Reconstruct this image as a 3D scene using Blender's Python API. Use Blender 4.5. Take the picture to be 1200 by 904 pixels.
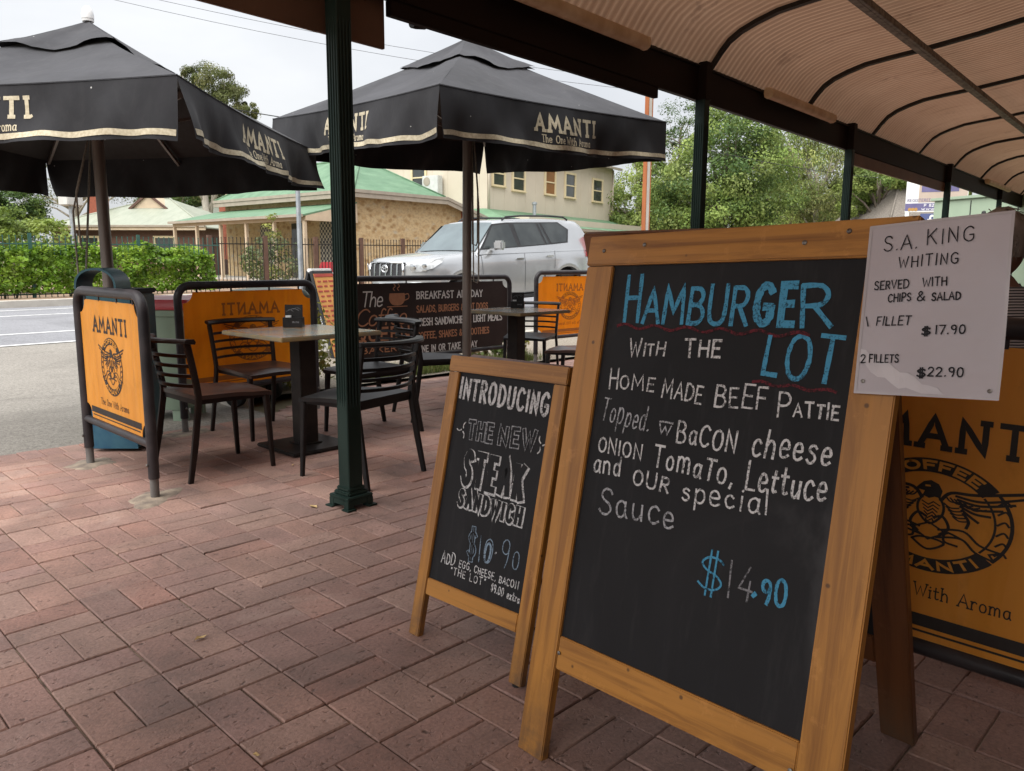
import bpy, bmesh, math, random
import numpy as np
from mathutils import Vector, Matrix, noise as mnoise

for o in list(bpy.data.objects): bpy.data.objects.remove(o)
scene = bpy.context.scene
COL = scene.collection
R = math.radians
random.seed(7)

# ------------------------------------------------------------------ camera
cam_d = bpy.data.cameras.new('camera'); cam = bpy.data.objects.new('camera', cam_d); COL.objects.link(cam)
FPX, EYE, PITCH, ROLL, AZ = 920.0, 1.17, math.atan(145/920), -0.0054, R(44.4)
_f = Vector((math.cos(AZ)*math.cos(PITCH), math.sin(AZ)*math.cos(PITCH), -math.sin(PITCH)))
_r0 = Vector((math.sin(AZ), -math.cos(AZ), 0)); _u0 = _r0.cross(_f)
_r = _r0*math.cos(ROLL) - _u0*math.sin(ROLL); _u = _u0*math.cos(ROLL) + _r0*math.sin(ROLL)
M = Matrix((( _r.x, _u.x, -_f.x, 0), (_r.y, _u.y, -_f.y, 0), (_r.z, _u.z, -_f.z, EYE), (0, 0, 0, 1)))
cam.matrix_world = M
cam_d.sensor_width = 36; cam_d.lens = FPX/1200*36; cam_d.clip_start = 0.05; cam_d.clip_end = 2000
scene.camera = cam

# ------------------------------------------------------------------ overcast sky, soft sun, exposure
SUN_EL, SUN_AZ = R(55), R(192)          # azimuth counted from +X towards +Y
w = bpy.data.worlds.new('World'); scene.world = w; w.use_nodes = True
nt = w.node_tree; nt.nodes.clear()
out = nt.nodes.new('ShaderNodeOutputWorld'); bg = nt.nodes.new('ShaderNodeBackground')
sky = nt.nodes.new('ShaderNodeTexSky'); sky.sky_type = 'NISHITA'; sky.sun_disc = False
sky.sun_elevation = SUN_EL; sky.sun_rotation = math.pi/2 - SUN_AZ
tc = nt.nodes.new('ShaderNodeTexCoord'); mp = nt.nodes.new('ShaderNodeMapping'); mp.inputs['Scale'].default_value = (1.2, 1.2, 3.0)
ns = nt.nodes.new('ShaderNodeTexNoise'); ns.inputs['Scale'].default_value = 1.6; ns.inputs['Detail'].default_value = 5; ns.inputs['Roughness'].default_value = .55
cr = nt.nodes.new('ShaderNodeValToRGB')
cr.color_ramp.elements[0].position = .3; cr.color_ramp.elements[0].color = (4.5, 4.62, 4.85, 1)
cr.color_ramp.elements[1].position = .72; cr.color_ramp.elements[1].color = (6.1, 6.15, 6.2, 1)
mx = nt.nodes.new('ShaderNodeMix'); mx.data_type = 'RGBA'; mx.inputs[0].default_value = .93
nt.links.new(tc.outputs['Generated'], mp.inputs[0]); nt.links.new(mp.outputs[0], ns.inputs['Vector']); nt.links.new(ns.outputs['Fac'], cr.inputs[0])
nt.links.new(sky.outputs[0], mx.inputs[6]); nt.links.new(cr.outputs[0], mx.inputs[7]); sx_ = nt.nodes.new('ShaderNodeSeparateXYZ'); nt.links.new(tc.outputs['Generated'], sx_.inputs[0])
mr_ = nt.nodes.new('ShaderNodeMapRange'); mr_.inputs['From Min'].default_value = 0; mr_.inputs['From Max'].default_value = 1; mr_.inputs['To Min'].default_value = .58; mr_.inputs['To Max'].default_value = 1.55; nt.links.new(sx_.outputs['Z'], mr_.inputs['Value'])
ml_ = nt.nodes.new('ShaderNodeMix'); ml_.data_type = 'RGBA'; ml_.blend_type = 'MULTIPLY'; ml_.inputs[0].default_value = 1; nt.links.new(mx.outputs[2], ml_.inputs[6]); nt.links.new(mr_.outputs[0], ml_.inputs[7]); nt.links.new(ml_.outputs[2], bg.inputs[0])
bg.inputs[1].default_value = 0.064
nt.links.new(bg.outputs[0], out.inputs[0])
sun_d = bpy.data.lights.new('sun', 'SUN'); sun_d.energy = 1.5; sun_d.angle = R(70); sun_d.color = (1, .97, .92)
sun = bpy.data.objects.new('sun', sun_d); COL.objects.link(sun)
sun.rotation_euler = Vector((math.cos(SUN_AZ)*math.cos(SUN_EL), math.sin(SUN_AZ)*math.cos(SUN_EL), math.sin(SUN_EL))).to_track_quat('Z', 'Y').to_euler()
vs = scene.view_settings; vs.view_transform = 'Standard'; vs.look = 'None'; vs.exposure = 1.80; vs.gamma = 1; vs.use_curve_mapping = False
scene.cycles.max_bounces = 8; scene.cycles.diffuse_bounces = 5; scene.cycles.transparent_max_bounces = 8

# ------------------------------------------------------------------ helpers
def at(px, py, D):
    """point on the bearing of photo pixel (px, py) at forward distance D"""
    d = _f*FPX + _r*(px-600) + _u*(452-py)
    return Vector((0, 0, EYE)) + d*(D/(d.x*math.cos(AZ)+d.y*math.sin(AZ)))
def zg(x, y):
    t = min(max(y-5.6, 0), 20); s = min(max((y-5.6)/3, 0), 1)
    return .013*t + .01*min(max(x-2, -14), 28)*s

class MB:
    def __init__(s): s.v = []; s.f = []; s.m = []; s.c = []; s.col = (1, 1, 1)
    def add(s, vs_, fs, m=0):
        b = len(s.v); s.v += [tuple(p) for p in vs_]
        for f in fs: s.f.append(tuple(b+i for i in f)); s.m.append(m); s.c.append(s.col)
        return s
    def box(s, c, d, rot=None, m=0, bev=0.0):
        hx, hy, hz = d[0]/2, d[1]/2, d[2]/2
        if bev:
            b = min(bev, hx*.9, hy*.9, hz*.9); P = []; F = []
            bm = bmesh.new(); bmesh.ops.create_cube(bm, size=1)
            for v in bm.verts: v.co = Vector((v.co.x*2*hx, v.co.y*2*hy, v.co.z*2*hz))
            bmesh.ops.bevel(bm, geom=bm.edges[:], offset=b, segments=2, affect='EDGES')
            bm.verts.index_update()
            P = [v.co.copy() for v in bm.verts]; F = [[v.index for v in f.verts] for f in bm.faces]; bm.free()
        else:
            P = [Vector((x*hx, y*hy, z*hz)) for x in (-1, 1) for y in (-1, 1) for z in (-1, 1)]
            F = [(0, 1, 3, 2), (4, 6, 7, 5), (0, 4, 5, 1), (2, 3, 7, 6), (0, 2, 6, 4), (1, 5, 7, 3)]
        if rot is not None: P = [rot @ p for p in P]
        c = Vector(c); return s.add([p+c for p in P], F, m)
    def bar(s, a, b, w_, t_, up=(0, 0, 1), m=0, bev=0.0, ext=0.0):
        a = Vector(a); b = Vector(b); d = (b-a); L = d.length; x = d/L; y = Vector(up).cross(x)
        if y.length < 1e-4: y = Vector((1, 0, 0)).cross(x)
        y.normalize(); z = x.cross(y)
        rot = Matrix((x, y, z)).transposed()
        return s.box((a+b)/2, (L+2*ext, w_, t_), rot, m, bev)
    def tube(s, pts, r, n=8, m=0, caps=True, closed=False):
        pts = [Vector(p) for p in pts]; N = len(pts); rr = r if hasattr(r, '__len__') else [r]*N
        rings = []; prev = None
        for i in range(N):
            if closed: t = pts[(i+1) % N]-pts[i-1]
            else: t = pts[min(i+1, N-1)]-pts[max(i-1, 0)]
            t.normalize()
            if prev is None:
                a = Vector((0, 0, 1)) if abs(t.z) < .9 else Vector((1, 0, 0)); u = a.cross(t).normalized()
            else:
                u = (prev - t*prev.dot(t))
                u = u.normalized() if u.length > 1e-6 else Vector((1, 0, 0)).cross(t).normalized()
            prev = u; v = t.cross(u)
            rings.append([pts[i]+(u*math.cos(2*math.pi*k/n)+v*math.sin(2*math.pi*k/n))*rr[i] for k in range(n)])
        V = [p for ring in rings for p in ring]; F = []
        for i in range(N if closed else N-1):
            a0 = i*n; b0 = ((i+1) % N)*n
            for k in range(n): F.append((a0+k, a0+(k+1) % n, b0+(k+1) % n, b0+k))
        if caps and not closed: F.append(tuple(reversed(range(n)))); F.append(tuple((N-1)*n+k for k in range(n)))
        return s.add(V, F, m)
    def lathe(s, prof, c=(0, 0, 0), n=16, m=0, axis=None):
        c = Vector(c); V = []; F = []
        for r_, z in prof:
            for k in range(n):
                p = Vector((r_*math.cos(2*math.pi*k/n), r_*math.sin(2*math.pi*k/n), z))
                if axis is not None: p = axis @ p
                V.append(c+p)
        for i in range(len(prof)-1):
            for k in range(n): F.append((i*n+k, i*n+(k+1) % n, (i+1)*n+(k+1) % n, (i+1)*n+k))
        F.append(tuple(reversed(range(n)))); F.append(tuple((len(prof)-1)*n+k for k in range(n)))
        return s.add(V, F, m)
    def prism(s, poly, a, b, m=0):
        """closed solid between 3D polygon maps a(p) and b(p)"""
        n = len(poly); V = [a(p) for p in poly]+[b(p) for p in poly]
        F = [tuple(range(n)), tuple(reversed(range(n, 2*n)))]
        for i in range(n): F.append((i, n+i, n+(i+1) % n, (i+1) % n))
        return s.add(V, F, m)
    def grid(s, P, m=0, closed_u=False):
        nu = len(P); nv = len(P[0]); V = [p for row in P for p in row]; F = []
        for i in range(nu if closed_u else nu-1):
            for j in range(nv-1):
                i2 = (i+1) % nu; F.append((i*nv+j, i*nv+j+1, i2*nv+j+1, i2*nv+j))
        return s.add(V, F, m)
    def build(s, name, mats, parent=None, smooth=False, loc=None, rz=None, angle=None, colors=False):
        me = bpy.data.meshes.new(name); me.from_pydata(s.v, [], s.f)
        if not isinstance(mats, (list, tuple)): mats = [mats]
        for mt in mats: me.materials.append(mt)
        me.polygons.foreach_set('material_index', s.m)
        if colors:
            at_ = me.attributes.new('tint', 'FLOAT_COLOR', 'FACE')
            at_.data.foreach_set('color', np.array([(c[0], c[1], c[2], 1) for c in s.c], dtype=np.float32).ravel())
        if smooth:
            me.polygons.foreach_set('use_smooth', [True]*len(s.f))
        me.update()
        bm = bmesh.new(); bm.from_mesh(me); bmesh.ops.recalc_face_normals(bm, faces=bm.faces[:]) if not getattr(s, 'keep', False) else None
        bm.to_mesh(me); bm.free()
        if smooth and angle: me.set_sharp_from_angle(angle=R(angle))
        o = bpy.data.objects.new(name, me); COL.objects.link(o)
        if parent: o.parent = parent
        if loc is not None: o.location = loc
        if rz is not None: o.rotation_euler = (0, 0, rz)
        return o

def tag(o, label=None, cat=None, group=None, kind=None):
    if label: o['label'] = label
    if cat: o['category'] = cat
    if group: o['group'] = group
    if kind: o['kind'] = kind
    return o
def thing(name, label, cat, loc=(0, 0, 0), rz=0.0, group=None):
    o = bpy.data.objects.new(name, None); COL.objects.link(o); o.empty_display_size = .1
    o.location = loc; o.rotation_euler = (0, 0, rz)
    return tag(o, label, cat, group)
def copy_tree(o, parent=None):
    c = o.copy(); COL.objects.link(c)
    if parent: c.parent = parent
    for ch in [x for x in list(bpy.data.objects) if x.parent == o]: copy_tree(ch, c)
    return c
def basis(origin, ax, up):
    """frame with x along ax, z along up (made square), y pointing away from the viewer of the x-z face"""
    x = Vector(ax).normalized(); z = Vector(up); z = (z-x*z.dot(x)).normalized(); y = z.cross(x)
    m = Matrix((x, y, z)).transposed().to_4x4(); m.translation = Vector(origin); return m

# ------------------------------------------------------------------ materials
def newmat(name):
    m = bpy.data.materials.new(name); m.use_nodes = True
    n = m.node_tree; b = n.nodes['Principled BSDF']; return m, n, b
def N(n, t, **kw):
    nd = n.nodes.new(t)
    for k, v in kw.items():
        if k in nd.inputs: nd.inputs[k].default_value = v
        else: setattr(nd, k, v)
    return nd
def coords(n, scale=(1, 1, 1), rot=(0, 0, 0)):
    t = n.nodes.new('ShaderNodeTexCoord'); mp_ = n.nodes.new('ShaderNodeMapping')
    mp_.inputs['Scale'].default_value = scale; mp_.inputs['Rotation'].default_value = rot
    n.links.new(t.outputs['Object'], mp_.inputs[0]); return mp_.outputs[0]
def ramp(n, fac, stops):
    r = n.nodes.new('ShaderNodeValToRGB'); e = r.color_ramp.elements
    while len(e) < len(stops): e.new(.5)
    for i, (p, c) in enumerate(stops): e[i].position = p; e[i].color = (*c, 1)
    n.links.new(fac, r.inputs[0]); return r.outputs[0]
def mix(n, fac, a, b, mode='MIX'):
    m = n.nodes.new('ShaderNodeMix'); m.data_type = 'RGBA'; m.blend_type = mode
    for sock, v in ((0, fac), (6, a), (7, b)):
        if hasattr(v, 'links') or hasattr(v, 'is_linked'): n.links.new(v, m.inputs[sock])
        elif sock == 0: m.inputs[0].default_value = v
        else: m.inputs[sock].default_value = (*v, 1)
    return m.outputs[2]
def bump(n, b, h, strength=.3, dist=.01):
    bp = n.nodes.new('ShaderNodeBump'); bp.inputs['Strength'].default_value = strength; bp.inputs['Distance'].default_value = dist
    n.links.new(h, bp.inputs['Height']); n.links.new(bp.outputs[0], b.inputs['Normal'])
def pm(name, c1, c2=None, scale=6, rough=.6, metal=0, bmp=0, bscale=None, det=4, stretch=(1, 1, 1), lo=.35, hi=.65, spec=None, dist=.004, rvar=0):
    """two-tone noisy paint / plastic / metal"""
    m, n, b = newmat(name); b.inputs['Roughness'].default_value = rough; b.inputs['Metallic'].default_value = metal
    if spec is None and max(c1) < .07 and rough > .3: spec = .22
    if spec is not None: b.inputs['Specular IOR Level'].default_value = spec
    if c2 is None: c2 = tuple(x*.8 for x in c1)
    co = coords(n, stretch); nz = N(n, 'ShaderNodeTexNoise', Scale=scale, Detail=det); n.links.new(co, nz.inputs['Vector'])
    n.links.new(ramp(n, nz.outputs['Fac'], [(lo, c1), (hi, c2)]), b.inputs['Base Color'])
    if rvar:
        mr = N(n, 'ShaderNodeMapRange'); mr.inputs['To Min'].default_value = rough-rvar; mr.inputs['To Max'].default_value = rough+rvar
        n.links.new(nz.outputs['Fac'], mr.inputs['Value']); n.links.new(mr.outputs[0], b.inputs['Roughness'])
    if bmp:
        n2 = N(n, 'ShaderNodeTexNoise', Scale=bscale or scale*6, Detail=4); n.links.new(co, n2.inputs['Vector']); bump(n, b, n2.outputs['Fac'], bmp, dist)
    return m

def wood(name, axis, base=(.47, .208, .036), dark=(.21, .078, .013), rough=.42):
    m, n, b = newmat(name); b.inputs['Roughness'].default_value = rough; b.inputs['Coat Weight'].default_value = .08
    sc = {'x': (1.2, 22, 22), 'y': (22, 1.2, 22), 'z': (22, 22, 1.2)}[axis]
    oi = n.nodes.new('ShaderNodeObjectInfo')
    co0 = coords(n, sc); ad = N(n, 'ShaderNodeVectorMath', operation='ADD'); n.links.new(co0, ad.inputs[0])
    sc2 = N(n, 'ShaderNodeMath', operation='MULTIPLY'); sc2.inputs[1].default_value = 60; n.links.new(oi.outputs['Random'], sc2.inputs[0]); n.links.new(sc2.outputs[0], ad.inputs[1])
    co = ad.outputs[0]
    g = N(n, 'ShaderNodeTexNoise', Scale=1.6, Detail=8, Roughness=.62, Distortion=.6); n.links.new(co, g.inputs['Vector'])
    big = N(n, 'ShaderNodeTexNoise', Scale=3.0, Detail=3); n.links.new(coords(n, (1, 1, 1)), big.inputs['Vector'])
    mid = tuple((a+c)/2 for a, c in zip(base, dark))
    c = ramp(n, g.outputs['Fac'], [(.30, dark), (.43, mid), (.52, base), (.75, tuple(min(1, x*1.18) for x in base))])
    c = mix(n, mixfac(n, big.outputs['Fac'], .35, .75, .0, .45), c, tuple(x*.72 for x in base))
    # dents, nail holes, dark specks
    kn = N(n, 'ShaderNodeTexVoronoi', Scale=4.2); ks = {'x': (1, 2.2, 2.2), 'y': (2.2, 1, 2.2), 'z': (2.2, 2.2, 1)}[axis]; n.links.new(coords(n, tuple(a*1.0 for a in ks)), kn.inputs['Vector'])
    c = mix(n, mixfac(n, kn.outputs['Distance'], .05, .13, .8, 0), c, tuple(x*.55 for x in dark))
    sp = N(n, 'ShaderNodeSeparateXYZ'); n.links.new(coords(n), sp.inputs[0]); sn = N(n, 'ShaderNodeTexNoise', Scale=12, Detail=6, Roughness=.75); n.links.new(coords(n), sn.inputs['Vector'])
    c = mix(n, mixfac(n, sn.outputs['Fac'], .58, .72, 0, .55), c, tuple(min(1, x*1.35+.03) for x in base))
    if axis == 'z':
        dm = N(n, 'ShaderNodeMath', operation='MULTIPLY'); n.links.new(mixfac(n, sp.outputs[2], .02, .20, .85, 0), dm.inputs[0]); n.links.new(mixfac(n, sn.outputs['Fac'], .35, .6, .2, 1), dm.inputs[1]); c = mix(n, dm.outputs[0], c, (.10, .06, .035))
    vo = N(n, 'ShaderNodeTexVoronoi', Scale=16); n.links.new(coords(n, (1, 1, 1)), vo.inputs['Vector'])
    c = mix(n, mixfac(n, vo.outputs['Distance'], .05, .09, .75, 0), c, (.05, .022, .01))
    n.links.new(c, b.inputs['Base Color']); bump(n, b, g.outputs['Fac'], .22, .003)
    return m
def mixfac(n, sock, f0, f1, t0, t1):
    r = N(n, 'ShaderNodeMapRange'); r.inputs['From Min'].default_value = f0; r.inputs['From Max'].default_value = f1
    r.inputs['To Min'].default_value = t0; r.inputs['To Max'].default_value = t1; n.links.new(sock, r.inputs['Value']); return r.outputs[0]
def leafmat(name, rough=.5, trans=.35):
    m, n, b = newmat(name); b.inputs['Roughness'].default_value = rough
    a = N(n, 'ShaderNodeAttribute', attribute_name='tint'); n.links.new(a.outputs['Color'], b.inputs['Base Color'])
    b.inputs['Specular IOR Level'].default_value = .3
    t = n.nodes.new('ShaderNodeBsdfTranslucent'); n.links.new(a.outputs['Color'], t.inputs[0])
    ms = n.nodes.new('ShaderNodeMixShader'); ms.inputs[0].default_value = trans
    o = n.nodes['Material Output']; n.links.new(b.outputs[0], ms.inputs[1]); n.links.new(t.outputs[0], ms.inputs[2]); n.links.new(ms.outputs[0], o.inputs[0])
    return m

def brickmat():
    m, n, b = newmat('clay_paver'); b.inputs['Roughness'].default_value = .66; b.inputs['Specular IOR Level'].default_value = .4
    a = N(n, 'ShaderNodeAttribute', attribute_name='tint'); co = coords(n)
    n1 = N(n, 'ShaderNodeTexNoise', Scale=3.2, Detail=6, Roughness=.6); n.links.new(co, n1.inputs['Vector'])
    n2 = N(n, 'ShaderNodeTexNoise', Scale=95, Detail=6, Roughness=.65); n.links.new(co, n2.inputs['Vector'])
    n3 = N(n, 'ShaderNodeTexNoise', Scale=42, Detail=3, Roughness=.5); wp = N(n, 'ShaderNodeTexNoise', Scale=6, Detail=1); n.links.new(co, wp.inputs['Vector']); n.links.new(mix(n, .06, coords(n, (1, 1.5, 1)), wp.outputs['Color']), n3.inputs['Vector'])
    n4 = N(n, 'ShaderNodeTexNoise', Scale=.9, Detail=3); n.links.new(co, n4.inputs['Vector'])
    c = mix(n, mixfac(n, n1.outputs['Fac'], .3, .75, 0, .75), a.outputs['Color'], (.15, .10, .085))
    c = mix(n, mixfac(n, n4.outputs['Fac'], .5, .72, 0, .35), c, (.30, .235, .195))
    c = mix(n, mixfac(n, n2.outputs['Fac'], .35, .68, .45, 0), c, (.09, .055, .045))
    c = mix(n, mixfac(n, n3.outputs['Fac'], .265, .33, .7, 0), c, (.035, .022, .018))
    gm = N(n, 'ShaderNodeTexVoronoi', Scale=1.7); n.links.new(co, gm.inputs['Vector']); c = mix(n, mixfac(n, gm.outputs['Distance'], .018, .026, .5, 0), c, (.20, .17, .15))
    n5 = N(n, 'ShaderNodeTexNoise', Scale=1.6, Detail=7, Roughness=.72, Distortion=.7); n.links.new(co, n5.inputs['Vector']); c = mix(n, mixfac(n, n5.outputs['Fac'], .54, .68, 0, .42), c, (.10, .075, .065)); c = mix(n, mixfac(n, n5.outputs['Fac'], .30, .42, .35, 0), c, (.44, .33, .28))
    n.links.new(c, b.inputs['Base Color'])
    ad = N(n, 'ShaderNodeMath', operation='ADD'); n.links.new(n2.outputs['Fac'], ad.inputs[0])
    p = N(n, 'ShaderNodeMath', operation='MULTIPLY'); p.inputs[1].default_value = 1.4; n.links.new(mixfac(n, n3.outputs['Fac'], .28, .40, 0, 1), p.inputs[0]); n.links.new(p.outputs[0], ad.inputs[1])
    bump(n, b, ad.outputs[0], .6, .004); return m
def asphalt(name, c1, c2, c3, fine=260):
    m, n, b = newmat(name); b.inputs['Roughness'].default_value = .9; co = coords(n)
    n1 = N(n, 'ShaderNodeTexNoise', Scale=fine, Detail=3, Roughness=.7); n.links.new(co, n1.inputs['Vector'])
    n2 = N(n, 'ShaderNodeTexNoise', Scale=.6, Detail=5, Roughness=.6); n.links.new(co, n2.inputs['Vector'])
    n3 = N(n, 'ShaderNodeTexVoronoi', Scale=fine*.45); n.links.new(co, n3.inputs['Vector'])
    c = ramp(n, n2.outputs['Fac'], [(.3, c1), (.7, c2)])
    c = mix(n, mixfac(n, n1.outputs['Fac'], .4, .75, 0, .8), c, c3)
    c = mix(n, mixfac(n, n3.outputs['Distance'], .1, .5, .45, 0), c, tuple(x*.35 for x in c1))
    n6 = N(n, 'ShaderNodeTexNoise', Scale=38, Detail=4, Roughness=.75); n.links.new(co, n6.inputs['Vector']); c = mix(n, mixfac(n, n6.outputs['Fac'], .5, .66, 0, .6), c, c3); c = mix(n, mixfac(n, n6.outputs['Fac'], .32, .44, .6, 0), c, tuple(x*.4 for x in c1))
    n7 = N(n, 'ShaderNodeTexNoise', Scale=.35, Detail=6, Roughness=.7, Distortion=1.5); n.links.new(co, n7.inputs['Vector']); c = mix(n, mixfac(n, n7.outputs['Fac'], .5, .62, 0, .35), c, tuple(x*.6 for x in c1))
    n.links.new(c, b.inputs['Base Color']); bump(n, b, n1.outputs['Fac'], .5, .006); return m
def stonemat():
    m, n, b = newmat('rubble_stone'); b.inputs['Roughness'].default_value = .9; co = coords(n, (1, 1, 1.5))
    nd = N(n, 'ShaderNodeTexNoise', Scale=3, Detail=2); n.links.new(co, nd.inputs['Vector'])
    v = N(n, 'ShaderNodeTexVoronoi', Scale=4.6, Randomness=.95); n.links.new(mix(n, .12, co, nd.outputs['Color']), v.inputs['Vector'])
    n1 = N(n, 'ShaderNodeTexNoise', Scale=1.1, Detail=5); n.links.new(co, n1.inputs['Vector'])
    n2 = N(n, 'ShaderNodeTexNoise', Scale=9, Detail=5); n.links.new(co, n2.inputs['Vector'])
    sx = N(n, 'ShaderNodeSeparateColor'); n.links.new(v.outputs['Color'], sx.inputs[0])
    c = ramp(n, sx.outputs[0], [(.0, (.27, .16, .07)), (.16, (.38, .25, .12)), (.45, (.48, .34, .18)), (.8, (.53, .39, .22)), (1, (.42, .36, .27))])
    c = mix(n, mixfac(n, v.outputs['Distance'], .28, .6, 0, .85), c, (.52, .39, .22))
    c = mix(n, mixfac(n, n2.outputs['Fac'], .45, .75, 0, .5), c, (.20, .13, .07))
    n.links.new(c, b.inputs['Base Color']); bump(n, b, v.outputs['Distance'], .4, .03); return m
def roofmat(name, c1, c2, axis=0, pitch=.09):
    m, n, b = newmat(name); b.inputs['Roughness'].default_value = .55; co = coords(n)
    n1 = N(n, 'ShaderNodeTexNoise', Scale=2.2, Detail=7, Roughness=.7); n.links.new(coords(n, (1, .35, 1)), n1.inputs['Vector'])
    n2 = N(n, 'ShaderNodeTexNoise', Scale=6, Detail=5, Roughness=.7); n.links.new(coords(n, (1.6, .25, .25)), n2.inputs['Vector'])
    c = ramp(n, n1.outputs['Fac'], [(.3, c1), (.7, c2)])
    c = mix(n, mixfac(n, n2.outputs['Fac'], .5, .75, 0, .45), c, tuple(x*.6 for x in c1))
    n.links.new(c, b.inputs['Base Color']); return m

MT = {}
def mats():
    g = MT
    g['brick'] = brickmat()
    g['joint'] = pm('joint_sand', (.07, .05, .04), (.30, .24, .18), scale=9, rough=.95, lo=.33, hi=.52)
    g['asph_park'] = asphalt('worn_asphalt', (.16, .143, .122), (.235, .215, .185), (.36, .335, .30), 130)
    g['asph_lane'] = asphalt('lane_asphalt', (.16, .16, .172), (.22, .22, .235), (.31, .31, .325), 150)
    g['roadpaint'] = pm('road_paint', (.75, .75, .74), (.5, .5, .5), scale=14, rough=.7)
    g['soil'] = pm('verge_soil', (.20, .13, .085), (.33, .23, .15), scale=5, rough=.95, bmp=.5)
    g['earth'] = pm('far_ground', (.16, .14, .08), (.22, .2, .12), scale=.3, rough=.95)
    g['kerb'] = pm('kerb_concrete', (.36, .33, .29), (.48, .45, .4), scale=3, rough=.85, bmp=.2)
    g['mortar'] = pm('old_cement', (.33, .265, .20), (.17, .135, .11), scale=14, rough=.95, bmp=.8)
    g['wood_v'] = wood('varnished_pine_upright', 'z'); g['wood_h'] = wood('varnished_pine_rail', 'x')
    g['wood_back'] = wood('shaded_pine', 'z', (.17, .062, .02), (.08, .028, .01))  # same pine, darkened: the rear leaf's shade is put into the colour
    g['chalkboard'] = chalkmat()
    g['chalk'] = chalkstroke('white_chalk', (.68, .68, .69), .45)
    g['chalk_thin'] = chalkstroke('smudged_chalk', (.46, .47, .50), .47)
    g['chalk_grey'] = chalkstroke('faded_chalk', (.27, .27, .29), .5)
    g['chalk_pale_blue'] = chalkstroke('pale_blue_chalk', (.27, .36, .46), .46)
    g['chalk_blue'] = chalkstroke('blue_chalk', (.085, .33, .53), .42)
    g['chalk_red'] = chalkstroke('maroon_chalk', (.15, .032, .042), .5)
    g['paper'] = pm('laminated_paper', (.54, .505, .54), (.48, .445, .475), scale=3, rough=.28, bmp=.5, bscale=6, dist=.012)
    g['laminate'] = pm('laminate_edge', (.48, .45, .47), (.56, .53, .55), scale=9, rough=.2)
    g['ink'] = pm('marker_ink', (.012, .011, .014), (.02, .02, .025), scale=30, rough=.5)
    g['screw'] = pm('screw_metal', (.25, .24, .22), (.12, .1, .09), scale=40, rough=.4, metal=.9)
    g['chain'] = pm('dark_chain', (.05, .045, .04), (.02, .018, .015), scale=60, rough=.5, metal=.7)
    g['black_tube'] = pm('worn_black_tube', (.022, .020, .022), (.045, .038, .04), scale=7, rough=.42, rvar=.12)
    g['sleeve'] = pm('grey_sleeve', (.16, .15, .14), (.11, .1, .095), scale=12, rough=.7)
    g['orange'] = orangemat('faded_orange_vinyl', (.80, .36, .055), (.72, .30, .035))
    g['orange_deep'] = orangemat('orange_vinyl', (.90, .40, .016), (.82, .34, .012), .5)
    g['vinyl_black'] = pm('black_print', (.028, .022, .02), (.035, .03, .028), scale=20, rough=.6)
    g['vinyl_ghost'] = pm('show_through_print', (.36, .115, .012), (.30, .095, .01), scale=20, rough=.6)
    g['vinyl_brown'] = pm('dark_brown_vinyl', (.030, .020, .018), (.040, .028, .025), scale=3, rough=.55)
    g['vinyl_white'] = pm('white_print', (.78, .77, .74), (.7, .69, .66), scale=20, rough=.6)
    g['vinyl_tan'] = pm('copper_print', (.50, .235, .12), (.42, .19, .1), scale=20, rough=.6)
    g['canvas'] = canvasmat(); g['canvas_top'] = canvasmat('sun_bleached_canvas', 1.75)
    g['tape'] = pm('cream_print', (.56, .50, .37), (.42, .36, .25), scale=60, rough=.9)
    g['pole_brown'] = pm('bronze_pole', (.165, .135, .118), (.21, .175, .155), scale=12, rough=.38, metal=.3, stretch=(1, 1, .2))
    g['rope'] = pm('grey_rope', (.22, .20, .17), (.32, .29, .25), scale=80, rough=.9)
    g['white_plastic'] = pm('white_plastic', (.78, .78, .77), (.7, .7, .7), scale=5, rough=.35)
    g['green_post'] = pm('dark_green_paint', (.010, .024, .020), (.020, .037, .031), scale=9, rough=.5, spec=.2, stretch=(1, 1, .25), rvar=.1)
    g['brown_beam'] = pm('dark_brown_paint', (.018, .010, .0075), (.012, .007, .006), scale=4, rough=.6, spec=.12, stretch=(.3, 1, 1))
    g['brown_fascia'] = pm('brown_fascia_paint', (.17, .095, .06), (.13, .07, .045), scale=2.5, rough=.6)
    g['rafter'] = pm('dark_rafter_steel', (.020, .016, .015), (.03, .024, .02), scale=10, rough=.55)
    g['purlin'] = pm('dirty_steel', (.22, .19, .15), (.09, .07, .05), scale=22, rough=.6)
    g['roofsheet'] = sheetmat()
    g['batten'] = pm('yellowed_batten', (.80, .62, .42), (.66, .46, .27), scale=9, rough=.6)
    g['chair'] = pm('dark_brown_resin', (.014, .009, .008), (.020, .013, .011), scale=12, rough=.38)
    g['seat'] = pm('worn_brown_seat', (.052, .025, .018), (.030, .018, .015), scale=5, rough=.30, rvar=.08)
    g['chair_grey'] = pm('charcoal_resin', (.010, .0095, .010), (.015, .0145, .015), scale=12, rough=.42, spec=.25)
    g['table_edge'] = pm('table_edge', (.16, .15, .12), (.28, .20, .09), scale=8, rough=.5)
    g['table_top'] = tablemat()
    g['cast'] = pm('cast_iron', (.016, .014, .014), (.030, .025, .022), scale=10, rough=.5)
    g['caddy'] = pm('black_caddy', (.012, .011, .011), (.02, .018, .018), scale=20, rough=.35)
    g['bin_green'] = pm('lit_bin_green', (.24, .32, .24), (.20, .275, .205), scale=4, rough=.55)  # bin green lightened as if lit; the light sits in the colour
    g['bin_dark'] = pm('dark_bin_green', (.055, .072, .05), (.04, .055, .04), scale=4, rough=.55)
    g['bin_red'] = pm('red_bin_lid', (.42, .035, .045), (.33, .03, .04), scale=6, rough=.4)
    g['teal'] = pm('teal_enamel', (.018, .085, .095), (.012, .06, .085), scale=6, rough=.4)
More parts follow.
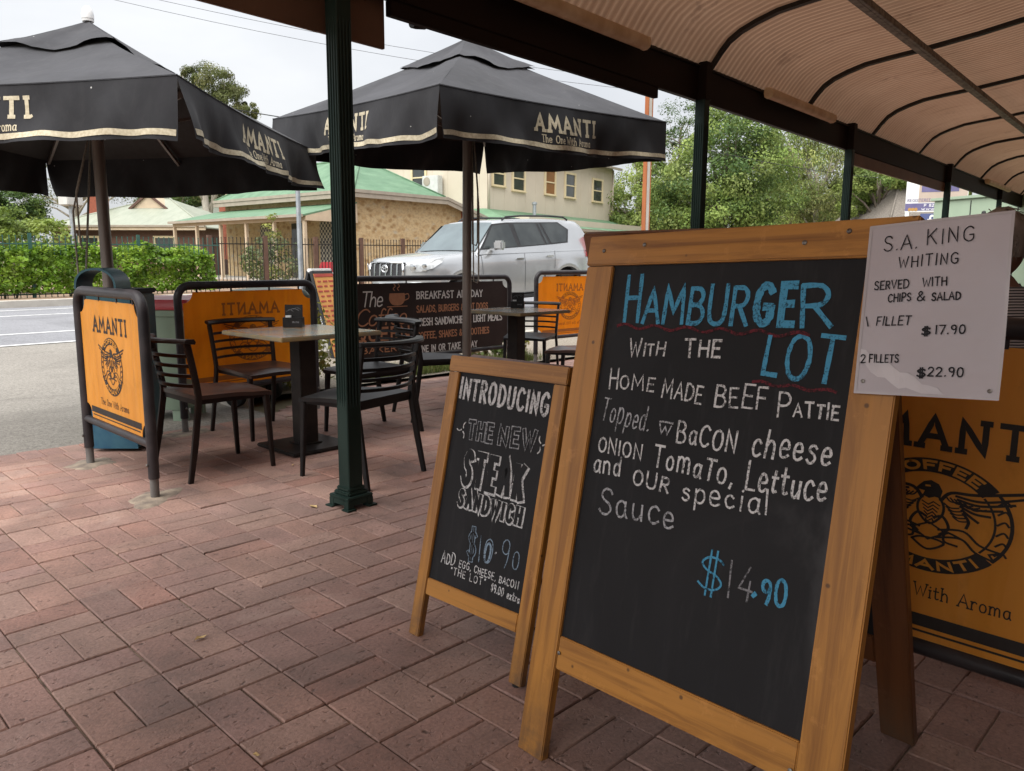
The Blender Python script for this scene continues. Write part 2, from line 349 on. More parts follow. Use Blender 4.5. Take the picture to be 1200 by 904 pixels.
    g['blue'] = pm('blue_enamel', (.012, .075, .135), (.03, .11, .16), scale=14, rough=.45)
    g['rubber'] = pm('black_rubber', (.014, .014, .014), (.022, .022, .022), scale=20, rough=.7)
    g['galv'] = pm('galvanised_steel', (.42, .45, .47), (.30, .33, .36), scale=14, rough=.45, metal=.5)
    g['car'] = pm('silver_paint', (.46, .47, .48), (.43, .44, .45), scale=2, rough=.26, metal=.6)
    g['car'].node_tree.nodes['Principled BSDF'].inputs['Coat Weight'].default_value = .6
    g['glass'] = pm('tinted_glass', (.020, .025, .026), (.045, .052, .052), scale=3, rough=.05, spec=.55)
    g['windscreen'] = pm('windscreen_glass', (.12, .155, .165), (.085, .11, .12), scale=2, rough=.05, spec=.7)
    g['chrome'] = pm('chrome', (.72, .73, .74), (.62, .63, .64), scale=10, rough=.15, metal=1)
    g['lampglass'] = pm('headlamp_glass', (.55, .57, .58), (.30, .31, .32), scale=16, rough=.1, spec=.8)
    g['tail'] = pm('red_lens', (.50, .012, .018), (.38, .01, .015), scale=10, rough=.15)
    g['cladding'] = pm('dark_plastic', (.03, .03, .032), (.04, .04, .042), scale=9, rough=.6)
    g['green_roof'] = roofmat('green_iron_roof', (.065, .15, .078), (.15, .26, .155))
    g['cream_roof'] = roofmat('cream_iron_roof', (.25, .275, .21), (.33, .345, .275))
    g['tile_roof'] = pm('grey_shingle', (.12, .105, .09), (.24, .21, .18), scale=14, rough=.9, stretch=(1, 1, 4), bmp=.4)
    g['stone'] = stonemat()
    g['brickwall'] = pm('red_brick', (.30, .085, .045), (.20, .06, .035), scale=8, rough=.9, stretch=(1, 1, 4))
    g['shopwall'] = pm('dark_brick', (.14, .065, .045), (.09, .045, .035), scale=8, rough=.9, stretch=(1, 1, 4))
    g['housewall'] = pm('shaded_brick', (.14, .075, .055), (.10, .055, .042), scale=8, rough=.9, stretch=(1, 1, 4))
    g['cream'] = pm('cream_paint', (.55, .44, .31), (.48, .38, .27), scale=3, rough=.7)
    g['beige_wall'] = pm('beige_cladding', (.57, .50, .40), (.53, .46, .365), scale=.8, rough=.8)
    g['trim'] = pm('pale_yellow_trim', (.68, .57, .36), (.62, .52, .33), scale=3, rough=.7)
    g['pane'] = pm('window_glass', (.035, .04, .04), (.06, .065, .06), scale=1.5, rough=.08, spec=.7)
    g['blind'] = pm('amber_blind', (.26, .115, .035), (.2, .09, .03), scale=4, rough=.5)
    g['gutter'] = pm('grey_gutter', (.36, .31, .25), (.30, .26, .21), scale=4, rough=.6)
    g['ac'] = pm('white_metal', (.60, .60, .58), (.52, .52, .5), scale=4, rough=.5)
    m_, n_, b_ = newmat('lattice'); ck = N(n_, 'ShaderNodeTexChecker', Scale=9.5, Color1=(.42, .38, .3, 1), Color2=(.03, .03, .03, 1)); n_.links.new(coords(n_, (1, 0, 1)), ck.inputs['Vector']); n_.links.new(ck.outputs[0], b_.inputs['Base Color']); g['lattice'] = m_
    g['fence_brown'] = pm('brown_fence_paint', (.085, .042, .028), (.11, .058, .038), scale=7, rough=.6)
    g['picket_black'] = pm('black_picket', (.018, .016, .015), (.028, .025, .022), scale=7, rough=.5)
    g['fence_green'] = pm('green_picket', (.02, .075, .06), (.03, .09, .07), scale=7, rough=.5)
    g['pole_rust'] = pm('rust_steel', (.36, .115, .035), (.27, .08, .025), scale=3, rough=.8, stretch=(1, 1, .15))
    g['concrete'] = pm('pole_concrete', (.50, .47, .42), (.42, .39, .35), scale=3, rough=.85)
    g['bark'] = pm('bark', (.12, .095, .07), (.2, .165, .13), scale=7, rough=.95, stretch=(1, 1, .2))
    g['bark_pale'] = pm('pale_bark', (.44, .40, .34), (.30, .26, .21), scale=5, rough=.9, stretch=(1, 1, .25))
    g['leaf'] = leafmat('leaves'); g['leaf_gloss'] = leafmat('hedge_leaves', .38, .3)
    g['grass'] = leafmat('grass_blades', .6, .3)
    g['gravel'] = pm('gravel', (.32, .28, .22), (.17, .14, .11), scale=45, rough=.95, bmp=.8, bscale=60, dist=.02)
    g['wire'] = pm('black_wire', (.03, .03, .03), (.04, .04, .04), scale=3, rough=.7)
    g['cabinet'] = pm('pale_green_paint', (.33, .42, .31), (.30, .385, .285), scale=2, rough=.6)
    g['sign_peach'] = pm('peach_print', (.46, .37, .31), (.42, .34, .28), scale=3, rough=.6)
    g['sign_purple'] = pm('purple_print', (.13, .115, .24), (.10, .09, .2), scale=3, rough=.6)
    g['sign_blue'] = pm('blue_print', (.07, .09, .22), (.06, .08, .19), scale=3, rough=.6)
    g['sign_orange'] = pm('orange_print', (.42, .23, .06), (.38, .2, .05), scale=3, rough=.6)
    g['menu_yellow'] = pm('sunned_yellow_menu', (.66, .34, .09), (.55, .25, .07), scale=9, rough=.7)
    g['menu_red'] = pm('menu_red', (.42, .06, .04), (.36, .05, .035), scale=9, rough=.7)
    g['skin'] = pm('skin', (.24, .12, .075), (.19, .095, .06), scale=9, rough=.55)
    g['hair'] = pm('grey_hair', (.26, .22, .185), (.15, .12, .095), scale=40, rough=.7, stretch=(1, 1, .2))
    g['shirt'] = shirtmat()
    g['trouser'] = pm('dark_trousers', (.03, .03, .04), (.04, .04, .05), scale=9, rough=.85)
    g['dry_leaf'] = pm('dry_leaf', (.55, .40, .19), (.42, .28, .12), scale=20, rough=.8)
def chalkstroke(nm, c, cut):
    m, n, b = newmat(nm); b.inputs['Roughness'].default_value = .95; b.inputs['Specular IOR Level'].default_value = .1
    n1 = N(n, 'ShaderNodeTexNoise', Scale=230, Detail=3, Roughness=.7); n.links.new(coords(n), n1.inputs['Vector'])
    n2 = N(n, 'ShaderNodeTexNoise', Scale=48, Detail=5, Roughness=.7); n.links.new(coords(n), n2.inputs['Vector'])
    ad = N(n, 'ShaderNodeMath', operation='MULTIPLY_ADD'); n.links.new(n2.outputs['Fac'], ad.inputs[0]); ad.inputs[1].default_value = .7; n.links.new(n1.outputs['Fac'], ad.inputs[2])
    f = mixfac(n, ad.outputs[0], cut+.24, cut+.42, .14, 1)
    n.links.new(mix(n, f, (.02, .02, .021), c), b.inputs['Base Color']); return m
def chalkmat():
    m, n, b = newmat('chalkboard'); b.inputs['Roughness'].default_value = .6; b.inputs['Specular IOR Level'].default_value = .2
    n1 = N(n, 'ShaderNodeTexNoise', Scale=2.2, Detail=5, Roughness=.6, Distortion=1.2); n.links.new(coords(n, (1, 1, .6)), n1.inputs['Vector'])
    n2 = N(n, 'ShaderNodeTexNoise', Scale=30, Detail=4, Roughness=.7); n.links.new(coords(n, (1, 1, .15)), n2.inputs['Vector'])
    c = ramp(n, n1.outputs['Fac'], [(.3, (.013, .013, .0145)), (.55, (.019, .019, .021)), (.58, (.024, .024, .026)), (.72, (.062, .062, .066))])
    c = mix(n, mixfac(n, n2.outputs['Fac'], .55, .8, 0, .25), c, (.07, .07, .072))
    n.links.new(c, b.inputs['Base Color']); return m
def orangemat(name, c1, c2, tr=.3):
    m, n, b = newmat(name); b.inputs['Roughness'].default_value = .5
    n1 = N(n, 'ShaderNodeTexNoise', Scale=3, Detail=4); n.links.new(coords(n, (4, 4, .5)), n1.inputs['Vector'])
    c = ramp(n, n1.outputs['Fac'], [(.3, c1), (.7, c2)]); n.links.new(c, b.inputs['Base Color'])
    n2 = N(n, 'ShaderNodeTexNoise', Scale=2.2, Detail=3, Distortion=.8); n.links.new(coords(n, (2.2, 2.2, .6)), n2.inputs['Vector']); bump(n, b, n2.outputs['Fac'], .7, .05)
    n3 = N(n, 'ShaderNodeTexNoise', Scale=7, Detail=6, Roughness=.7); n.links.new(coords(n, (1, 1, .7)), n3.inputs['Vector']); c = mix(n, mixfac(n, n3.outputs['Fac'], .52, .74, 0, .4), c, tuple(x*.55 for x in c2)); n.links.new(c, b.inputs['Base Color'])
    t = n.nodes.new('ShaderNodeBsdfTranslucent'); n.links.new(c, t.inputs[0])
    ms = n.nodes.new('ShaderNodeMixShader'); ms.inputs[0].default_value = tr
    o = n.nodes['Material Output']; n.links.new(b.outputs[0], ms.inputs[1]); n.links.new(t.outputs[0], ms.inputs[2]); n.links.new(ms.outputs[0], o.inputs[0])
    return m
def canvasmat(nm='faded_black_canvas', k=1.0):
    m, n, b = newmat(nm); b.inputs['Roughness'].default_value = .9; b.inputs['Specular IOR Level'].default_value = .15; b.inputs['Sheen Weight'].default_value = .06
    n1 = N(n, 'ShaderNodeTexNoise', Scale=1.8, Detail=6, Roughness=.6); n.links.new(coords(n), n1.inputs['Vector'])
    n2 = N(n, 'ShaderNodeTexNoise', Scale=9, Detail=4, Roughness=.6, Distortion=1); n.links.new(coords(n, (1, 1, .5)), n2.inputs['Vector'])
    c = ramp(n, n1.outputs['Fac'], [(.3, (.020*k, .020*k, .022*k)), (.7, (.036*k, .036*k, .040*k))])
    c = mix(n, mixfac(n, n2.outputs['Fac'], .5, .8, 0, .3), c, (.055*k, .054*k, .056*k))
    vo = N(n, 'ShaderNodeTexVoronoi', Scale=7); n.links.new(coords(n), vo.inputs['Vector'])
    c = mix(n, mixfac(n, vo.outputs['Distance'], .028, .04, .8, 0), c, (.5, .5, .48))
    n.links.new(c, b.inputs['Base Color']); bump(n, b, n2.outputs['Fac'], .12, .02); return m
def sheetmat():
    m, n, b = newmat('painted_corrugated_iron'); b.inputs['Roughness'].default_value = .6
    n1 = N(n, 'ShaderNodeTexNoise', Scale=1.1, Detail=6, Roughness=.65); n.links.new(coords(n), n1.inputs['Vector'])
    n2 = N(n, 'ShaderNodeTexNoise', Scale=5, Detail=5, Roughness=.7); n.links.new(coords(n, (4.5, .22, .22)), n2.inputs['Vector'])
    c = ramp(n, n1.outputs['Fac'], [(.3, (.60, .39, .26)), (.7, (.51, .32, .205))])
    c = mix(n, mixfac(n, n2.outputs['Fac'], .54, .70, 0, .45), c, (.24, .115, .065))
    wv = N(n, 'ShaderNodeTexWave', Scale=math.pi*2/.076/20*.99999, Distortion=0); wv.bands_direction = 'X'; n.links.new(coords(n), wv.inputs['Vector'])
    c = mix(n, mixfac(n, wv.outputs['Fac'], .0, .22, .28, 0), c, (.20, .105, .065))
    n3 = N(n, 'ShaderNodeTexNoise', Scale=2.5, Detail=6, Roughness=.7); n.links.new(coords(n), n3.inputs['Vector'])
    c = mix(n, mixfac(n, n3.outputs['Fac'], .60, .74, 0, .6), c, (.12, .06, .04))
    n.links.new(c, b.inputs['Base Color'])
    t = n.nodes.new('ShaderNodeBsdfTranslucent'); n.links.new(c, t.inputs[0]); ms = n.nodes.new('ShaderNodeMixShader'); ms.inputs[0].default_value = .14
    o = n.nodes['Material Output']; n.links.new(b.outputs[0], ms.inputs[1]); n.links.new(t.outputs[0], ms.inputs[2]); n.links.new(ms.outputs[0], o.inputs[0]); return m
def tablemat():
    m, n, b = newmat('mottled_table_top'); b.inputs['Roughness'].default_value = .18
    n1 = N(n, 'ShaderNodeTexNoise', Scale=7, Detail=6, Roughness=.65, Distortion=.8); n.links.new(coords(n), n1.inputs['Vector'])
    n.links.new(ramp(n, n1.outputs['Fac'], [(.35, (.13, .15, .15)), (.47, (.20, .21, .19)), (.60, (.27, .15, .07)), (.78, (.34, .19, .09))]), b.inputs['Base Color']); return m
def shirtmat():
    m, n, b = newmat('striped_shirt'); b.inputs['Roughness'].default_value = .85
    wv = N(n, 'ShaderNodeTexWave', Scale=34, Distortion=.4); wv.bands_direction = 'Z'; n.links.new(coords(n), wv.inputs['Vector'])
    n.links.new(ramp(n, wv.outputs['Fac'], [(.42, (.05, .05, .06)), (.58, (.55, .55, .56))]), b.inputs['Base Color']); return m
mats()
# ------------------------------------------------------------------ hand-drawn stroke lettering
GL = {
'A': (.72, '0,0 .36,1 .72,0|.13,.36 .59,.36'), 'B': (.62, '.04,0 .04,1|~.04,1 .4,.98 .54,.78 .4,.56 .04,.53|~.04,.53 .45,.5 .62,.27 .45,.03 .04,0'),
'C': (.66, '~.64,.84 .48,.98 .28,.98 .08,.78 .03,.5 .08,.2 .28,.02 .48,.02 .66,.16'), 'D': (.68, '.04,0 .04,1|~.04,1 .35,.97 .6,.78 .67,.5 .6,.22 .35,.03 .04,0'),
'E': (.54, '.54,1 .04,1 .04,0 .56,0|.04,.52 .46,.52'), 'F': (.52, '.54,1 .04,1 .04,0|.04,.52 .44,.52'),
'G': (.70, '~.66,.84 .5,.98 .3,.98 .08,.78 .03,.5 .08,.2 .3,.02 .5,.02 .66,.16 .68,.42|.68,.44 .42,.44'), 'H': (.66, '.04,0 .04,1|.64,0 .64,1|.04,.52 .64,.52'),
'I': (.10, '.05,0 .05,1'), 'J': (.45, '~.4,1 .4,.25 .32,.05 .16,.0 .03,.14'), 'K': (.64, '.04,0 .04,1|.6,1 .04,.45|.22,.6 .64,0'), 'L': (.50, '.04,1 .04,0 .52,0'),
'M': (.82, '.02,0 .08,1 .41,.3 .74,1 .8,0'), 'N': (.66, '.04,0 .04,1 .62,0 .62,1'), 'O': (.74, '~.37,1 .14,.88 .03,.5 .14,.12 .37,0 .6,.12 .71,.5 .6,.88 .37,1'),
'P': (.58, '.04,0 .04,1|~.04,1 .4,.98 .56,.74 .4,.5 .04,.46'), 'Q': (.74, '~.37,1 .14,.88 .03,.5 .14,.12 .37,0 .6,.12 .71,.5 .6,.88 .37,1|.45,.25 .74,-.05'),
'R': (.62, '.04,0 .04,1|~.04,1 .42,.98 .56,.76 .42,.53 .04,.5|.28,.5 .62,0'), 'S': (.58, '~.53,.84 .4,.98 .18,.98 .05,.78 .16,.58 .42,.45 .55,.24 .42,.03 .18,.02 .02,.16'),
'T': (.62, '0,1 .62,1|.31,1 .31,0'), 'U': (.66, '~.04,1 .04,.35 .12,.08 .33,0 .54,.08 .62,.35 .62,1'), 'V': (.66, '0,1 .33,0 .66,1'), 'W': (.94, '0,1 .24,0 .47,.75 .7,0 .94,1'),
'X': (.62, '0,1 .62,0|.62,1 0,0'), 'Y': (.62, '0,1 .31,.5 .62,1|.31,.5 .31,0'), 'Z': (.58, '.02,1 .56,1 .02,0 .58,0'),
'0': (.56, '~.28,1 .1,.88 .03,.5 .1,.12 .28,0 .46,.12 .53,.5 .46,.88 .28,1'), '1': (.14, '.07,0 .07,1'), '2': (.54, '~.04,.8 .14,.98 .36,.98 .5,.8 .44,.56 .02,0|.02,0 .54,0'),
'3': (.52, '~.04,.86 .2,.99 .4,.95 .47,.75 .36,.56 .2,.53|~.2,.53 .42,.48 .5,.26 .4,.05 .2,0 .03,.12'), '4': (.56, '.34,1 .02,.32 .56,.32|.42,.6 .42,0'), '5': (.52, '.48,1 .1,1 .06,.58|~.06,.58 .3,.62 .48,.46 .48,.2 .32,.02 .12,.02 .02,.12'),
'6': (.52, '~.44,.98 .2,.78 .05,.4 .08,.1 .27,0 .46,.1 .48,.34 .3,.5 .08,.36'), '7': (.54, '.02,1 .54,1 .2,0'), '8': (.52, '~.27,.55 .08,.68 .1,.92 .27,1 .44,.92 .46,.68 .27,.55 .04,.36 .06,.1 .27,0 .48,.1 .5,.36 .27,.55'),
'9': (.52, '~.47,.7 .4,.52 .22,.5 .06,.64 .08,.9 .27,1 .44,.9 .48,.68 .46,.3 .36,0'),
'$': (.54, '~.5,.8 .38,.9 .18,.9 .05,.74 .16,.57 .4,.45 .51,.27 .4,.1 .18,.08 .02,.2|.21,1.1 .21,-.1|.34,1.1 .34,-.1'), '&': (.66, '~.64,.0 .2,.62 .18,.86 .32,.98 .44,.86 .4,.68 .08,.36 .06,.12 .24,0 .46,.1 .62,.42'),
'.': (.10, '.03,0 .09,.05'), ',': (.12, '.1,.06 .03,-.16'), "'": (.10, '.06,1 .04,.8'), '"': (.26, '.07,1 .05,.8|.2,1 .18,.8'), '/': (.4, '0,0 .4,1'), '-': (.36, '.03,.45 .33,.45'), ':': (.1, '.03,.1 .08,.14|.03,.55 .08,.6'),
' ': (.34, ''), '*': (.1, '.02,.45 .1,.5'),
'a': (.50, '~.42,.52 .28,.62 .1,.52 .04,.3 .1,.08 .24,0 .38,.1 .44,.32|~.44,.6 .43,.2 .52,0'), 'b': (.50, '.04,1 .04,0|~.04,.42 .18,.62 .38,.56 .47,.3 .38,.05 .2,0 .04,.12'),
'c': (.46, '~.44,.5 .3,.62 .12,.54 .04,.3 .12,.06 .28,0 .46,.1'), 'd': (.50, '~.44,.45 .28,.62 .1,.54 .04,.3 .1,.06 .26,0 .44,.16|.45,1 .46,0'), 'e': (.48, '~.05,.32 .43,.34 .38,.56 .24,.63 .09,.54 .04,.3 .1,.06 .28,0 .46,.1'),
'f': (.36, '~.36,.92 .24,1 .15,.88 .14,.6 .14,0|.02,.6 .32,.6'), 'g': (.50, '~.44,.52 .28,.62 .1,.54 .04,.32 .12,.1 .28,.06 .42,.2|~.45,.6 .45,-.1 .34,-.3 .16,-.32 .05,-.2'), 'h': (.50, '.04,1 .04,0|~.04,.4 .2,.62 .38,.56 .44,.35 .45,0'),
'i': (.12, '.06,.6 .06,0|.05,.82 .08,.86'), 'j': (.2, '~.14,.6 .14,-.15 .04,-.3|.13,.82 .16,.86'), 'k': (.46, '.04,1 .04,0|.42,.62 .04,.26|.18,.38 .46,0'), 'l': (.12, '.06,1 .06,0'),
'm': (.74, '.04,.6 .04,0|~.04,.42 .18,.62 .33,.56 .37,.4 .37,0|~.37,.42 .5,.62 .65,.56 .69,.4 .7,0'), 'n': (.50, '.04,.6 .04,0|~.04,.4 .2,.62 .38,.56 .44,.38 .45,0'), 'o': (.50, '~.25,.62 .1,.54 .03,.3 .1,.06 .25,0 .4,.06 .47,.3 .4,.54 .25,.62'),
'p': (.50, '.04,.62 .04,-.34|~.04,.42 .2,.62 .38,.56 .47,.3 .38,.05 .2,0 .04,.12'), 'q': (.5, '~.44,.45 .28,.62 .1,.54 .04,.3 .1,.06 .26,0 .44,.16|.45,.6 .46,-.34'), 'r': (.38, '.05,.6 .05,0|~.05,.38 .16,.58 .28,.62 .38,.54'), 's': (.42, '~.38,.52 .24,.62 .1,.56 .08,.42 .3,.3 .38,.16 .28,.02 .12,0 .02,.1'),
't': (.38, '~.16,.9 .15,.2 .22,.02 .38,.06|.0,.62 .36,.62'), 'u': (.50, '~.04,.6 .05,.2 .14,.02 .28,.02 .42,.2|.45,.6 .46,0'), 'v': (.46, '.02,.6 .23,0 .44,.6'), 'w': (.68, '.02,.6 .18,0 .34,.5 .5,0 .66,.6'), 'x': (.44, '.02,.6 .44,0|.42,.6 .02,0'), 'y': (.46, '.02,.6 .24,.05|.44,.6 .12,-.34'), 'z': (.44, '.03,.6 .42,.6 .03,0 .44,0'),
}
def smooth(pts, k=5):
    if len(pts) < 3: return pts
    out = []; n = len(pts)
    for i in range(n-1):
        p0 = pts[max(i-1, 0)]; p1 = pts[i]; p2 = pts[i+1]; p3 = pts[min(i+2, n-1)]
        for j in range(k):
            t = j/k
            out.append(tuple(.5*((2*p1[a])+(-p0[a]+p2[a])*t+(2*p0[a]-5*p1[a]+4*p2[a]-p3[a])*t*t+(-p0[a]+3*p1[a]-3*p2[a]+p3[a])*t**3) for a in (0, 1)))
    out.append(pts[-1]); return out
def glyph(ch, serif=0):
    if ch not in GL: return .5, []
    wd, s = GL[ch]; res = []
    for st in s.split('|'):
        if not st: continue
        sm = st[0] == '~'; st = st.lstrip('~')
        p = [tuple(float(q) for q in a.split(',')) for a in st.split()]
        res.append(smooth(p) if sm else p)
        if serif and not sm:
            for (a, b) in ((p[0], p[1]), (p[-1], p[-2])):
                if abs(a[0]-b[0]) < .45*abs(a[1]-b[1]) and (abs(a[1]) < .02 or abs(a[1]-1) < .02 or abs(a[1]-.6) < .03): res.append([(a[0]-serif, a[1]), (a[0]+serif, a[1])])
    return wd, res
def text_strokes(s, height, width=None, gap=.24, jit=0, slant=0, serif=0, rnd=None, space=None):
    rnd = rnd or random.Random(len(s)*7+ord(s[0])); x = 0; st = []
    for ch in s:
        wd, g = glyph(ch, serif)
        if ch == ' ' and space: wd = space
        sc = 1+rnd.uniform(-jit, jit); dy = rnd.uniform(-jit, jit)*.5; rt = rnd.uniform(-jit, jit)*.5
        for poly in g: st.append([(x+(a*sc-b*rt+slant*b), b*sc+dy+a*rt*.3) for a, b in poly])
        x += wd*sc+gap*(1+rnd.uniform(-jit, jit))
    x -= gap; sx = (width/x) if width else height
    return [[(a*sx, b*height) for a, b in poly] for poly in st], x*sx
def resample(poly, step):
    out = [poly[0]]
    for a, b in zip(poly, poly[1:]):
        L = math.hypot(b[0]-a[0], b[1]-a[1]); n = max(1, int(L/step))
        for i in range(1, n+1): out.append((a[0]+(b[0]-a[0])*i/n, a[1]+(b[1]-a[1])*i/n))
    return out
_rr = random.Random(3)
LIFT = [0]
def ribbon(mb, poly, wd, mapf, step=.02, m=0, wvar=.0, closed=False):
    """flat ribbon following a 2D polyline, laid on a surface by mapf(x, y, lift)"""
    poly = resample(poly, step); P = [poly[0]]
    for p in poly[1:]:
        if math.hypot(p[0]-P[-1][0], p[1]-P[-1][1]) > 1e-6: P.append(p)
    n = len(P)
    if n < 2: return
    LIFT[0] = (LIFT[0]+1) % 23; lift = .0006+LIFT[0]*.00004
    L = []; Rr = []; h = wd/2
    if not closed:
        d0 = (P[1][0]-P[0][0], P[1][1]-P[0][1]); l0 = math.hypot(*d0); d1 = (P[-1][0]-P[-2][0], P[-1][1]-P[-2][1]); l1 = math.hypot(*d1)
        P[0] = (P[0][0]-d0[0]/l0*h*.7, P[0][1]-d0[1]/l0*h*.7); P[-1] = (P[-1][0]+d1[0]/l1*h*.7, P[-1][1]+d1[1]/l1*h*.7)
    for i, p in enumerate(P):
        a = P[i-1] if (i or closed) else P[0]; b = P[(i+1) % n] if (i < n-1 or closed) else P[-1]
        if not closed and i == n-1: a = P[-2]
        t1 = (p[0]-a[0], p[1]-a[1]); t2 = (b[0]-p[0], b[1]-p[1])
        l1 = math.hypot(*t1) or 1; l2 = math.hypot(*t2) or 1
        t = (t1[0]/l1+t2[0]/l2, t1[1]/l1+t2[1]/l2); l = math.hypot(*t)
        if l < .3: t = (t1[0]/l1, t1[1]/l1) if math.hypot(*t1) else t2; l = 1
        nx, ny = -t[1]/l, t[0]/l; mit = 1/max(.6, l/2 if (l1 > 1e-9 and l2 > 1e-9 and math.hypot(*t1) and math.hypot(*t2)) else 1)
        k = h*mit*(1+_rr.uniform(-wvar, wvar))
        L.append(mapf(p[0]+nx*k, p[1]+ny*k, lift)); Rr.append(mapf(p[0]-nx*k, p[1]-ny*k, lift))
    V = L+Rr; F = [(i, i+1, n+i+1, n+i) for i in range(n-1)]
    if closed: F.append((n-1, 0, n, 2*n-1))
    mb.add(V, F, m)
def polyfill(mb, poly, mapf, lift=.0006, m=0):
    mb.add([mapf(p[0], p[1], lift) for p in poly], [tuple(range(len(poly)))], m)
def outline(mb, poly, half, wd, mapf, m=0, shade=0):
    """hollow letter stroke: a thin closed line round a fat stroke"""
    P = poly; n = len(P); L = []; Rr = []
    for i, p in enumerate(P):
        a = P[max(i-1, 0)]; b = P[min(i+1, n-1)]; t = (b[0]-a[0], b[1]-a[1]); l = math.hypot(*t) or 1
        L.append((p[0]-t[1]/l*half, p[1]+t[0]/l*half)); Rr.append((p[0]+t[1]/l*half, p[1]-t[0]/l*half))
    ribbon(mb, L+Rr[::-1], wd, mapf, m=m, wvar=.15, closed=True)
    if shade: ribbon(mb, Rr if Rr[0][0] < L[0][0] else L, wd*shade, mapf, m=m, wvar=.2)
def write(name, parent, mat, mapf, s, p0, p1, height, wd, gap=.24, jit=.05, slant=0, serif=0, wvar=.15, style='line', step=.02, half=.01, shade=0, fit=True, space=None):
    """one line of writing from baseline start p0 to baseline end p1 on a surface"""
    Lx, Ly = p1[0]-p0[0], p1[1]-p0[1]; L = math.hypot(Lx, Ly); ca, sa = Lx/L, Ly/L
    st, _ = text_strokes(s, height, L, gap, jit, slant, serif, space=space)
    mb = MB()
    mf = lambda x, y, l: mapf(p0[0]+x*ca-y*sa, p0[1]+x*sa+y*ca, l)
    for poly in st:
        if style == 'line': ribbon(mb, poly, wd, mf, step, wvar=wvar)
        elif style == 'hollow': ribbon(mb, poly, 2*half+2*wd, mf, step, wvar=.04)
    if not mb.f: return None
    mb.keep = True
    if style == 'hollow':
        mi = MB(); mi.keep = True
        for poly in st: ribbon(mi, [(a-shade, b+shade) for a, b in poly], 2*half, lambda x, y, l: mf(x, y, l+.0011), step, wvar=.08)
        mi.build('letter_inside', MT['chalkboard'], parent)
    return mb.build(name, mat, parent)
def flat(Mx):
    """surface map for the x-z plane of a frame, lifted towards its -y (viewer) side"""
    return lambda x, y, l: Mx @ Vector((x, -l, y))
# ------------------------------------------------------------------ ground, paving, road
def quadsheet(name, x0, x1, y0, y1, nx, ny, zf, mat, kind='structure'):
    mb = MB(); mb.grid([[Vector((x0+(x1-x0)*i/nx, y0+(y1-y0)*j/ny, zf(x0+(x1-x0)*i/nx, y0+(y1-y0)*j/ny))) for j in range(ny+1)] for i in range(nx+1)])
    return tag(mb.build(name, mat, smooth=True), kind=kind)
gx = [-900, -300, -100, -40]+[-20+2*i for i in range(46)]+[90, 140, 300, 900]
gy = [-900, -300, -60, -12, 0, 3, 5, 5.6]+[6+i for i in range(24)]+[32, 40, 60, 100, 200, 400, 900]
mb = MB(); mb.grid([[Vector((x, y, zg(x, y)-.05)) for y in gy] for x in gx]); tag(mb.build('ground', MT['earth'], smooth=True), kind='structure')

def paving():
    U, V_ = .25, .235; x0, y0 = .543, 1.945; J = .0020
    rnd = random.Random(11); mb = MB()
    pal = [(0.431, 0.259, 0.216), (0.41, 0.245, 0.206), (0.396, 0.245, 0.212), (0.454, 0.274, 0.22), (0.378, 0.24, 0.206), (0.467, 0.297, 0.241), (0.424, 0.268, 0.227), (0.486, 0.316, 0.26), (0.44, 0.245, 0.197)]
    def edge(x): return 5.22 if x < 2.9 else (5.22+(x-2.9)*.8 if x < 3.8 else 5.93)
    def brick(ax, bx, ay, by):
        cx, cy = (ax+bx)/2, (ay+by)/2
        d = math.hypot(cx, cy)
        a, b, c, e = ax+J, bx-J, ay+J, by-J
        j = lambda: rnd.uniform(-.0018, .0018)
        a += j(); b += j(); c += j(); e += j()
        zz = rnd.uniform(-.0025, .0015); tx = rnd.uniform(-.010, .010); ty = rnd.uniform(-.010, .010)
        z = lambda x, y: zz+tx*(x-cx)+ty*(y-cy)
        bv = .0032
        k = rnd.choice(pal); f = rnd.uniform(.88, 1.10); warm = min(1, max(0, (cy-2.2)/2.5))*(.12)
        mb.col = (k[0]*f*(1+warm), k[1]*f*(1+.4*warm), k[2]*f)
        V = [Vector((x, y, z(x, y)-.0035)) for x, y in ((a, c), (b, c), (b, e), (a, e))]+[Vector((x, y, z(x, y))) for x, y in ((a+bv, c+bv), (b-bv, c+bv), (b-bv, e-bv), (a+bv, e-bv))]+[Vector((x, y, -.03)) for x, y in ((a, c), (b, c), (b, e), (a, e))]
        F = [(4, 5, 6, 7)]+[(i, (i+1) % 4, 4+(i+1) % 4, 4+i) for i in range(4)]+[(8+i, 8+(i+1) % 4, (i+1) % 4, i) for i in range(4)]
        mb.add(V, F)
    for i in range(-20, 48):
        for j in range(-14, 18):
            ax, ay = x0+i*U, y0+j*V_; bx, by = ax+U, ay+V_
            if ay > edge((ax+bx)/2)-.13: continue
            if by > edge((ax+bx)/2)+.06: by = edge((ax+bx)/2)
            if (i+j) % 2 == 0: brick(ax, (ax+bx)/2, ay, by); brick((ax+bx)/2, bx, ay, by)
            else: brick(ax, bx, ay, (ay+by)/2); brick(ax, bx, (ay+by)/2, by)
    # soldier course along the road and garden edge
    for x in np.arange(-4.4, 12.4, .117):
        e = edge(x+.06); brick(x, x+.117, e-.02 if x < 2.9 else e, e+.21)
    mb.keep = True
    tag(mb.build('paving', MT['brick'], colors=True), kind='structure')
    b = MB(); b.add([(-4.5, -1.4, -.0095), (12.5, -1.4, -.0095), (12.5, 6.12, -.0095), (3.75, 6.12, -.0095), (2.85, 5.4, -.0095), (-4.5, 5.4, -.0095)], [(0, 1, 2, 3, 4, 5)])
    b.keep = True; tag(b.build('paving_joints', MT['joint']), kind='structure')
paving()
zr = lambda x, y: zg(x, y)-.012
FAR = 18.55
quadsheet('parking_asphalt', -40, 2.95, 5.38, 11.55, 22, 8, zr, MT['asph_park'])
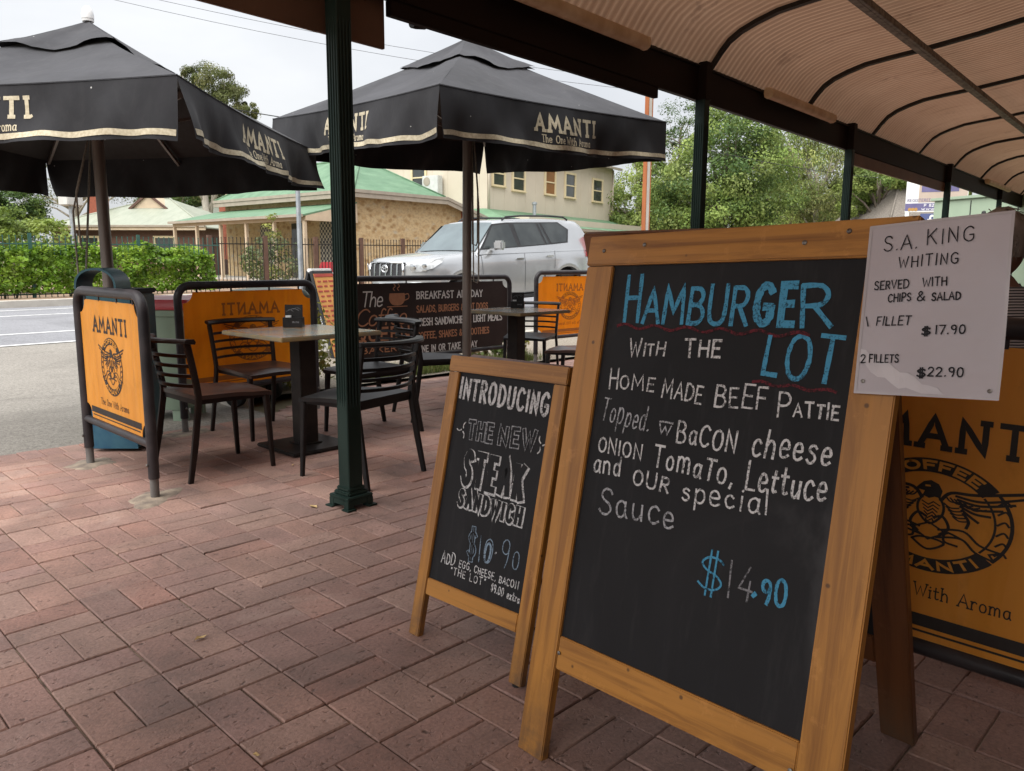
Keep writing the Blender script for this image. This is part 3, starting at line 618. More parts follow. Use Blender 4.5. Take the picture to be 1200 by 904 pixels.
quadsheet('parking_bay', 2.95, 70, 7.9, 11.55, 34, 6, zr, MT['asph_park'])
quadsheet('road', -40, 70, 11.55, FAR, 56, 10, lambda x, y: zr(x, y)+.004, MT['asph_lane'])
for y, wd in ((11.55, .11), (13.0, .11), (16.35, .11), (17.75, .12)):
    quadsheet('road_marking', -40, 70, y-wd/2, y+wd/2, 56, 1, lambda x, y: zr(x, y)+.009, MT['roadpaint'])
quadsheet('footpath', -40, 70, FAR+.30, 20.1, 56, 2, lambda x, y: zg(x, y)+.09, MT['soil'])
quadsheet('yard', -40, 70, 20.1, 34, 56, 6, lambda x, y: zg(x, y)+.02, MT['soil'])
def kerb(name, pts, wd, h):
    mb = MB()
    for a, b in zip(pts, pts[1:]):
        a = Vector(a); b = Vector(b); d = (b-a).normalized(); n = Vector((-d.y, d.x, 0))*wd/2
        q = [a-n, a+n, b+n, b-n]; z = lambda p: Vector((p.x, p.y, zg(p.x, p.y)))
        lo = [z(p)+Vector((0, 0, -.04)) for p in q]; hi = [z(p)+Vector((0, 0, h)) for p in q]
        mb.add(lo+hi, [(4, 5, 6, 7), (0, 1, 5, 4), (1, 2, 6, 5), (2, 3, 7, 6), (3, 0, 4, 7)])
    return tag(mb.build(name, MT['kerb']), kind='structure')
kerb('far_kerb', [(-40+i*2.2, FAR+.15, 0) for i in range(51)], .30, .13)
kerb('near_kerb', [(2.95, 5.95, 0), (3.05, 7.7, 0), (3.3, 7.85, 0)]+[(4+i*2.5, 7.85, 0) for i in range(14)], .16, .10)
# garden strip behind the banners
quadsheet('garden_bed', 3.0, 36, 6.1, 7.8, 33, 4, lambda x, y: zg(x, y)+.02, MT['gravel'])
def blades():
    rnd = random.Random(5); mb = MB(); mb.keep = True
    for _ in range(5200):
        t = rnd.random(); cx = 4.35+t*2.4+rnd.gauss(0, .12); cy = rnd.uniform(6.16, 6.5)
        h = rnd.uniform(.04, .13); a = rnd.uniform(0, 6.28); l = rnd.uniform(.02, .07); wd = .004
        z = zg(cx, cy)+.02; g = rnd.uniform(.7, 1.3); mb.col = rnd.choice([(.10*g, .16*g, .03*g), (.16*g, .2*g, .05*g), (.2*g, .19*g, .07*g)])
        dx, dy = math.cos(a), math.sin(a)
        mb.add([(cx-dy*wd, cy+dx*wd, z), (cx+dy*wd, cy-dx*wd, z), (cx+dx*l, cy+dy*l, z+h)], [(0, 1, 2)])
    tag(mb.build('grass', MT['grass'], colors=True), kind='stuff')
blades()
def litter():
    """a few fallen leaves on the paving"""
    spots = [(.965, 2.30, .02, 'pale dry leaf lying alone on the open brick paving'), (1.93, 3.22, .028, 'curled dry leaf beside the green post base'), (2.26, 3.98, .014, 'small dry leaf on the bricks near the left table base'), (.80, 1.63, .012, 'small straw-coloured leaf in a near brick joint')]
    for i, (x, y, s, lab) in enumerate(spots):
        mb = MB(); a = i*1.7; c, d = math.cos(a), math.sin(a)
        pts = [(-1, 0), (-.4, .42), (.4, .36), (1, .05), (.4, -.36), (-.4, -.4)]
        mb.add([(x+s*(p*c-q*d), y+s*(p*d+q*c), .004+s*.25*abs(q)+(.004 if k % 2 else 0)) for k, (p, q) in enumerate(pts)], [(0, 1, 2), (0, 2, 3), (0, 3, 4), (0, 4, 5)])
        tag(mb.build('dry_leaf', MT['dry_leaf']), lab, 'leaf', 'dry leaves on the paving')
litter()

def cement(x, y, rx, ry, a, seed):
    rnd = random.Random(seed); n = 26; mb = MB(); r = [1+rnd.uniform(-.42, .34) for _ in range(n)]; r = [(r[i-1]+r[i]+r[(i+1) % n])/3 for i in range(n)]
    P = [[Vector((x+k*r[i]*(rx*math.cos(2*math.pi*i/n)*math.cos(a)-ry*math.sin(2*math.pi*i/n)*math.sin(a)), y+k*r[i]*(rx*math.cos(2*math.pi*i/n)*math.sin(a)+ry*math.sin(2*math.pi*i/n)*math.cos(a)), h+rnd.uniform(-.001, .001))) for k, h in ((.02, .007), (.6, .005), (.9, .0025), (1.0, -.004))] for i in range(n)]
    mb.grid(P, closed_u=True); tag(mb.build('cement_patch', MT['mortar'], smooth=True), kind='structure')
cement(1.455, 4.84, .15, .12, .3, 1); cement(1.455, 3.905, .16, .11, .5, 2); cement(2.21, 5.27, .2, .1, .1, 3)
# ------------------------------------------------------------------ verandah over the footpath
PROF = [(.085, 2.565), (.05, 2.607), (.02, 2.640), (-.015, 2.685), (-.06, 2.745), (-.13, 2.82), (-.22, 2.875), (-.34, 2.92), (-.5, 2.965), (-.7, 2.99), (-.95, 3.015), (-1.4, 3.075), (-1.8, 3.145), (-2.6, 3.28), (-3.6, 3.45), (-4.3, 3.57)]
def prof_z(y):
    for (a, za), (b, zb) in zip(PROF, PROF[1:]):
        if b <= y <= a: return za+(zb-za)*(y-a)/(b-a)
    return PROF[-1][1]
def verandah():
    t = thing('street_verandah', 'brown and green footpath verandah with curved corrugated iron roof on fluted posts', 'verandah', (2.081, 3.124, 0), R(3.7))
    S0, S1 = -5.4, 20.5  # left end is out of view, lengthened to hold back light from there
    mb = MB(); P = []; k = .0127; n = int((S1-S0)/k)
    PR = [Vector((y, z)) for y, z in PROF]
    fine = []
    for a, b in zip(PR, PR[1:]):
        m_ = 2 if (b-a).length > .15 else 1
        for i in range(m_): fine.append(a+(b-a)*i/m_)
    fine.append(PR[-1])
    nrm = []
    for i, p in enumerate(fine):
        d = (fine[min(i+1, len(fine)-1)]-fine[max(i-1, 0)]).normalized(); nrm.append(Vector((d.y, -d.x)) if False else Vector((-d.y, d.x)))
    for i in range(n+1):
        x = S0+k*i; w_ = .0095*math.sin(2*math.pi*x/.076)
        P.append([Vector((x, p.x+q.x*w_, p.y+.024+q.y*w_)) for p, q in zip(fine, nrm)])
    mb.grid(P); mb.build('roof_sheet', MT['roofsheet'], t, smooth=True)
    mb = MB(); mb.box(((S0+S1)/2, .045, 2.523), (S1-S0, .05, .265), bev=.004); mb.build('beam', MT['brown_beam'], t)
    mb = MB(); mb.tube([(S0+(S1-S0)*i/60, .012, 2.635+.004*math.sin(i*1.3)) for i in range(61)], .009, 6); mb.build('conduit', MT['rafter'], t, smooth=True)
    mb = MB(); mb.box(((S0+.327)/2, .082, 2.29), (.327-S0, .022, .235), bev=.003); mb.build('fascia_board', MT['brown_fascia'], t)
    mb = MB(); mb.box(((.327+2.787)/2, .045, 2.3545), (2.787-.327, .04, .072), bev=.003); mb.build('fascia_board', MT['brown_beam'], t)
    mb = MB(); mb.box(((6.86+11.26)/2, .045, 2.322), (11.26-6.86, .03, .132), bev=.003); mb.build('fascia_board', MT['brown_fascia'], t)
    for s in [-4.7, -2.66, -.6, 1.47, 3.53, 5.545, 7.6, 9.63, 11.66, 13.7, 15.75, 17.8, 19.8]:
        mb = MB()
        ring = []
        for i, p in enumerate(fine):
            q = nrm[i]
            ring.append([Vector((s+dx, p.x+q.x*dz, p.y+q.y*dz)) for dx, dz in ((-.027, .012), (.027, .012), (.027, -.045), (-.027, -.045), (-.027, .012))])
        mb.grid(ring); mb.build('rafter', MT['rafter'], t)
    for y in (-1.06, -2.9):
        mb = MB(); z = prof_z(y)-.072; mb.box(((S0+S1)/2, y, z), (S1-S0, .045, .05), bev=.003); mb.box(((S0+S1)/2, y+.03, z-.024), (S1-S0, .05, .006)); mb.build('purlin', MT['purlin'], t)
    h = .041
    def sect(fl):
        pts = []
        for f in range(4):
            c, s_ = [(1, 0), (0, 1), (-1, 0), (0, -1)][f]
            loc = [(-h+.004, -h)]
            for g in range(4):
                c0 = -h+.0145+g*.0178
                loc += [(c0-.0062, -h), (c0-.0035, -h+.005*fl), (c0+.0035, -h+.005*fl), (c0+.0062, -h)]
            loc.append((h-.004, -h))
            for a, b in loc: pts.append((a*c-b*s_, a*s_+b*c))
        return pts
    for i, s in enumerate([-3.4, 0, 3.4, 6.8, 11.3, 15.45, 19.4]):
        mb = MB(); a = sect(0); b = sect(1)
        levels = [(.06, a), (.49, a), (.53, b), (2.18, b), (2.22, a), (2.391, a)]
        P = [[Vector((s+p[0], p[1], z)) for z, sc in levels for p in [sc[k]]] for k in range(len(a))]
        mb.grid(P, closed_u=True); n_ = len(a)
        post = mb.build('post', MT['green_post'], t, smooth=True, angle=25)
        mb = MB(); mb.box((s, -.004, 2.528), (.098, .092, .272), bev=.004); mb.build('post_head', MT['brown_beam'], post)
        mb = MB(); e = .075
        mb.box((s, 0, .0545), (2*e, 2*e, .015), bev=.004)
        for sx in (-1, 1):
            for sy in (-1, 1): mb.box((s+sx*(e-.018), sy*(e-.018), .0235), (.036, .036, .047), bev=.003); mb.box((s+sx*(e-.012), sy*(e-.012), .004), (.05, .05, .007))
        for ax in (0, 1):
            for sg in (-1, 1):
                d = (.08, .012, .025) if ax == 0 else (.012, .08, .025)
                mb.box((s+(0 if ax == 0 else sg*(e-.007)), (sg*(e-.007) if ax == 0 else 0), .0345), d)
        mb.box((s, 0, .0715), (.118, .118, .02), bev=.006); mb.box((s, 0, .091), (.098, .098, .02), bev=.005)
        mb.build('post_base', MT['green_post'], post)
    return t
def shopfront():  # unseen wall behind the viewpoint, added to darken the space under the roof
    t = thing('unseen_shopfront', 'unseen dark brick cafe shopfront with large windows, added to shade the verandah', 'building', VM @ Vector((-5.4, -4.35, 0)), R(3.7))
    mb = MB(); L = 25.9; mb.box((L/2, -.12, .35), (L, .24, .7)); mb.box((L/2, -.12, 3.05), (L, .24, 1.1))
    for k in range(9): mb.box((.2+k*3.0, -.12, 1.6), (.4, .24, 1.8))
    mb.build('wall', MT['shopwall'], t)
    for k in range(8):
        mb = MB(); mb.box((1.7+k*3.0, -.14, 1.6), (2.6, .05, 1.8)); w_ = mb.build('window', MT['pane'], t); mb = MB(); mb.box((1.7+k*3.0, -.09, .73), (2.6, .1, .06)); mb.build('sill', MT['cladding'], w_)
VER = verandah()
VM = Matrix.Translation((2.081, 3.124, 0)) @ Matrix.Rotation(R(3.7), 4, 'Z')
shopfront()  # added unseen wall, only there to shade the verandah
def batten(s0, s1, label):
    t = thing('batten_light', label, 'light fitting', VM @ Vector(((s0+s1)/2, -.06, 2.59)), R(3.7), 'batten lights along the verandah beam')
    L = s1-s0
    mb = MB(); mb.box((0, .012, .052), (L, .05, .022), bev=.004); mb.build('mounting_tray', MT['batten'], t)
    mb = MB(); sec = [(-.038, .045), (-.042, .012), (-.034, -.014), (-.012, -.026), (.015, -.026), (.034, -.012), (.04, .02), (.036, .045)]
    mb.prism(sec, lambda p: Vector((-L/2+.012, p[0], p[1])), lambda p: Vector((L/2-.012, p[0], p[1]))); mb.build('diffuser', MT['batten'], t, smooth=True, angle=50)
    for sx in (-1, 1):
        mb = MB(); mb.prism([(a*1.06, b*1.06-.001) for a, b in sec], lambda p: Vector((sx*L/2, p[0], p[1])), lambda p: Vector((sx*(L/2-.025), p[0], p[1]))); mb.build('end_cap', MT['batten'], t)
batten(1.0, 2.46, 'long brown-lit batten light on the verandah beam nearest the camera')
batten(4.46, 6.03, 'yellowed batten light on the verandah beam between second and third posts')
batten(13.85, 15.95, 'farthest yellow batten light near the verandah end')
def camera_bullet():
    t = thing('security_camera', 'small black camera hanging under the verandah beam above the umbrella', 'camera', VM @ Vector((.62, .12, 2.40)), R(3.7))
    mb = MB(); mb.tube([(0, -.04, .0), (0, 0, -.02), (0, .02, -.03)], .012, 8); mb.build('bracket', MT['rubber'], t)
    mb = MB(); mb.lathe([(.0, -.05), (.022, -.05), (.026, -.02), (.026, .04), (.018, .055), (0, .055)], (0, .03, -.035), 12, axis=Matrix.Rotation(R(80), 3, 'Y')); mb.build('body', MT['rubber'], t, smooth=True, angle=40)
camera_bullet()

# ------------------------------------------------------------------ A-frame chalkboards
def panel_frame(bx, by, yaw, tilt, roll):
    a = Vector((math.cos(yaw), math.sin(yaw), 0)); n = Vector((a.y, -a.x, 0))
    up = Vector((0, 0, 1))*math.cos(tilt)-n*math.sin(tilt)
    a2 = a*math.cos(roll)+up*math.sin(roll); v2 = up*math.cos(roll)-a*math.sin(roll)
    return basis((bx, by, 0), a2, v2), n
def leaf(t, Mx, w_, H, sw, top_h, rail0, rail1, woodv, woodh, thick=.024, foot=None):
    """one leaf of the board: two stiles, two rails, slate"""
    inv = t.matrix_world.inverted() if False else Matrix.Translation(-Vector(t.location))
    F = inv @ Mx
    def part(name, mb, mat):
        o = mb.build(name, mat, t); o.matrix_local = F; return o
    for x0, x1 in ((0, sw), (w_-sw, w_)):
        mb = MB(); mb.box(((x0+x1)/2, thick/2, (H-top_h)/2), (x1-x0, thick, H-top_h), bev=.0025); part('stile', mb, MT[woodv])
    mb = MB(); mb.box((w_/2, thick/2-.001, H-top_h/2+.001), (w_+.004, thick+.002, top_h-.002), bev=.003); top = part('top_rail', mb, MT[woodh])
    mb = MB(); mb.box((w_/2, thick/2, (rail0+rail1)/2), (w_-2*sw-.002, thick-.002, rail1-rail0), bev=.0025); part('bottom_rail', mb, MT[woodh])
    mb = MB(); mb.box((w_/2, .0115, (rail1+H-top_h)/2), (w_-2*sw+.01, .006, H-top_h-rail1+.01)); slate = part('slate', mb, MT['chalkboard'])
    return F, slate, top
def screws(parent, pts, F=None, r=.005):
    for x, z in pts:
        mb = MB(); mb.lathe([(r, 0), (r, .002), (r*.6, .0035), (0, .0035)], (x, -.0015, z), 10, axis=Matrix.Rotation(R(90), 3, 'X')); mb.build('screw', MT['screw'], parent, smooth=True, angle=40)
def chain_part(t, a, b, sag):
    a = Vector(a); b = Vector(b); L = (b-a).length; n = int(L*1.15/.013); mb = MB()
    pts = [a+(b-a)*(i/n)+Vector((0, 0, -sag*4*(i/n)*(1-i/n))) for i in range(n+1)]
    for i in range(n):
        p, q = pts[i], pts[i+1]; d = (q-p).normalized(); s_ = d.cross(Vector((0, 0, 1))).normalized(); u_ = s_ if i % 2 else s_.cross(d)
        ring = [(p+q)/2+d*(.0095*math.cos(k*math.pi/4))+u_*(.005*math.sin(k*math.pi/4)) for k in range(8)]
        mb.tube(ring, .0016, 5, closed=True)
    mb.build('chain', MT['chain'], t, smooth=True)
def aframe(name, label, pf, w_, H, sw, top_h, rail0, rail1, rear_right_foot, woods, spread=.03):
    Mx, n = panel_frame(*pf)
    t = thing(name, label, 'chalkboard sign', (pf[0], pf[1], 0))
    F, slate, top = leaf(t, Mx, w_, H, sw, top_h, rail0, rail1, *woods[0])
    a = Mx.to_3x3() @ Vector((1, 0, 0)); a.z = 0; a.normalize()
    br = Vector(rear_right_foot); topm = Mx @ Vector((w_, spread+.024, H)); up = topm-br
    Lr = up.length
    Mr = basis(br-a*w_, a, up)
    Fr, slate_r, _ = leaf(t, Mr, w_, Lr-.004, sw, top_h, rail0, rail1, *woods[1])
    for x in (w_*.2, w_*.8):
        p = F @ Vector((x, .027, H-.012)); q = Fr @ Vector((x, -.003, Lr-.02)); mb = MB(); mb.bar(p, q, .05, .003); mb.build('hinge', MT['screw'], t)
    for x in (.22, .78):
        chain_part(t, F @ Vector((w_*x, .03, rail0+.02)), Fr @ Vector((w_*x, -.005, rail0+.02)), .09)
    return t, F, slate, top
BIG = (1.266, 1.215, -1.627, .219, .031); BW, BH = .766, 1.262
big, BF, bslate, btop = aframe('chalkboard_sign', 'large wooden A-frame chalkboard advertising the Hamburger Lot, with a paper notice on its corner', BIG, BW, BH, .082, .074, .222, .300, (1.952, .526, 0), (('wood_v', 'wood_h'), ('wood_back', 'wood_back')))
screws(btop, [(.05, 1.225), (.17, 1.235), (.56, 1.222), (.645, 1.24), (.70, 1.218)]); screws(big, [], None)
for x, z in ((.09, .262), (.675, .245)):
    mb = MB(); mb.lathe([(.0045, 0), (.0045, .002), (0, .003)], (x, -.001, z), 10, axis=Matrix.Rotation(R(90), 3, 'X')); o = mb.build('screw', MT['screw'], big); o.matrix_local = BF
bf = lambda x, y, l: Vector((x, .0085-l, y))
def wl(*a, **k): return write('lettering', bslate, *a, **k)
wl(MT['chalk_blue'], bf, 'H', (.132, 1.056), (.174, 1.058), .110, 0.0102, jit=.02)
wl(MT['chalk_blue'], bf, 'AMBUR', (.188, 1.056), (.452, 1.060), .080, 0.0098, gap=.20, jit=.05)
wl(MT['chalk_blue'], bf, 'GE', (.470, 1.062), (.552, 1.063), .080, 0.0161, gap=.42, jit=.04)
wl(MT['chalk_blue'], bf, 'R', (.570, 1.058), (.628, 1.060), .088, 0.0098, jit=.11)
def squig(p0, p1, amp, cyc, wd, mat, par, mf):
    mb = MB(); mb.keep = True
    ribbon(mb, [(p0[0]+(p1[0]-p0[0])*i/60, p0[1]+(p1[1]-p0[1])*i/60+amp*math.sin(cyc*2*math.pi*i/60)) for i in range(61)], wd, mf, wvar=.2); mb.build('underline', mat, par)
squig((.117, 1.046), (.59, 1.043), .005, 5.5, .0065, MT['chalk_red'], bslate, bf)
wl(MT['chalk_blue'], bf, 'LOT', (.503, .960), (.652, .952), .080, 0.0093, gap=.25, jit=.11)
squig((.486, .944), (.657, .939), .003, 2.5, .006, MT['chalk_red'], bslate, bf)
wl(MT['chalk'], bf, 'W', (.163, .978), (.195, .980), .040, 0.0047, jit=.11); wl(MT['chalk'], bf, 'ITH', (.204, .981), (.260, .982), .028, 0.0047, jit=.11)
wl(MT['chalk'], bf, 'THE', (.315, .984), (.402, .988), .036, 0.0055, jit=.11)
wl(MT['chalk'], bf, 'H', (.118, .897), (.142, .899), .052, 0.0044, jit=.11); wl(MT['chalk'], bf, 'OME', (.150, .900), (.246, .902), .032, 0.0044, jit=.11); wl(MT['chalk'], bf, 'MADE', (.270, .892), (.372, .888), .038, 0.0044, jit=.11)
wl(MT['chalk'], bf, 'BEEF', (.405, .887), (.522, .889), .044, 0.0047, jit=.11); wl(MT['chalk'], bf, 'P', (.548, .882), (.574, .882), .052, 0.0046, jit=.11); wl(MT['chalk'], bf, 'ATTIE', (.582, .885), (.668, .889), .027, 0.0044, jit=.11)
wl(MT['chalk_thin'], bf, 'Topped.', (.106, .822), (.246, .812), .052, 0.0037, slant=.08, jit=.11); wl(MT['chalk_thin'], bf, 'w', (.275, .812), (.308, .811), .032, 0.0036, jit=.11)
squig((.276, .837), (.310, .837), .001, .5, .004, MT['chalk_thin'], bslate, bf)
wl(MT['chalk'], bf, 'BaCON', (.325, .800), (.468, .797), .045, 0.0049, jit=.11); wl(MT['chalk'], bf, 'cheese', (.505, .800), (.664, .803), .052, 0.0051, slant=.1, jit=.11)
wl(MT['chalk'], bf, 'ONION', (.112, .749), (.240, .747), .034, 0.0048, jit=.11); wl(MT['chalk'], bf, 'TomaTo,', (.274, .738), (.470, .731), .047, 0.0051, jit=.11); wl(MT['chalk'], bf, 'Lettuce', (.502, .731), (.666, .735), .052, 0.0053, slant=.1, jit=.11)
wl(MT['chalk'], bf, 'and', (.106, .700), (.186, .700), .042, 0.0048, jit=.11); wl(MT['chalk'], bf, 'OUR', (.226, .690), (.322, .687), .034, 0.0048, jit=.11); wl(MT['chalk'], bf, 'special', (.360, .681), (.558, .689), .044, 0.0044, jit=.11)
wl(MT['chalk_thin'], bf, 'Sauce', (.140, .608), (.350, .616), .056, 0.0051, jit=.11)
wl(MT['chalk_blue'], bf, '$', (.424, .506), (.482, .508), .086, 0.0044, jit=.11); wl(MT['chalk_grey'], bf, '14', (.494, .512), (.546, .512), .074, 0.0038, jit=.11); wl(MT['chalk_blue'], bf, '.', (.549, .524), (.556, .524), .10, 0.0085, jit=.11); wl(MT['chalk_blue'], bf, '90', (.567, .520), (.618, .523), .046, 0.0068, jit=.11)

SML = (1.451, 1.878, -1.563, .231, .015); SW, SH = .489, .897
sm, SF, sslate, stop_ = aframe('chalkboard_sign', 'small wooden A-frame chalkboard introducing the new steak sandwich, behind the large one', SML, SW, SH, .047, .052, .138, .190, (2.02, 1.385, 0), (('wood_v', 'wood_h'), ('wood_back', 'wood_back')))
for x in (.024, SW-.024):
    mb = MB(); mb.lathe([(.006, -.012), (.012, -.01), (.012, 0), (.004, .002)], (x, .012, 0), 10); o = mb.build('rubber_foot', MT['rubber'], sm); o.matrix_local = SF
def ws(*a, **k): return write('lettering', sslate, *a, **k)
ws(MT['chalk'], bf, 'INTRODUCING', (.058, .766), (.428, .754), .062, 0.0100, gap=.36, jit=.03, wvar=.2, slant=-.06)
ws(MT['chalk_thin'], bf, 'THE', (.124, .646), (.226, .648), .052, 0.0033, gap=.40, style='hollow', half=.0045, jit=.02); ws(MT['chalk_thin'], bf, 'NEW', (.258, .648), (.400, .654), .050, 0.0033, gap=.40, style='hollow', half=.0045, jit=.02)
ws(MT['chalk'], bf, 'STEAK', (.134, .508), (.380, .503), .092, 0.0046, gap=.62, style='hollow', half=.0105, shade=.0030, jit=.03)
ws(MT['chalk'], bf, 'SANDWICH', (.130, .437), (.392, .430), .046, 0.0040, gap=.56, style='hollow', half=.0060, shade=.0018, jit=.03)
mb = MB(); mb.keep = True
for cx, sg in ((.092, -1), (.428, 1)):
    for an in (70, 180, 290):
        d = (-sg*math.cos(R(an))*1, math.sin(R(an))); c0 = (cx-sg*.004+d[0]*.006, .668+d[1]*.006)
        ribbon(mb, [(c0[0]+d[0]*.020*i/6+(-d[1])*.004*math.sin(i/6*math.pi), c0[1]+d[1]*.020*i/6+d[0]*.004*math.sin(i/6*math.pi)) for i in range(7)], .004, bf)
mb.build('doodle', MT['chalk'], sslate)
ws(MT['chalk_pale_blue'], bf, '$', (.200, .292), (.232, .294), .085, 0.0033, style='hollow', half=.0028, jit=.02); ws(MT['chalk_pale_blue'], bf, '10', (.246, .292), (.302, .294), .078, 0.0031, gap=.12, jit=.11)
ws(MT['chalk_pale_blue'], bf, '0', (.270, .294), (.294, .294), .062, 0.0068, jit=.11); ws(MT['chalk_thin'], bf, '.', (.312, .328), (.317, .328), .06, 0.0051, jit=.11); ws(MT['chalk_pale_blue'], bf, '9', (.334, .296), (.368, .298), .082, 0.0034, slant=.1, jit=.11); ws(MT['chalk_pale_blue'], bf, '0', (.384, .302), (.410, .303), .056, 0.0034, jit=.11)
ws(MT['chalk'], bf, 'ADD', (.092, .252), (.152, .252), .034, 0.0039, jit=.11); ws(MT['chalk'], bf, 'EGG, CHEESE, BACON', (.172, .256), (.420, .254), .020, 0.0029, gap=.3, jit=.1)
ws(MT['chalk'], bf, '"THE LOT"', (.140, .226), (.292, .228), .020, 0.0029, gap=.4, jit=.1); ws(MT['chalk'], bf, '$9.00 extra', (.318, .222), (.432, .218), .022, 0.0032, gap=.25, jit=.1)

def paper():
    c = [(.699, .942), (.927, .951), (.911, 1.241), (.695, 1.243)]
    Wd = BF.copy(); Wd.translation = Wd.translation+Vector((BIG[0], BIG[1], 0))
    o = Wd @ Vector((c[0][0], -.006, c[0][1])); x = Wd @ Vector((c[1][0], -.006, c[1][1]))-o; y = Wd @ Vector((c[3][0], -.006, c[3][1]))-o
    t = thing('paper_notice', 'laminated paper notice handwritten with whiting prices, pinned to the big chalkboard corner', 'notice', o)
    pw, ph = x.length, y.length; Mp = basis((0, 0, 0), x, y)
    def sf(u, v, l=0):
        bow = .006*math.sin(math.pi*u/pw)*.6+.008*(u/pw)**2-.004*math.sin(v/ph*5)*(u/pw)
        return Mp @ Vector((u, -l-bow*1.0, v))
    nu, nv = 14, 18; mb = MB()
    mb.grid([[sf(pw*i/nu, ph*j/nv, .0004) for j in range(nv+1)] for i in range(nu+1)]); mb.grid([[sf(pw*i/nu, ph*j/nv, -.0006) for j in range(nv, -1, -1)] for i in range(nu+1)])
    sh = mb.build('sheet', MT['paper'], t, smooth=True)
    for nm, q in (('laminate_rim', None),):
        mb = MB(); mb.keep = True
        for a, b in (((0, 0), (pw, 0)), ((pw, 0), (pw, ph)), ((pw, ph), (0, ph)), ((0, ph), (0, 0))): ribbon(mb, [(a[0]+(b[0]-a[0])*i/8, a[1]+(b[1]-a[1])*i/8) for i in range(9)], .005, lambda u, v, l: sf(u, v, l+.0002))
        mb.build(nm, MT['laminate'], sh)
    mb = MB(); mb.keep = True
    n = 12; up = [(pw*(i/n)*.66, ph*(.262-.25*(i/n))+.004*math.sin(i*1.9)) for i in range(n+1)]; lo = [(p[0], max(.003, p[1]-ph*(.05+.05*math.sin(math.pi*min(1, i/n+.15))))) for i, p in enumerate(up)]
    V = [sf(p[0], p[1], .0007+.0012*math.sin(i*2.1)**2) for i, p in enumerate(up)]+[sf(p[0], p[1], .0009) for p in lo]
    mb.add(V, [(i, i+1, n+2+i, n+1+i) for i in range(n)]); mb.build('glare_band', pm('glare_band', (.56, .53, .56), (.66, .63, .655), scale=9, rough=.3, lo=.4, hi=.6), sh)  # whitish band painted on as the glare of the laminate
    def wp(s, x0, x1, yb, h_, wd=.0022, **k):
        return write('lettering', sh, MT['ink'], lambda u, v, l: sf(u, v, l+.0012), s, (x0*pw, (1-yb)*ph), (x1*pw, (1-yb)*ph+.001), h_*ph, wd, step=.008, **k)
    wp('S.A.', .12, .37, .155, .085, .0021); wp('KING', .44, .76, .14, .085, .0021, gap=.34)
    wp('WHITING', .245, .67, .262, .062, .0021, gap=.34, jit=.06)
    wp('SERVED', .075, .335, .385, .048, .0022); wp('WITH', .435, .605, .38, .048, .0022); wp('CHIPS', .19, .36, .462, .046, .0022); wp('&', .405, .46, .462, .055, .0022); wp('SALAD', .51, .705, .462, .042, .0024)
    wp('1', .045, .06, .605, .055, .0022); wp('FILLET', .115, .37, .60, .050, .0022, slant=.1); wp('$', .46, .52, .66, .046, .003); wp('17.90', .555, .755, .652, .046, .0024)
    wp('2', .025, .06, .825, .050, .0022); wp('FILLETS', .09, .31, .82, .045, .0022); wp('$', .455, .515, .90, .05, .003); wp('22.90', .53, .77, .89, .050, .0024)
    for u, v in ((.012, .02), (pw-.012, .012)):
        mb = MB(); mb.lathe([(.0035, 0), (.0035, .002), (0, .003)], sf(u, v, .001), 8, axis=Mp.to_3x3() @ Matrix.Rotation(R(90), 3, 'X')); mb.build('pin', MT['screw'], t)
paper()
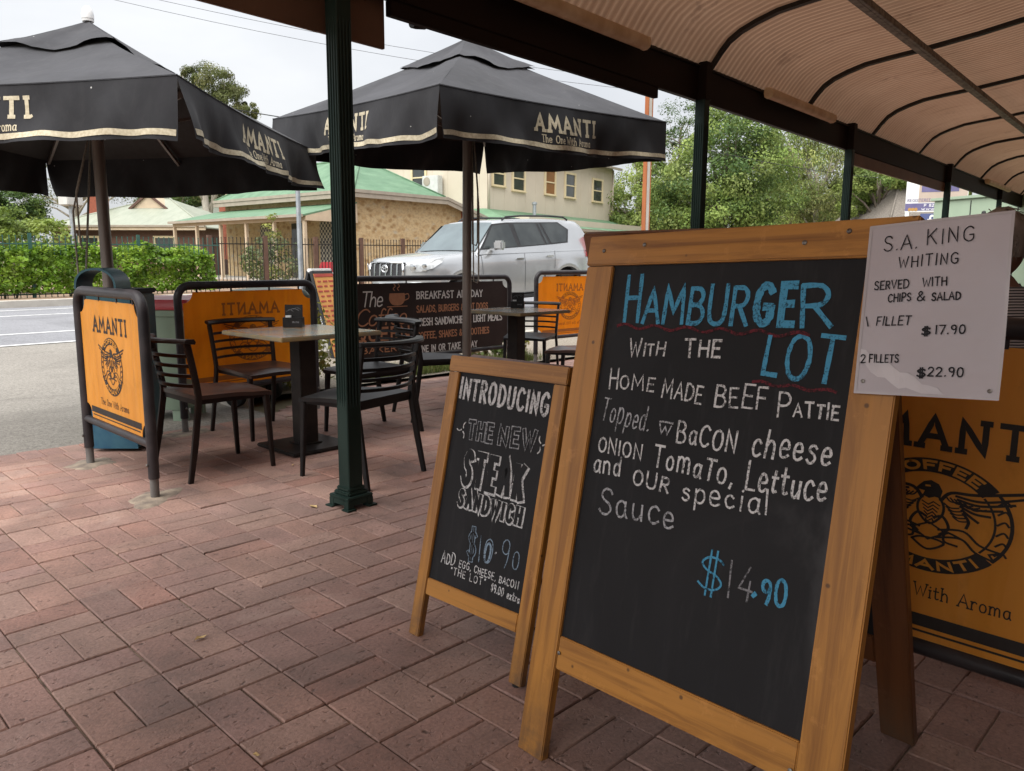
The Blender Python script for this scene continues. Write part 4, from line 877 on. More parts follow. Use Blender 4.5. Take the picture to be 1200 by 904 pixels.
# ------------------------------------------------------------------ cafe banners on tube frames
def tubeU(w_, h_, r=.09, n=6):
    x = w_/2; pts = [(-x, 0, .10), (-x, 0, h_-r)]
    pts += [(-x+r-r*math.cos(a), 0, h_-r+r*math.sin(a)) for a in [math.pi/2*i/n for i in range(1, n+1)]]
    pts += [(x-r+r*math.sin(a), 0, h_-r+r*math.cos(a)) for a in [math.pi/2*i/n for i in range(0, n+1)]]
    return pts+[(x, 0, .10)]
def arcmap(cx, cz, rad, a0, sy=1.0):
    """text running along an arc: x is arc length, y is outward"""
    return lambda x, y, l: (cx+(rad+y)*math.cos(a0-x/rad), cz+(rad+y)*sy*math.sin(a0-x/rad), l)
def logo(parent, dark, light, sf, cx, cz, rx, rz):
    """round crest: two black arcs with the words, a spread eagle and scrolls"""
    s = rz/rx; pm_ = lambda x, y, l: sf(cx+x, cz+y*s, l)
    mb = MB(); mb.keep = True
    def arc(a0, a1, r0, r1, lift, n=26):
        V = []
        for i in range(n+1):
            a = R(a0+(a1-a0)*i/n); V += [pm_(r0*math.cos(a), r0*math.sin(a), lift), pm_(r1*math.cos(a), r1*math.sin(a), lift)]
        mb.add(V, [(2*i, 2*i+1, 2*i+3, 2*i+2) for i in range(n)])
    arc(38, 142, rx*.76, rx*1.0, .0006); arc(218, 322, rx*.76, rx*1.0, .0006)
    L = lambda pts, wd, **k: ribbon(mb, [(a*rx, b*rx) for a, b in pts], wd*rx, pm_, step=.02, **k)
    for sg in (-1, 1):
        for k in range(5):
            a = R(0+sg*0); r0 = .80+.05*k
        L([(sg*math.cos(R(q))*.97, math.sin(R(q))*.97) for q in range(-36, 37, 6)], .045)
        L([(sg*math.cos(R(q))*.78, math.sin(R(q))*.78) for q in range(-36, 37, 6)], .03)
        for q in range(-30, 31, 12): L(smooth([(sg*.80, math.sin(R(q))*.86-.03), (sg*.88, math.sin(R(q))*.86+.04), (sg*.93, math.sin(R(q))*.86-.02)]), .03)
        # wing with long feathers
        L(smooth([(sg*.12, .30), (sg*.24, .46), (sg*.55, .50), (sg*1.16, .68)]), .05)
        for j in range(6):
            L(smooth([(sg*(.30+.02*j), .42-.055*j), (sg*(.62-.03*j), .40-.075*j), (sg*(1.10-.13*j), .58-.135*j)]), .04)
        for j in range(5):
            L(smooth([(sg*(.18+.05*j), .38-.01*j), (sg*(.24+.07*j), .31-.02*j), (sg*(.34+.08*j), .32-.01*j)]), .024); L(smooth([(sg*(.16+.03*j), .26-.05*j), (sg*(.24+.03*j), .20-.05*j), (sg*(.34+.03*j), .22-.05*j)]), .024)
        # scroll ribbon under the bird
        L(smooth([(sg*.12, -.22), (sg*.42, -.16), (sg*.62, -.34), (sg*.86, -.40)]), .035); L(smooth([(sg*.10, -.36), (sg*.40, -.30), (sg*.58, -.48), (sg*.80, -.56)]), .035)
        L(smooth([(sg*.40, -.30), (sg*.22, -.24), (sg*.2, -.40), (sg*.36, -.44)]), .035); L([(sg*.86, -.40), (sg*.74, -.46), (sg*.80, -.56)], .03)
        L(smooth([(sg*.05, -.02), (sg*.16, .02), (sg*.24, -.16), (sg*.14, -.30)]), .04)
    body = smooth([(-.10, .34), (-.16, .20), (-.14, .02), (0, -.14), (.14, .02), (.16, .20), (.10, .34)], 4)
    L(body, .035)
    for j in range(6): L([(-.11+.012*j, .24-.06*j), (-.03, .19-.06*j), (.03, .25-.06*j), (.11-.012*j, .20-.06*j)], .02)
    polyfill(mb, [(a*rx, b*rx) for a, b in [(.11, .33), (.13, .46), (.08, .57), (-.02, .62), (-.11, .58), (-.17, .50), (-.23, .40), (-.15, .43), (-.09, .42), (-.11, .34), (-.03, .30), (.04, .34)]], pm_, .0007)
    L(smooth([(-.2, -.46), (0, -.60), (.2, -.46), (.1, -.40), (-.1, -.40), (-.2, -.46)]), .035); L([(0, -.12), (.22, -.26), (0, -.42), (-.22, -.26), (0, -.12)], .03)
    em = mb.build('emblem', dark, parent)
    mb = MB(); mb.keep = True; ribbon(mb, [(-.075*rx, .515*rx), (-.03*rx, .52*rx)], .03*rx, lambda x, y, l: pm_(x, y, l+.0016)); mb.build('emblem_eye', light, parent)
    for word, a0, a1, flip in (('COFFEE', 130, 50, 0), ('AMANTI', 228, 312, 1)):
        mb = MB(); mb.keep = True; rad = rx*(.815 if not flip else .945); L_ = abs(R(a1-a0))*rad; st, _ = text_strokes(word, rx*.135, L_, gap=.22, serif=0)
        if not flip: f = lambda x, y, l: pm_((rad+y)*math.cos(R(a0)-x/rad), (rad+y)*math.sin(R(a0)-x/rad), l+.0016)
        else: f = lambda x, y, l: pm_((rad-y)*math.cos(R(a0)+x/rad), (rad-y)*math.sin(R(a0)+x/rad), l+.0016)
        for p in st: ribbon(mb, p, rx*.042, f, step=.01)
        mb.build('lettering', light, parent)
    return em
def cafe_barrier(label, loc, rz, w_, h_=1.0, vinyl='orange', prt='vinyl_black', mirror=False, design='coffee', rail=.27, top_gap=.045, group='tube-framed cafe banners', rx=.155, rzz=.155, cxo=0, offs=0.0):
    t = thing('cafe_banner', label, 'banner', loc, rz, group)
    mb = MB(); mb.tube(tubeU(w_, h_), .0265, 12); fr = mb.build('frame', MT['black_tube'], t, smooth=True, angle=50)
    mb = MB(); mb.tube([(-w_/2, 0, rail), (w_/2, 0, rail)], .021, 12); mb.build('bottom_rail', MT['black_tube'], t, smooth=True, angle=50)
    for sx in (-1, 1):
        mb = MB(); mb.lathe([(.0215, -.02), (.0215, .112), (.019, .114)], (sx*w_/2, 0, 0), 14); mb.build('foot_sleeve', MT['sleeve'], t, smooth=True, angle=40)
        mb = MB(); mb.lathe([(.008, 0), (.008, .006), (.004, .009)], (sx*w_/2, -.026, .17), 8, axis=Matrix.Rotation(R(90), 3, 'X')); mb.build('bolt', MT['screw'], fr)
    x = w_/2-.036; z0, z1 = rail+.022, h_-top_gap; c = .075; n = 7
    def cut(cx, cz, a0, a1): return [(cx+c*math.cos(R(a0+(a1-a0)*i/n)), cz+c*math.sin(R(a0+(a1-a0)*i/n))) for i in range(n+1)]
    poly = cut(-x, z0, 90, 0)+cut(x, z0, 180, 90)+cut(x, z1, 270, 180)+cut(-x, z1, 0, -90)
    mb = MB(); mb.prism(poly, lambda p: Vector((p[0], -.0012, p[1])), lambda p: Vector((p[0], .0012, p[1]))); bn = mb.build('banner', MT[vinyl], t)
    sg = -1 if mirror else 1
    sf = lambda x_, z_, l: Vector((sg*(x_+cxo), -.0012-l-.0004, z_))
    for cx in (-.8*x, -.3*x, .3*x, .8*x):
        mb = MB(); mb.bar((cx, 0, z1-.004), (cx, 0, h_-.02), .012, .006, up=(0, 1, 0)); mb.build('tie', MT['black_tube'], t)
    P = MT[prt]
    if design == 'coffee':
        k = h_-.135+offs
        write('lettering', bn, P, sf, 'AMANTI', (-.235, k-.075), (.235, k-.075), .076, .0145, gap=.34, jit=0, serif=.10, wvar=0)
        write('lettering', bn, P, sf, 'The One With Aroma', (-.20, k-.475), (.20, k-.475), .034, .0036, gap=.20, jit=0, serif=.08, wvar=0)
        logo(bn, P, MT[vinyl], sf, 0, k-.255, rx, rzz)
        mb = MB(); mb.keep = True; ribbon(mb, [(-w_/2+.12-cxo, z0+.052), (w_/2-.12-cxo, z0+.052)], .034, sf); mb.build('stripe', P, bn)
        mb = MB(); mb.keep = True; ribbon(mb, [(-w_/2+.13-cxo, z0+.022), (w_/2-.13-cxo, z0+.022)], .006, sf); mb.build('stripe', P, bn)
    return t, bn, sf
def along(a, b):
    a = Vector(a); b = Vector(b); d = b-a; return (a+b)/2, math.atan2(d.y, d.x), d.length
c, rz, L = along((1.455, 4.844, 0), (1.455, 3.905, 0))
cafe_barrier('faded orange coffee banner on a black tube frame beside the road edge, leftmost of all', c, rz, L, 1.0, 'orange', cxo=.0)
c, rz, L = along((2.20, 5.289, 0), (3.335, 5.456, 0))
cafe_barrier('bright orange banner behind the left table, its lettering showing through backwards, bins behind it', c, rz, L, 1.0, 'orange_deep', 'vinyl_ghost', True, rx=.20, rzz=.165)
c, rz, L = along((6.57, 6.06, 0.03), (7.75, 6.06, 0.03))
cafe_barrier('bright orange banner behind the right table below the silver car, lettering backwards', c, rz, L, 1.02, 'orange_deep', 'vinyl_ghost', True, rx=.20, rzz=.165)
c, rz, L = along((2.15, 1.065, 0), (2.15, .12, 0))
cafe_barrier('shaded orange coffee banner behind the large chalkboard at the right edge', c, rz, L, 1.02, 'orange', 'vinyl_black', False, rail=.17, offs=-.10, rx=.19, rzz=.15)
c, rz, L = along((3.90, 6.0, .01), (6.14, 6.06, .01))
bt, bn, sf = cafe_barrier('long dark brown menu banner on a tube frame in front of the silver car', c, rz, L, 1.0, 'vinyl_brown', design='menu', rail=.24)
W_, TN = MT['vinyl_white'], MT['vinyl_tan']
def wm(mat, s, x0, x1, z, h_, wd, **k): return write('lettering', bn, mat, sf, s, (x0, z), (x1, z), h_, wd, jit=k.pop('jit', 0), wvar=0, **k)
wm(W_, 'BREAKFAST ALL DAY', -.20, .70, .800, .066, .0125, serif=.06); wm(TN, 'SALADS, BURGERS & HOT DOGS', -.20, .78, .668, .062, .0115, serif=.06, gap=.18)
wm(W_, 'FRESH SANDWICHES & LIGHT MEALS', -.20, 1.0, .538, .066, .0125, serif=.06, gap=.18); wm(TN, 'COFFEE, SHAKES & SMOOTHIES', -.20, .80, .408, .062, .0115, serif=.06, gap=.18)
wm(W_, 'DINE IN OR TAKE AWAY', -.20, .62, .275, .060, .0115, serif=.06)
wm(W_, 'The', -.86, -.62, .745, .135, .013, slant=.2, gap=.06); wm(TN, 'Coffee', -.92, -.34, .570, .15, .014, slant=.2, gap=.03); wm(TN, 'QUEEN', -.93, -.30, .430, .11, .022, gap=.25)
wm(TN, 'BAKERY', -.86, -.38, .315, .05, .010, serif=.05)
mb = MB(); mb.keep = True
polyfill(mb, smooth([(-.53, .86), (-.535, .80), (-.50, .755), (-.44, .745), (-.38, .755), (-.345, .80), (-.35, .86)], 4), sf); ribbon(mb, smooth([(-.35, .845), (-.305, .85), (-.30, .81), (-.355, .79)]), .010, sf); ribbon(mb, [(-.56, .735), (-.32, .735)], .008, sf)
for dx in (-.03, .02): ribbon(mb, smooth([(-.44+dx, .885), (-.455+dx, .905), (-.43+dx, .925), (-.445+dx, .945)]), .009, sf)
mb.build('cup_emblem', TN, bn)
mb = MB(); mb.keep = True
for hx, hz in ((-.62, .385), ):
    polyfill(mb, smooth([(hx, hz-.03), (hx-.035, hz+.01), (hx-.018, hz+.03), (hx, hz+.014), (hx+.018, hz+.03), (hx+.035, hz+.01), (hx, hz-.03)], 4)[:-1], sf)
mb.build('heart_emblem', TN, bn)

# ------------------------------------------------------------------ cafe furniture
def chair(label, x, y, yaw, body, seat, group):
    t = thing('cafe_chair', label, 'chair', (x, y, 0), yaw, group)
    zs = .452
    mb = MB(); P = []
    for i in range(11):
        u = -.205+.445*i/10; row = []
        for j in range(11):
            v = (j/10-.5); wd = .43+.03*math.sin(math.pi*i/10)-.02*(i == 10)
            dish = -.018*math.cos(v*math.pi)*math.sin(math.pi*min(1, i/8.5))**.7+.012*math.exp(-((i-8)/2.)**2)*math.cos(v*2*math.pi)-.020*max(0, (i-8)/2)**2
            row.append(Vector((u+(.012*math.cos(v*math.pi) if i == 10 else 0), v*wd, zs+dish+.006)))
        P.append(row)
    Q = [[p-Vector((0, 0, .022)) for p in r] for r in P]
    n = 11; mb.grid(P); mb.grid([list(reversed(r)) for r in Q])
    rim = [(i, 0) for i in range(n)]+[(n-1, j) for j in range(1, n)]+[(i, n-1) for i in range(n-2, -1, -1)]+[(0, j) for j in range(n-2, 0, -1)]
    k = len(rim); mb.add([P[i][j] for i, j in rim]+[Q[i][j] for i, j in rim], [(a, (a+1) % k, k+(a+1) % k, k+a) for a in range(k)])
    mb.build('seat', MT[seat], t, smooth=True, angle=55)
    B = MT[body]
    stile = lambda s, z: Vector((-.195-.055*max(0, (z-.45)/.31)**1.2-.075*max(0, (.45-z)/.45)**1.2, s*(.218+.014*abs(z-.45)/.4), z))
    for s in (-1, 1):
        mb = MB(); zz = [0, .2, .40, .455, .5, .6, .7, .745]; P = []
        for z in zz:
            c_ = stile(s, z); w1 = .013 if z < .05 else (.017 if z < .4 else .0165); d1 = .0115
            P.append([c_+Vector((a*w1, b*d1, 0)) for a, b in ((-1, -.7), (-.7, -1), (.7, -1), (1, -.7), (1, .7), (.7, 1), (-.7, 1), (-1, .7))])
        G = [[P[i][q] for i in range(len(zz))] for q in range(8)]; mb.grid(G, closed_u=True); mb.add(P[0], [tuple(range(8))]); mb.add(P[-1], [tuple(reversed(range(8)))]); mb.build('leg', B, t, smooth=True, angle=40)
        mb = MB(); P = []
        for z, w1 in ((0, .011), (.2, .0135), (.44, .017)):
            c_ = Vector((.205-.0+.022*(1-z/.44), s*(.196+.012*(1-z/.44)), z)); P.append([c_+Vector((a*w1, b*w1, 0)) for a, b in ((-1, -.7), (-.7, -1), (.7, -1), (1, -.7), (1, .7), (.7, 1), (-.7, 1), (-1, .7))])
        G = [[P[i][q] for i in range(3)] for q in range(8)]; mb.grid(G, closed_u=True); mb.add(P[0], [tuple(range(8))]); mb.build('leg', B, t, smooth=True, angle=40)
    mb = MB(); mb.box((0, .19, zs-.031), (.40, .022, .026)); mb.box((0, -.19, zs-.031), (.40, .022, .026)); mb.box((-.19, 0, zs-.029), (.022, .38, .03)); mb.box((.19, 0, zs-.029), (.022, .36, .026)); mb.build('seat_frame', B, t)
    for z in (.512, .566, .620, .674):
        mb = MB(); P = []
        for j in range(11):
            v = j/5-1; c_ = stile(1, z); bow = .080*(1-v*v); x_ = c_.x-bow+.004
            P.append([Vector((x_+a, v*(c_.y+.004), z+b)) for a, b in ((-.005, -.0095), (.005, -.008), (.005, .0095), (-.005, .008))])
        G = [[P[i][q] for i in range(11)] for q in range(4)]; mb.grid(G, closed_u=True); mb.build('slat', B, t, smooth=True, angle=40)
    mb = MB(); P = []
    for j in range(15):
        v = j/7-1; c_ = stile(1, .745); bow = .105*(1-abs(v)**2.2); x_ = c_.x-bow+.012; wd = .028+.014*(1-v*v)
        P.append([Vector((x_+a, v*(c_.y+.022), .752+b)) for a, b in ((-wd, -.006), (wd*.8, -.016), (wd, -.004), (wd*.7, .012), (-wd*.8, .014), (-wd*1.05, .004))])
    G = [[P[i][q] for i in range(15)] for q in range(6)]; mb.grid(G, closed_u=True); mb.add(P[0], [tuple(range(6))]); mb.add(P[-1], [tuple(reversed(range(6)))]); mb.build('top_rail', B, t, smooth=True, angle=45)
    return t
GC1, GC2 = 'chairs around the left cafe table', 'chairs around the right cafe table'
chair('dark brown slatted chair with worn seat facing the left table from the road side', 1.955, 4.27, R(1), 'chair', 'seat', GC1)
chair('dark brown slatted chair between the left table and the orange banner, facing the camera', 2.60, 4.955, R(-88), 'chair', 'seat', GC1)
chair('charcoal slatted chair partly hidden by the green post, its back to the camera', 2.44, 3.575, R(103), 'chair_grey', 'chair_grey', GC1)
chair('charcoal slatted chair on the far right side of the left table', 3.13, 4.44, R(177), 'chair_grey', 'chair_grey', GC1)
chair('charcoal slatted chair in front of the brown menu banner, facing the right table', 3.86, 4.60, R(-20), 'chair_grey', 'chair_grey', GC2)
chair('charcoal slatted chair at the far side of the right table, before the orange banner', 5.72, 5.35, R(208), 'chair_grey', 'chair_grey', GC2)
chair('charcoal slatted chair at the right table, half hidden behind the large chalkboard', 5.12, 4.22, R(112), 'chair_grey', 'seat', GC2)
def table(label, x, y, rz, group):
    t = thing('cafe_table', label, 'table', (x, y, 0), rz, group)
    mb = MB(); mb.box((0, 0, .726), (.70, .70, .024), bev=.004); top = mb.build('tabletop', MT['table_edge'], t)
    mb = MB(); mb.box((0, 0, .7385), (.686, .686, .005), bev=.0015); mb.build('top_sheet', MT['table_top'], top)
    mb = MB(); mb.box((0, 0, .365), (.115, .115, .69), bev=.004); mb.build('column', MT['cast'], t)
    mb = MB(); mb.box((0, 0, .014), (.44, .44, .022), bev=.006); mb.box((0, 0, .030), (.15, .15, .012), bev=.004); mb.build('base_plate', MT['cast'], t)
    mb = MB(); mb.box((0, 0, .705), (.36, .06, .012)); mb.box((0, 0, .704), (.06, .36, .012)); mb.build('top_bracket', MT['cast'], t)
    return t
table('square mottled cafe table at the left, on a dark column and square plate', 2.572, 4.353, R(1.5), 'square cafe tables')
table('square mottled cafe table at the right, behind the second umbrella pole', 5.12, 4.96, R(3), 'square cafe tables')
def caddy(label, x, y, rz):
    t = thing('condiment_caddy', label, 'caddy', (x, y, .741), rz, 'black caddies on the cafe tables')
    mb = MB(); w_, d_, h_ = .125, .075, .065
    mb.box((0, 0, .004), (w_, d_, .006)); mb.box((0, -d_/2+.003, h_/2), (w_, .005, h_)); mb.box((0, d_/2-.003, h_/2), (w_, .005, h_)); mb.box((-w_/2+.003, 0, h_/2), (.005, d_-.012, h_)); mb.box((w_/2-.003, 0, h_/2), (.005, d_-.012, h_)); bx = mb.build('holder', MT['caddy'], t)
    mb = MB(); mb.box((0, .012, .078), (.115, .006, .135), Matrix.Rotation(R(-5), 3, 'X'), bev=.002); cd = mb.build('menu_card', MT['caddy'], t)
    s2 = lambda x_, z_, l: Vector((x_, -d_/2+.0003-l, z_)); write('lettering', bx, MT['chalk_grey'], s2, 'menu', (.0, .03), (.04, .03), .016, .002, jit=0)
    s3 = lambda x_, z_, l: Vector((x_, .0022-l+(z_-.078)*.087, z_)); mb = MB(); mb.keep = True
    for k, (a, b) in enumerate(((-.045, .0), (-.03, .035), (.0, .045))): ribbon(mb, smooth([(a, .10+.008*k), ((a+b)/2, .115+.006*k), (b, .10+.008*k)]), .002, s3)
    mb.build('print', MT['chalk_grey'], cd)
    mb = MB()
    for k in range(7): mb.box((-w_/2+.018+k*.005, 0, .042), (.003, .055, .07), Matrix.Rotation(R(random.uniform(-4, 4)), 3, 'X'))
    mb.build('sachets', MT['white_plastic'], t)
caddy('black menu caddy standing on the left cafe table', 2.66, 4.60, R(-42))
caddy('black menu caddy standing on the right cafe table', 5.32, 5.14, R(-50))

# ------------------------------------------------------------------ umbrellas
def umbrella(label, base, rz, tilt, ze, za, finial, A=1.1, seed=1):
    t = thing('cafe_umbrella', label, 'umbrella', base, rz, 'black cafe umbrellas')
    ax = Vector((tilt[0], tilt[1], 1)).normalized(); q = Vector((0, 0, 1)).rotation_difference(ax)
    t.rotation_mode = 'QUATERNION'; t.rotation_quaternion = q @ Matrix.Rotation(rz, 3, 'Z').to_quaternion()
    rnd = random.Random(seed); C_ = MT['canvas']; VH = .305
    def surf(k, u, v):     # k side, u across -1..1, v 0 apex..1 eave
        sag = -.035*math.sin(math.pi*v)*(1-u*u*.8)-.012*math.sin(math.pi*min(1, v))*math.cos(u*math.pi*1.5)
        edge_sag = -.012*(1-u*u)*v**4
        wr = .004*math.sin(u*17+v*9+k)*v*(1-v)*2
        p = Vector((v*A*(1-.02*(1-u*u)*v), u*v*A, za-(za-ze)*v**.96+sag+edge_sag+wr))
        return Matrix.Rotation(k*math.pi/2, 3, 'Z') @ p
    mb = MB()
    for k in range(4): mb.grid([[surf(k, -1+2*i/18, .03+.97*j/16) for j in range(17)] for i in range(19)])
    can = mb.build('canopy', MT['canvas_top'], t, smooth=True, angle=30)
    mb = MB()
    for k in range(4): mb.grid([[surf(k, -1+2*i/10, .05+.94*j/8)-Vector((0, 0, .016)) for j in range(9)] for i in range(11)])
    mb.build('dark_underlayer', MT['vinyl_black'], can, smooth=True, angle=30)  # added dark layer under the canvas, painting the deep shade of the underside
    mb = MB()
    for k in range(4):
        def cs(u, v):
            p = surf(k, u, v*.34); p.z += .024+.018*(1-v)+(.006*math.sin(u*5+k*1.7+seed) if v > .95 else 0)+.014*(max(0, math.sin(u*4+k*1.9+seed)) if v > .8 else 0); return p
        mb.grid([[cs(-1+2*i/16, .02+.98*j/6) for j in range(7)] for i in range(17)])
    mb.build('vent_cap', MT['canvas_top'], can, smooth=True, angle=40)
    for k in range(4):
        ph = rnd.uniform(0, 6); fl = rnd.uniform(.03, .08); Rk = Matrix.Rotation(k*math.pi/2, 3, 'Z'); curl = rnd.uniform(-.5, .5)
        def vs_(u, v, l=0):   # u -1..1, v 0 top..1 bottom
            e = surf(0, u, 1)
            wave = (.036*math.sin(u*5.3+ph+1.2*v)+.028*math.sin(u*10+ph*2-2.2*v))*v**1.3+(.012*math.sin(u*21+ph+3*v)+.008*math.sin(u*37-4*v+ph))*v*(1-abs(u))**.2
            cor = max(0, abs(u)-.86)/.14
            return Rk @ Vector((e.x+fl*v*.35+wave+l-.004, u*A*(1-.022*v*abs(u)), e.z+.006-VH*v*(1+.03*math.sin(u*4+ph))+.03*cor*v*curl))
        mb = MB(); mb.grid([[vs_(-1+2*i/60, j/8) for j in range(9)] for i in range(61)]); fl_ = mb.build('valance', C_, t, smooth=True)
        m2 = lambda x, y, l: vs_(x/A, (VH-y)/VH if False else -y/VH, l+.0015)
        mb = MB(); mb.keep = True
        ribbon(mb, [(-A*.985+A*1.97*i/80, -VH*.885+.004*math.sin(i*.5)) for i in range(81)], .030, m2); mb.build('edge_tape', MT['tape'], fl_)
        wv = dict(jit=0, wvar=.05)
        write('lettering', fl_, MT['tape'], m2, 'AMANTI', (-.29, -.172), (.29, -.172), .098, .021, gap=.36, serif=.10, step=.015, **wv)
        write('lettering', fl_, MT['tape'], m2, '.', (.303, -.172), (.31, -.172), .06, .016, **wv)
        write('lettering', fl_, MT['tape'], m2, 'The One With Aroma', (-.235, -.245), (.235, -.245), .046, .0062, gap=.20, serif=.10, step=.012, **wv)
    mb = MB(); mb.tube([(0, 0, .02), (0, 0, za-.02)], .037, 16); mb.build('pole', MT['pole_brown'], t, smooth=True, angle=50)
    hub = za-.15; low = za-.66
    mb = MB(); mb.lathe([(.03, -.04), (.055, -.03), (.055, .03), (.03, .04)], (0, 0, hub), 14); mb.lathe([(.03, -.035), (.05, -.03), (.05, .03), (.03, .035)], (0, 0, low), 14); mb.build('hub', MT['pole_brown'], t, smooth=True, angle=40)
    for k in range(8):
        a = math.pi/4*k; d = A*(1.414 if k % 2 else 1.0); e = Vector((math.cos(a)*d*.985, math.sin(a)*d*.97, ze-(.03 if k % 2 else .075))); mb = MB()
        mb.bar((math.cos(a)*.04, math.sin(a)*.04, hub), e, .018, .026); rb = mb.build('rib', MT['pole_brown'], t)
        m_ = Vector((math.cos(a)*.04, math.sin(a)*.04, hub)).lerp(e, .52); mb = MB(); mb.bar((math.cos(a)*.04, math.sin(a)*.04, low), m_-Vector((0, 0, .015)), .014, .02); mb.build('strut', MT['pole_brown'], rb)
    mb = MB()
    for o, z in (((.17, 1.0), (.14, 1.25)) if seed == 1 else ((.075, 1.0), (.065, 1.3))):
        d = Vector((-.75, .66, 0)) if seed == 1 else Vector((.7, -.7, 0)); d.normalize(); d = Matrix.Rotation(-rz, 3, 'Z') @ d
        mb.tube([d*.05+Vector((0, 0, low)), d*(o+.02)+Vector((0, 0, (low+z)/2)), d*(o+.02)+Vector((0, 0, z+.03)), d*(o+.01)+Vector((0, 0, z)), d*(o-.02)+Vector((0, 0, z+.01)), d*(.04)+Vector((0, 0, low))], .0065, 6)
    mb.build('rope', MT['rope'], t, smooth=True)
    if finial:
        mb = MB(); mb.lathe([(.0, 0), (.034, 0), (.036, .012), (.030, .014), (.036, .018), (.037, .045), (.030, .075), (.016, .094), (0, .10)], (0, 0, za+.035), 18); mb.build('finial', MT['white_plastic'], t, smooth=True, angle=50)
    else:
        mb = MB(); mb.lathe([(0, 0), (.03, 0), (.026, .03), (0, .04)], (0, 0, za+.03), 14); mb.build('finial', MT['pole_brown'], t, smooth=True, angle=50)
    mb = MB(); mb.lathe([(.036, -.02), (.036, .16), (.026, .165)], (0, 0, 0), 12); mb.build('ground_sleeve', MT['cast'], t, smooth=True, angle=40)
umbrella('black cafe umbrella with a white egg-shaped finial, at the left beside the road', (1.867, 5.546, -.005), R(40.5), (.009, .041), 2.026, 2.640, True, seed=1)
umbrella('black cafe umbrella between the green posts, partly behind the verandah beam', (4.379, 4.822, 0), R(-3.4), (-.022, -.033), 2.265, 2.835, False, seed=4)

# ------------------------------------------------------------------ bins
def wheelie(label, loc, rz, body, lid, sc=1.0):
    t = thing('wheelie_bin', label, 'bin', loc, rz, 'wheelie bins behind the banners')
    def sec(w_, d_, z, r=.05): 
        P = []
        for sx, sy, a0 in ((1, -1, -90), (1, 1, 0), (-1, 1, 90), (-1, -1, 180)):
            for i in range(4): a = R(a0+30*i); P.append(Vector((sx*(w_/2-r)+r*math.cos(a), sy*(d_/2-r)+r*math.sin(a), z)))
        return P
    mb = MB(); lv = [(.42, .44, .09), (.44, .48, .14), (.50, .58, .70), (.53, .62, .90), (.56, .66, .905), (.56, .66, .955), (.52, .62, .957)]
    S = [sec(a*sc, b*sc, z*sc) for a, b, z in lv]; mb.grid([[S[i][q] for i in range(len(S))] for q in range(16)], closed_u=True); mb.add(S[0], [tuple(range(16))]); bd = mb.build('body', MT[body], t, smooth=True, angle=35)
    mb = MB(); lv = [(.57, .67, .958), (.585, .69, .965), (.585, .69, .995), (.54, .62, 1.045), (.3, .36, 1.065)]
    S = [sec(a*sc, b*sc, z*sc) for a, b, z in lv]; mb.grid([[S[i][q] for i in range(len(S))] for q in range(16)], closed_u=True); mb.add(S[0], [tuple(range(16))]); mb.add(S[-1], [tuple(range(16))]); mb.build('lid', MT[lid], t, smooth=True, angle=35)
    for sx in (-1, 1):
        mb = MB(); mb.lathe([(.03, -.025), (.10, -.025), (.105, -.012), (.105, .012), (.10, .025), (.03, .025)], (sx*.25*sc, .25*sc, .105), 18, axis=Matrix.Rotation(R(90), 3, 'Y')); mb.build('wheel', MT['rubber'], t, smooth=True, angle=35)
        mb = MB(); mb.box((sx*.17*sc, -.17*sc, .045*sc), (.05, .10, .095)); mb.build('foot', MT[body], bd)
    mb = MB(); mb.tube([(-.2*sc, .36*sc, .93*sc), (.2*sc, .36*sc, .93*sc)], .016, 8); mb.build('handle', MT[body], t, smooth=True)
    mb = MB()
    for sx in (-1, 1): mb.box((sx*.12*sc, -.322*sc, .845*sc), (.10, .03, .09), bev=.006)
    mb.build('lift_lug', MT['bin_dark'], bd)
wheelie('light green wheelie bin with red lid between the two left banners', (2.38, 5.96, 0), R(42), 'bin_green', 'bin_red', .85)
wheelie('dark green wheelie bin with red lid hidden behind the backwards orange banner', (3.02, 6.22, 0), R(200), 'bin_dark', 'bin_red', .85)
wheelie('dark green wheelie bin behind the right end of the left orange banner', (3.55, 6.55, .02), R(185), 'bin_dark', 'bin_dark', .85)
def litter_bin():
    t = thing('litter_bin', 'teal street litter bin with an arched hood behind the leftmost banner', 'bin', (1.775, 5.165, 0), R(-44))
    mb = MB(); mb.box((0, 0, .50), (.33, .33, .94), bev=.012); bd = mb.build('body', MT['teal'], t)
    mb = MB(); mb.box((0, -.168, .22), (.29, .008, .40), bev=.002); mb.build('panel', MT['blue'], bd)
    mb = MB(); mb.box((0, 0, .98), (.35, .35, .03), bev=.008); mb.build('top_plate', MT['rubber'], t)
    mb = MB(); n = 16; O = [(-.07-.125*math.cos(math.pi*i/n), .125*math.sin(math.pi*i/n)**.75) for i in range(n+1)]; I = [(-.07+(a+.07)*.9, b*.90) for a, b in O]
    poly = O+I[::-1]; mb.prism(poly, lambda p: Vector((p[0], -.12, .995+p[1])), lambda p: Vector((p[0], .08, .995+p[1]))); mb.build('hood', MT['teal'], t, smooth=True, angle=30)
litter_bin()
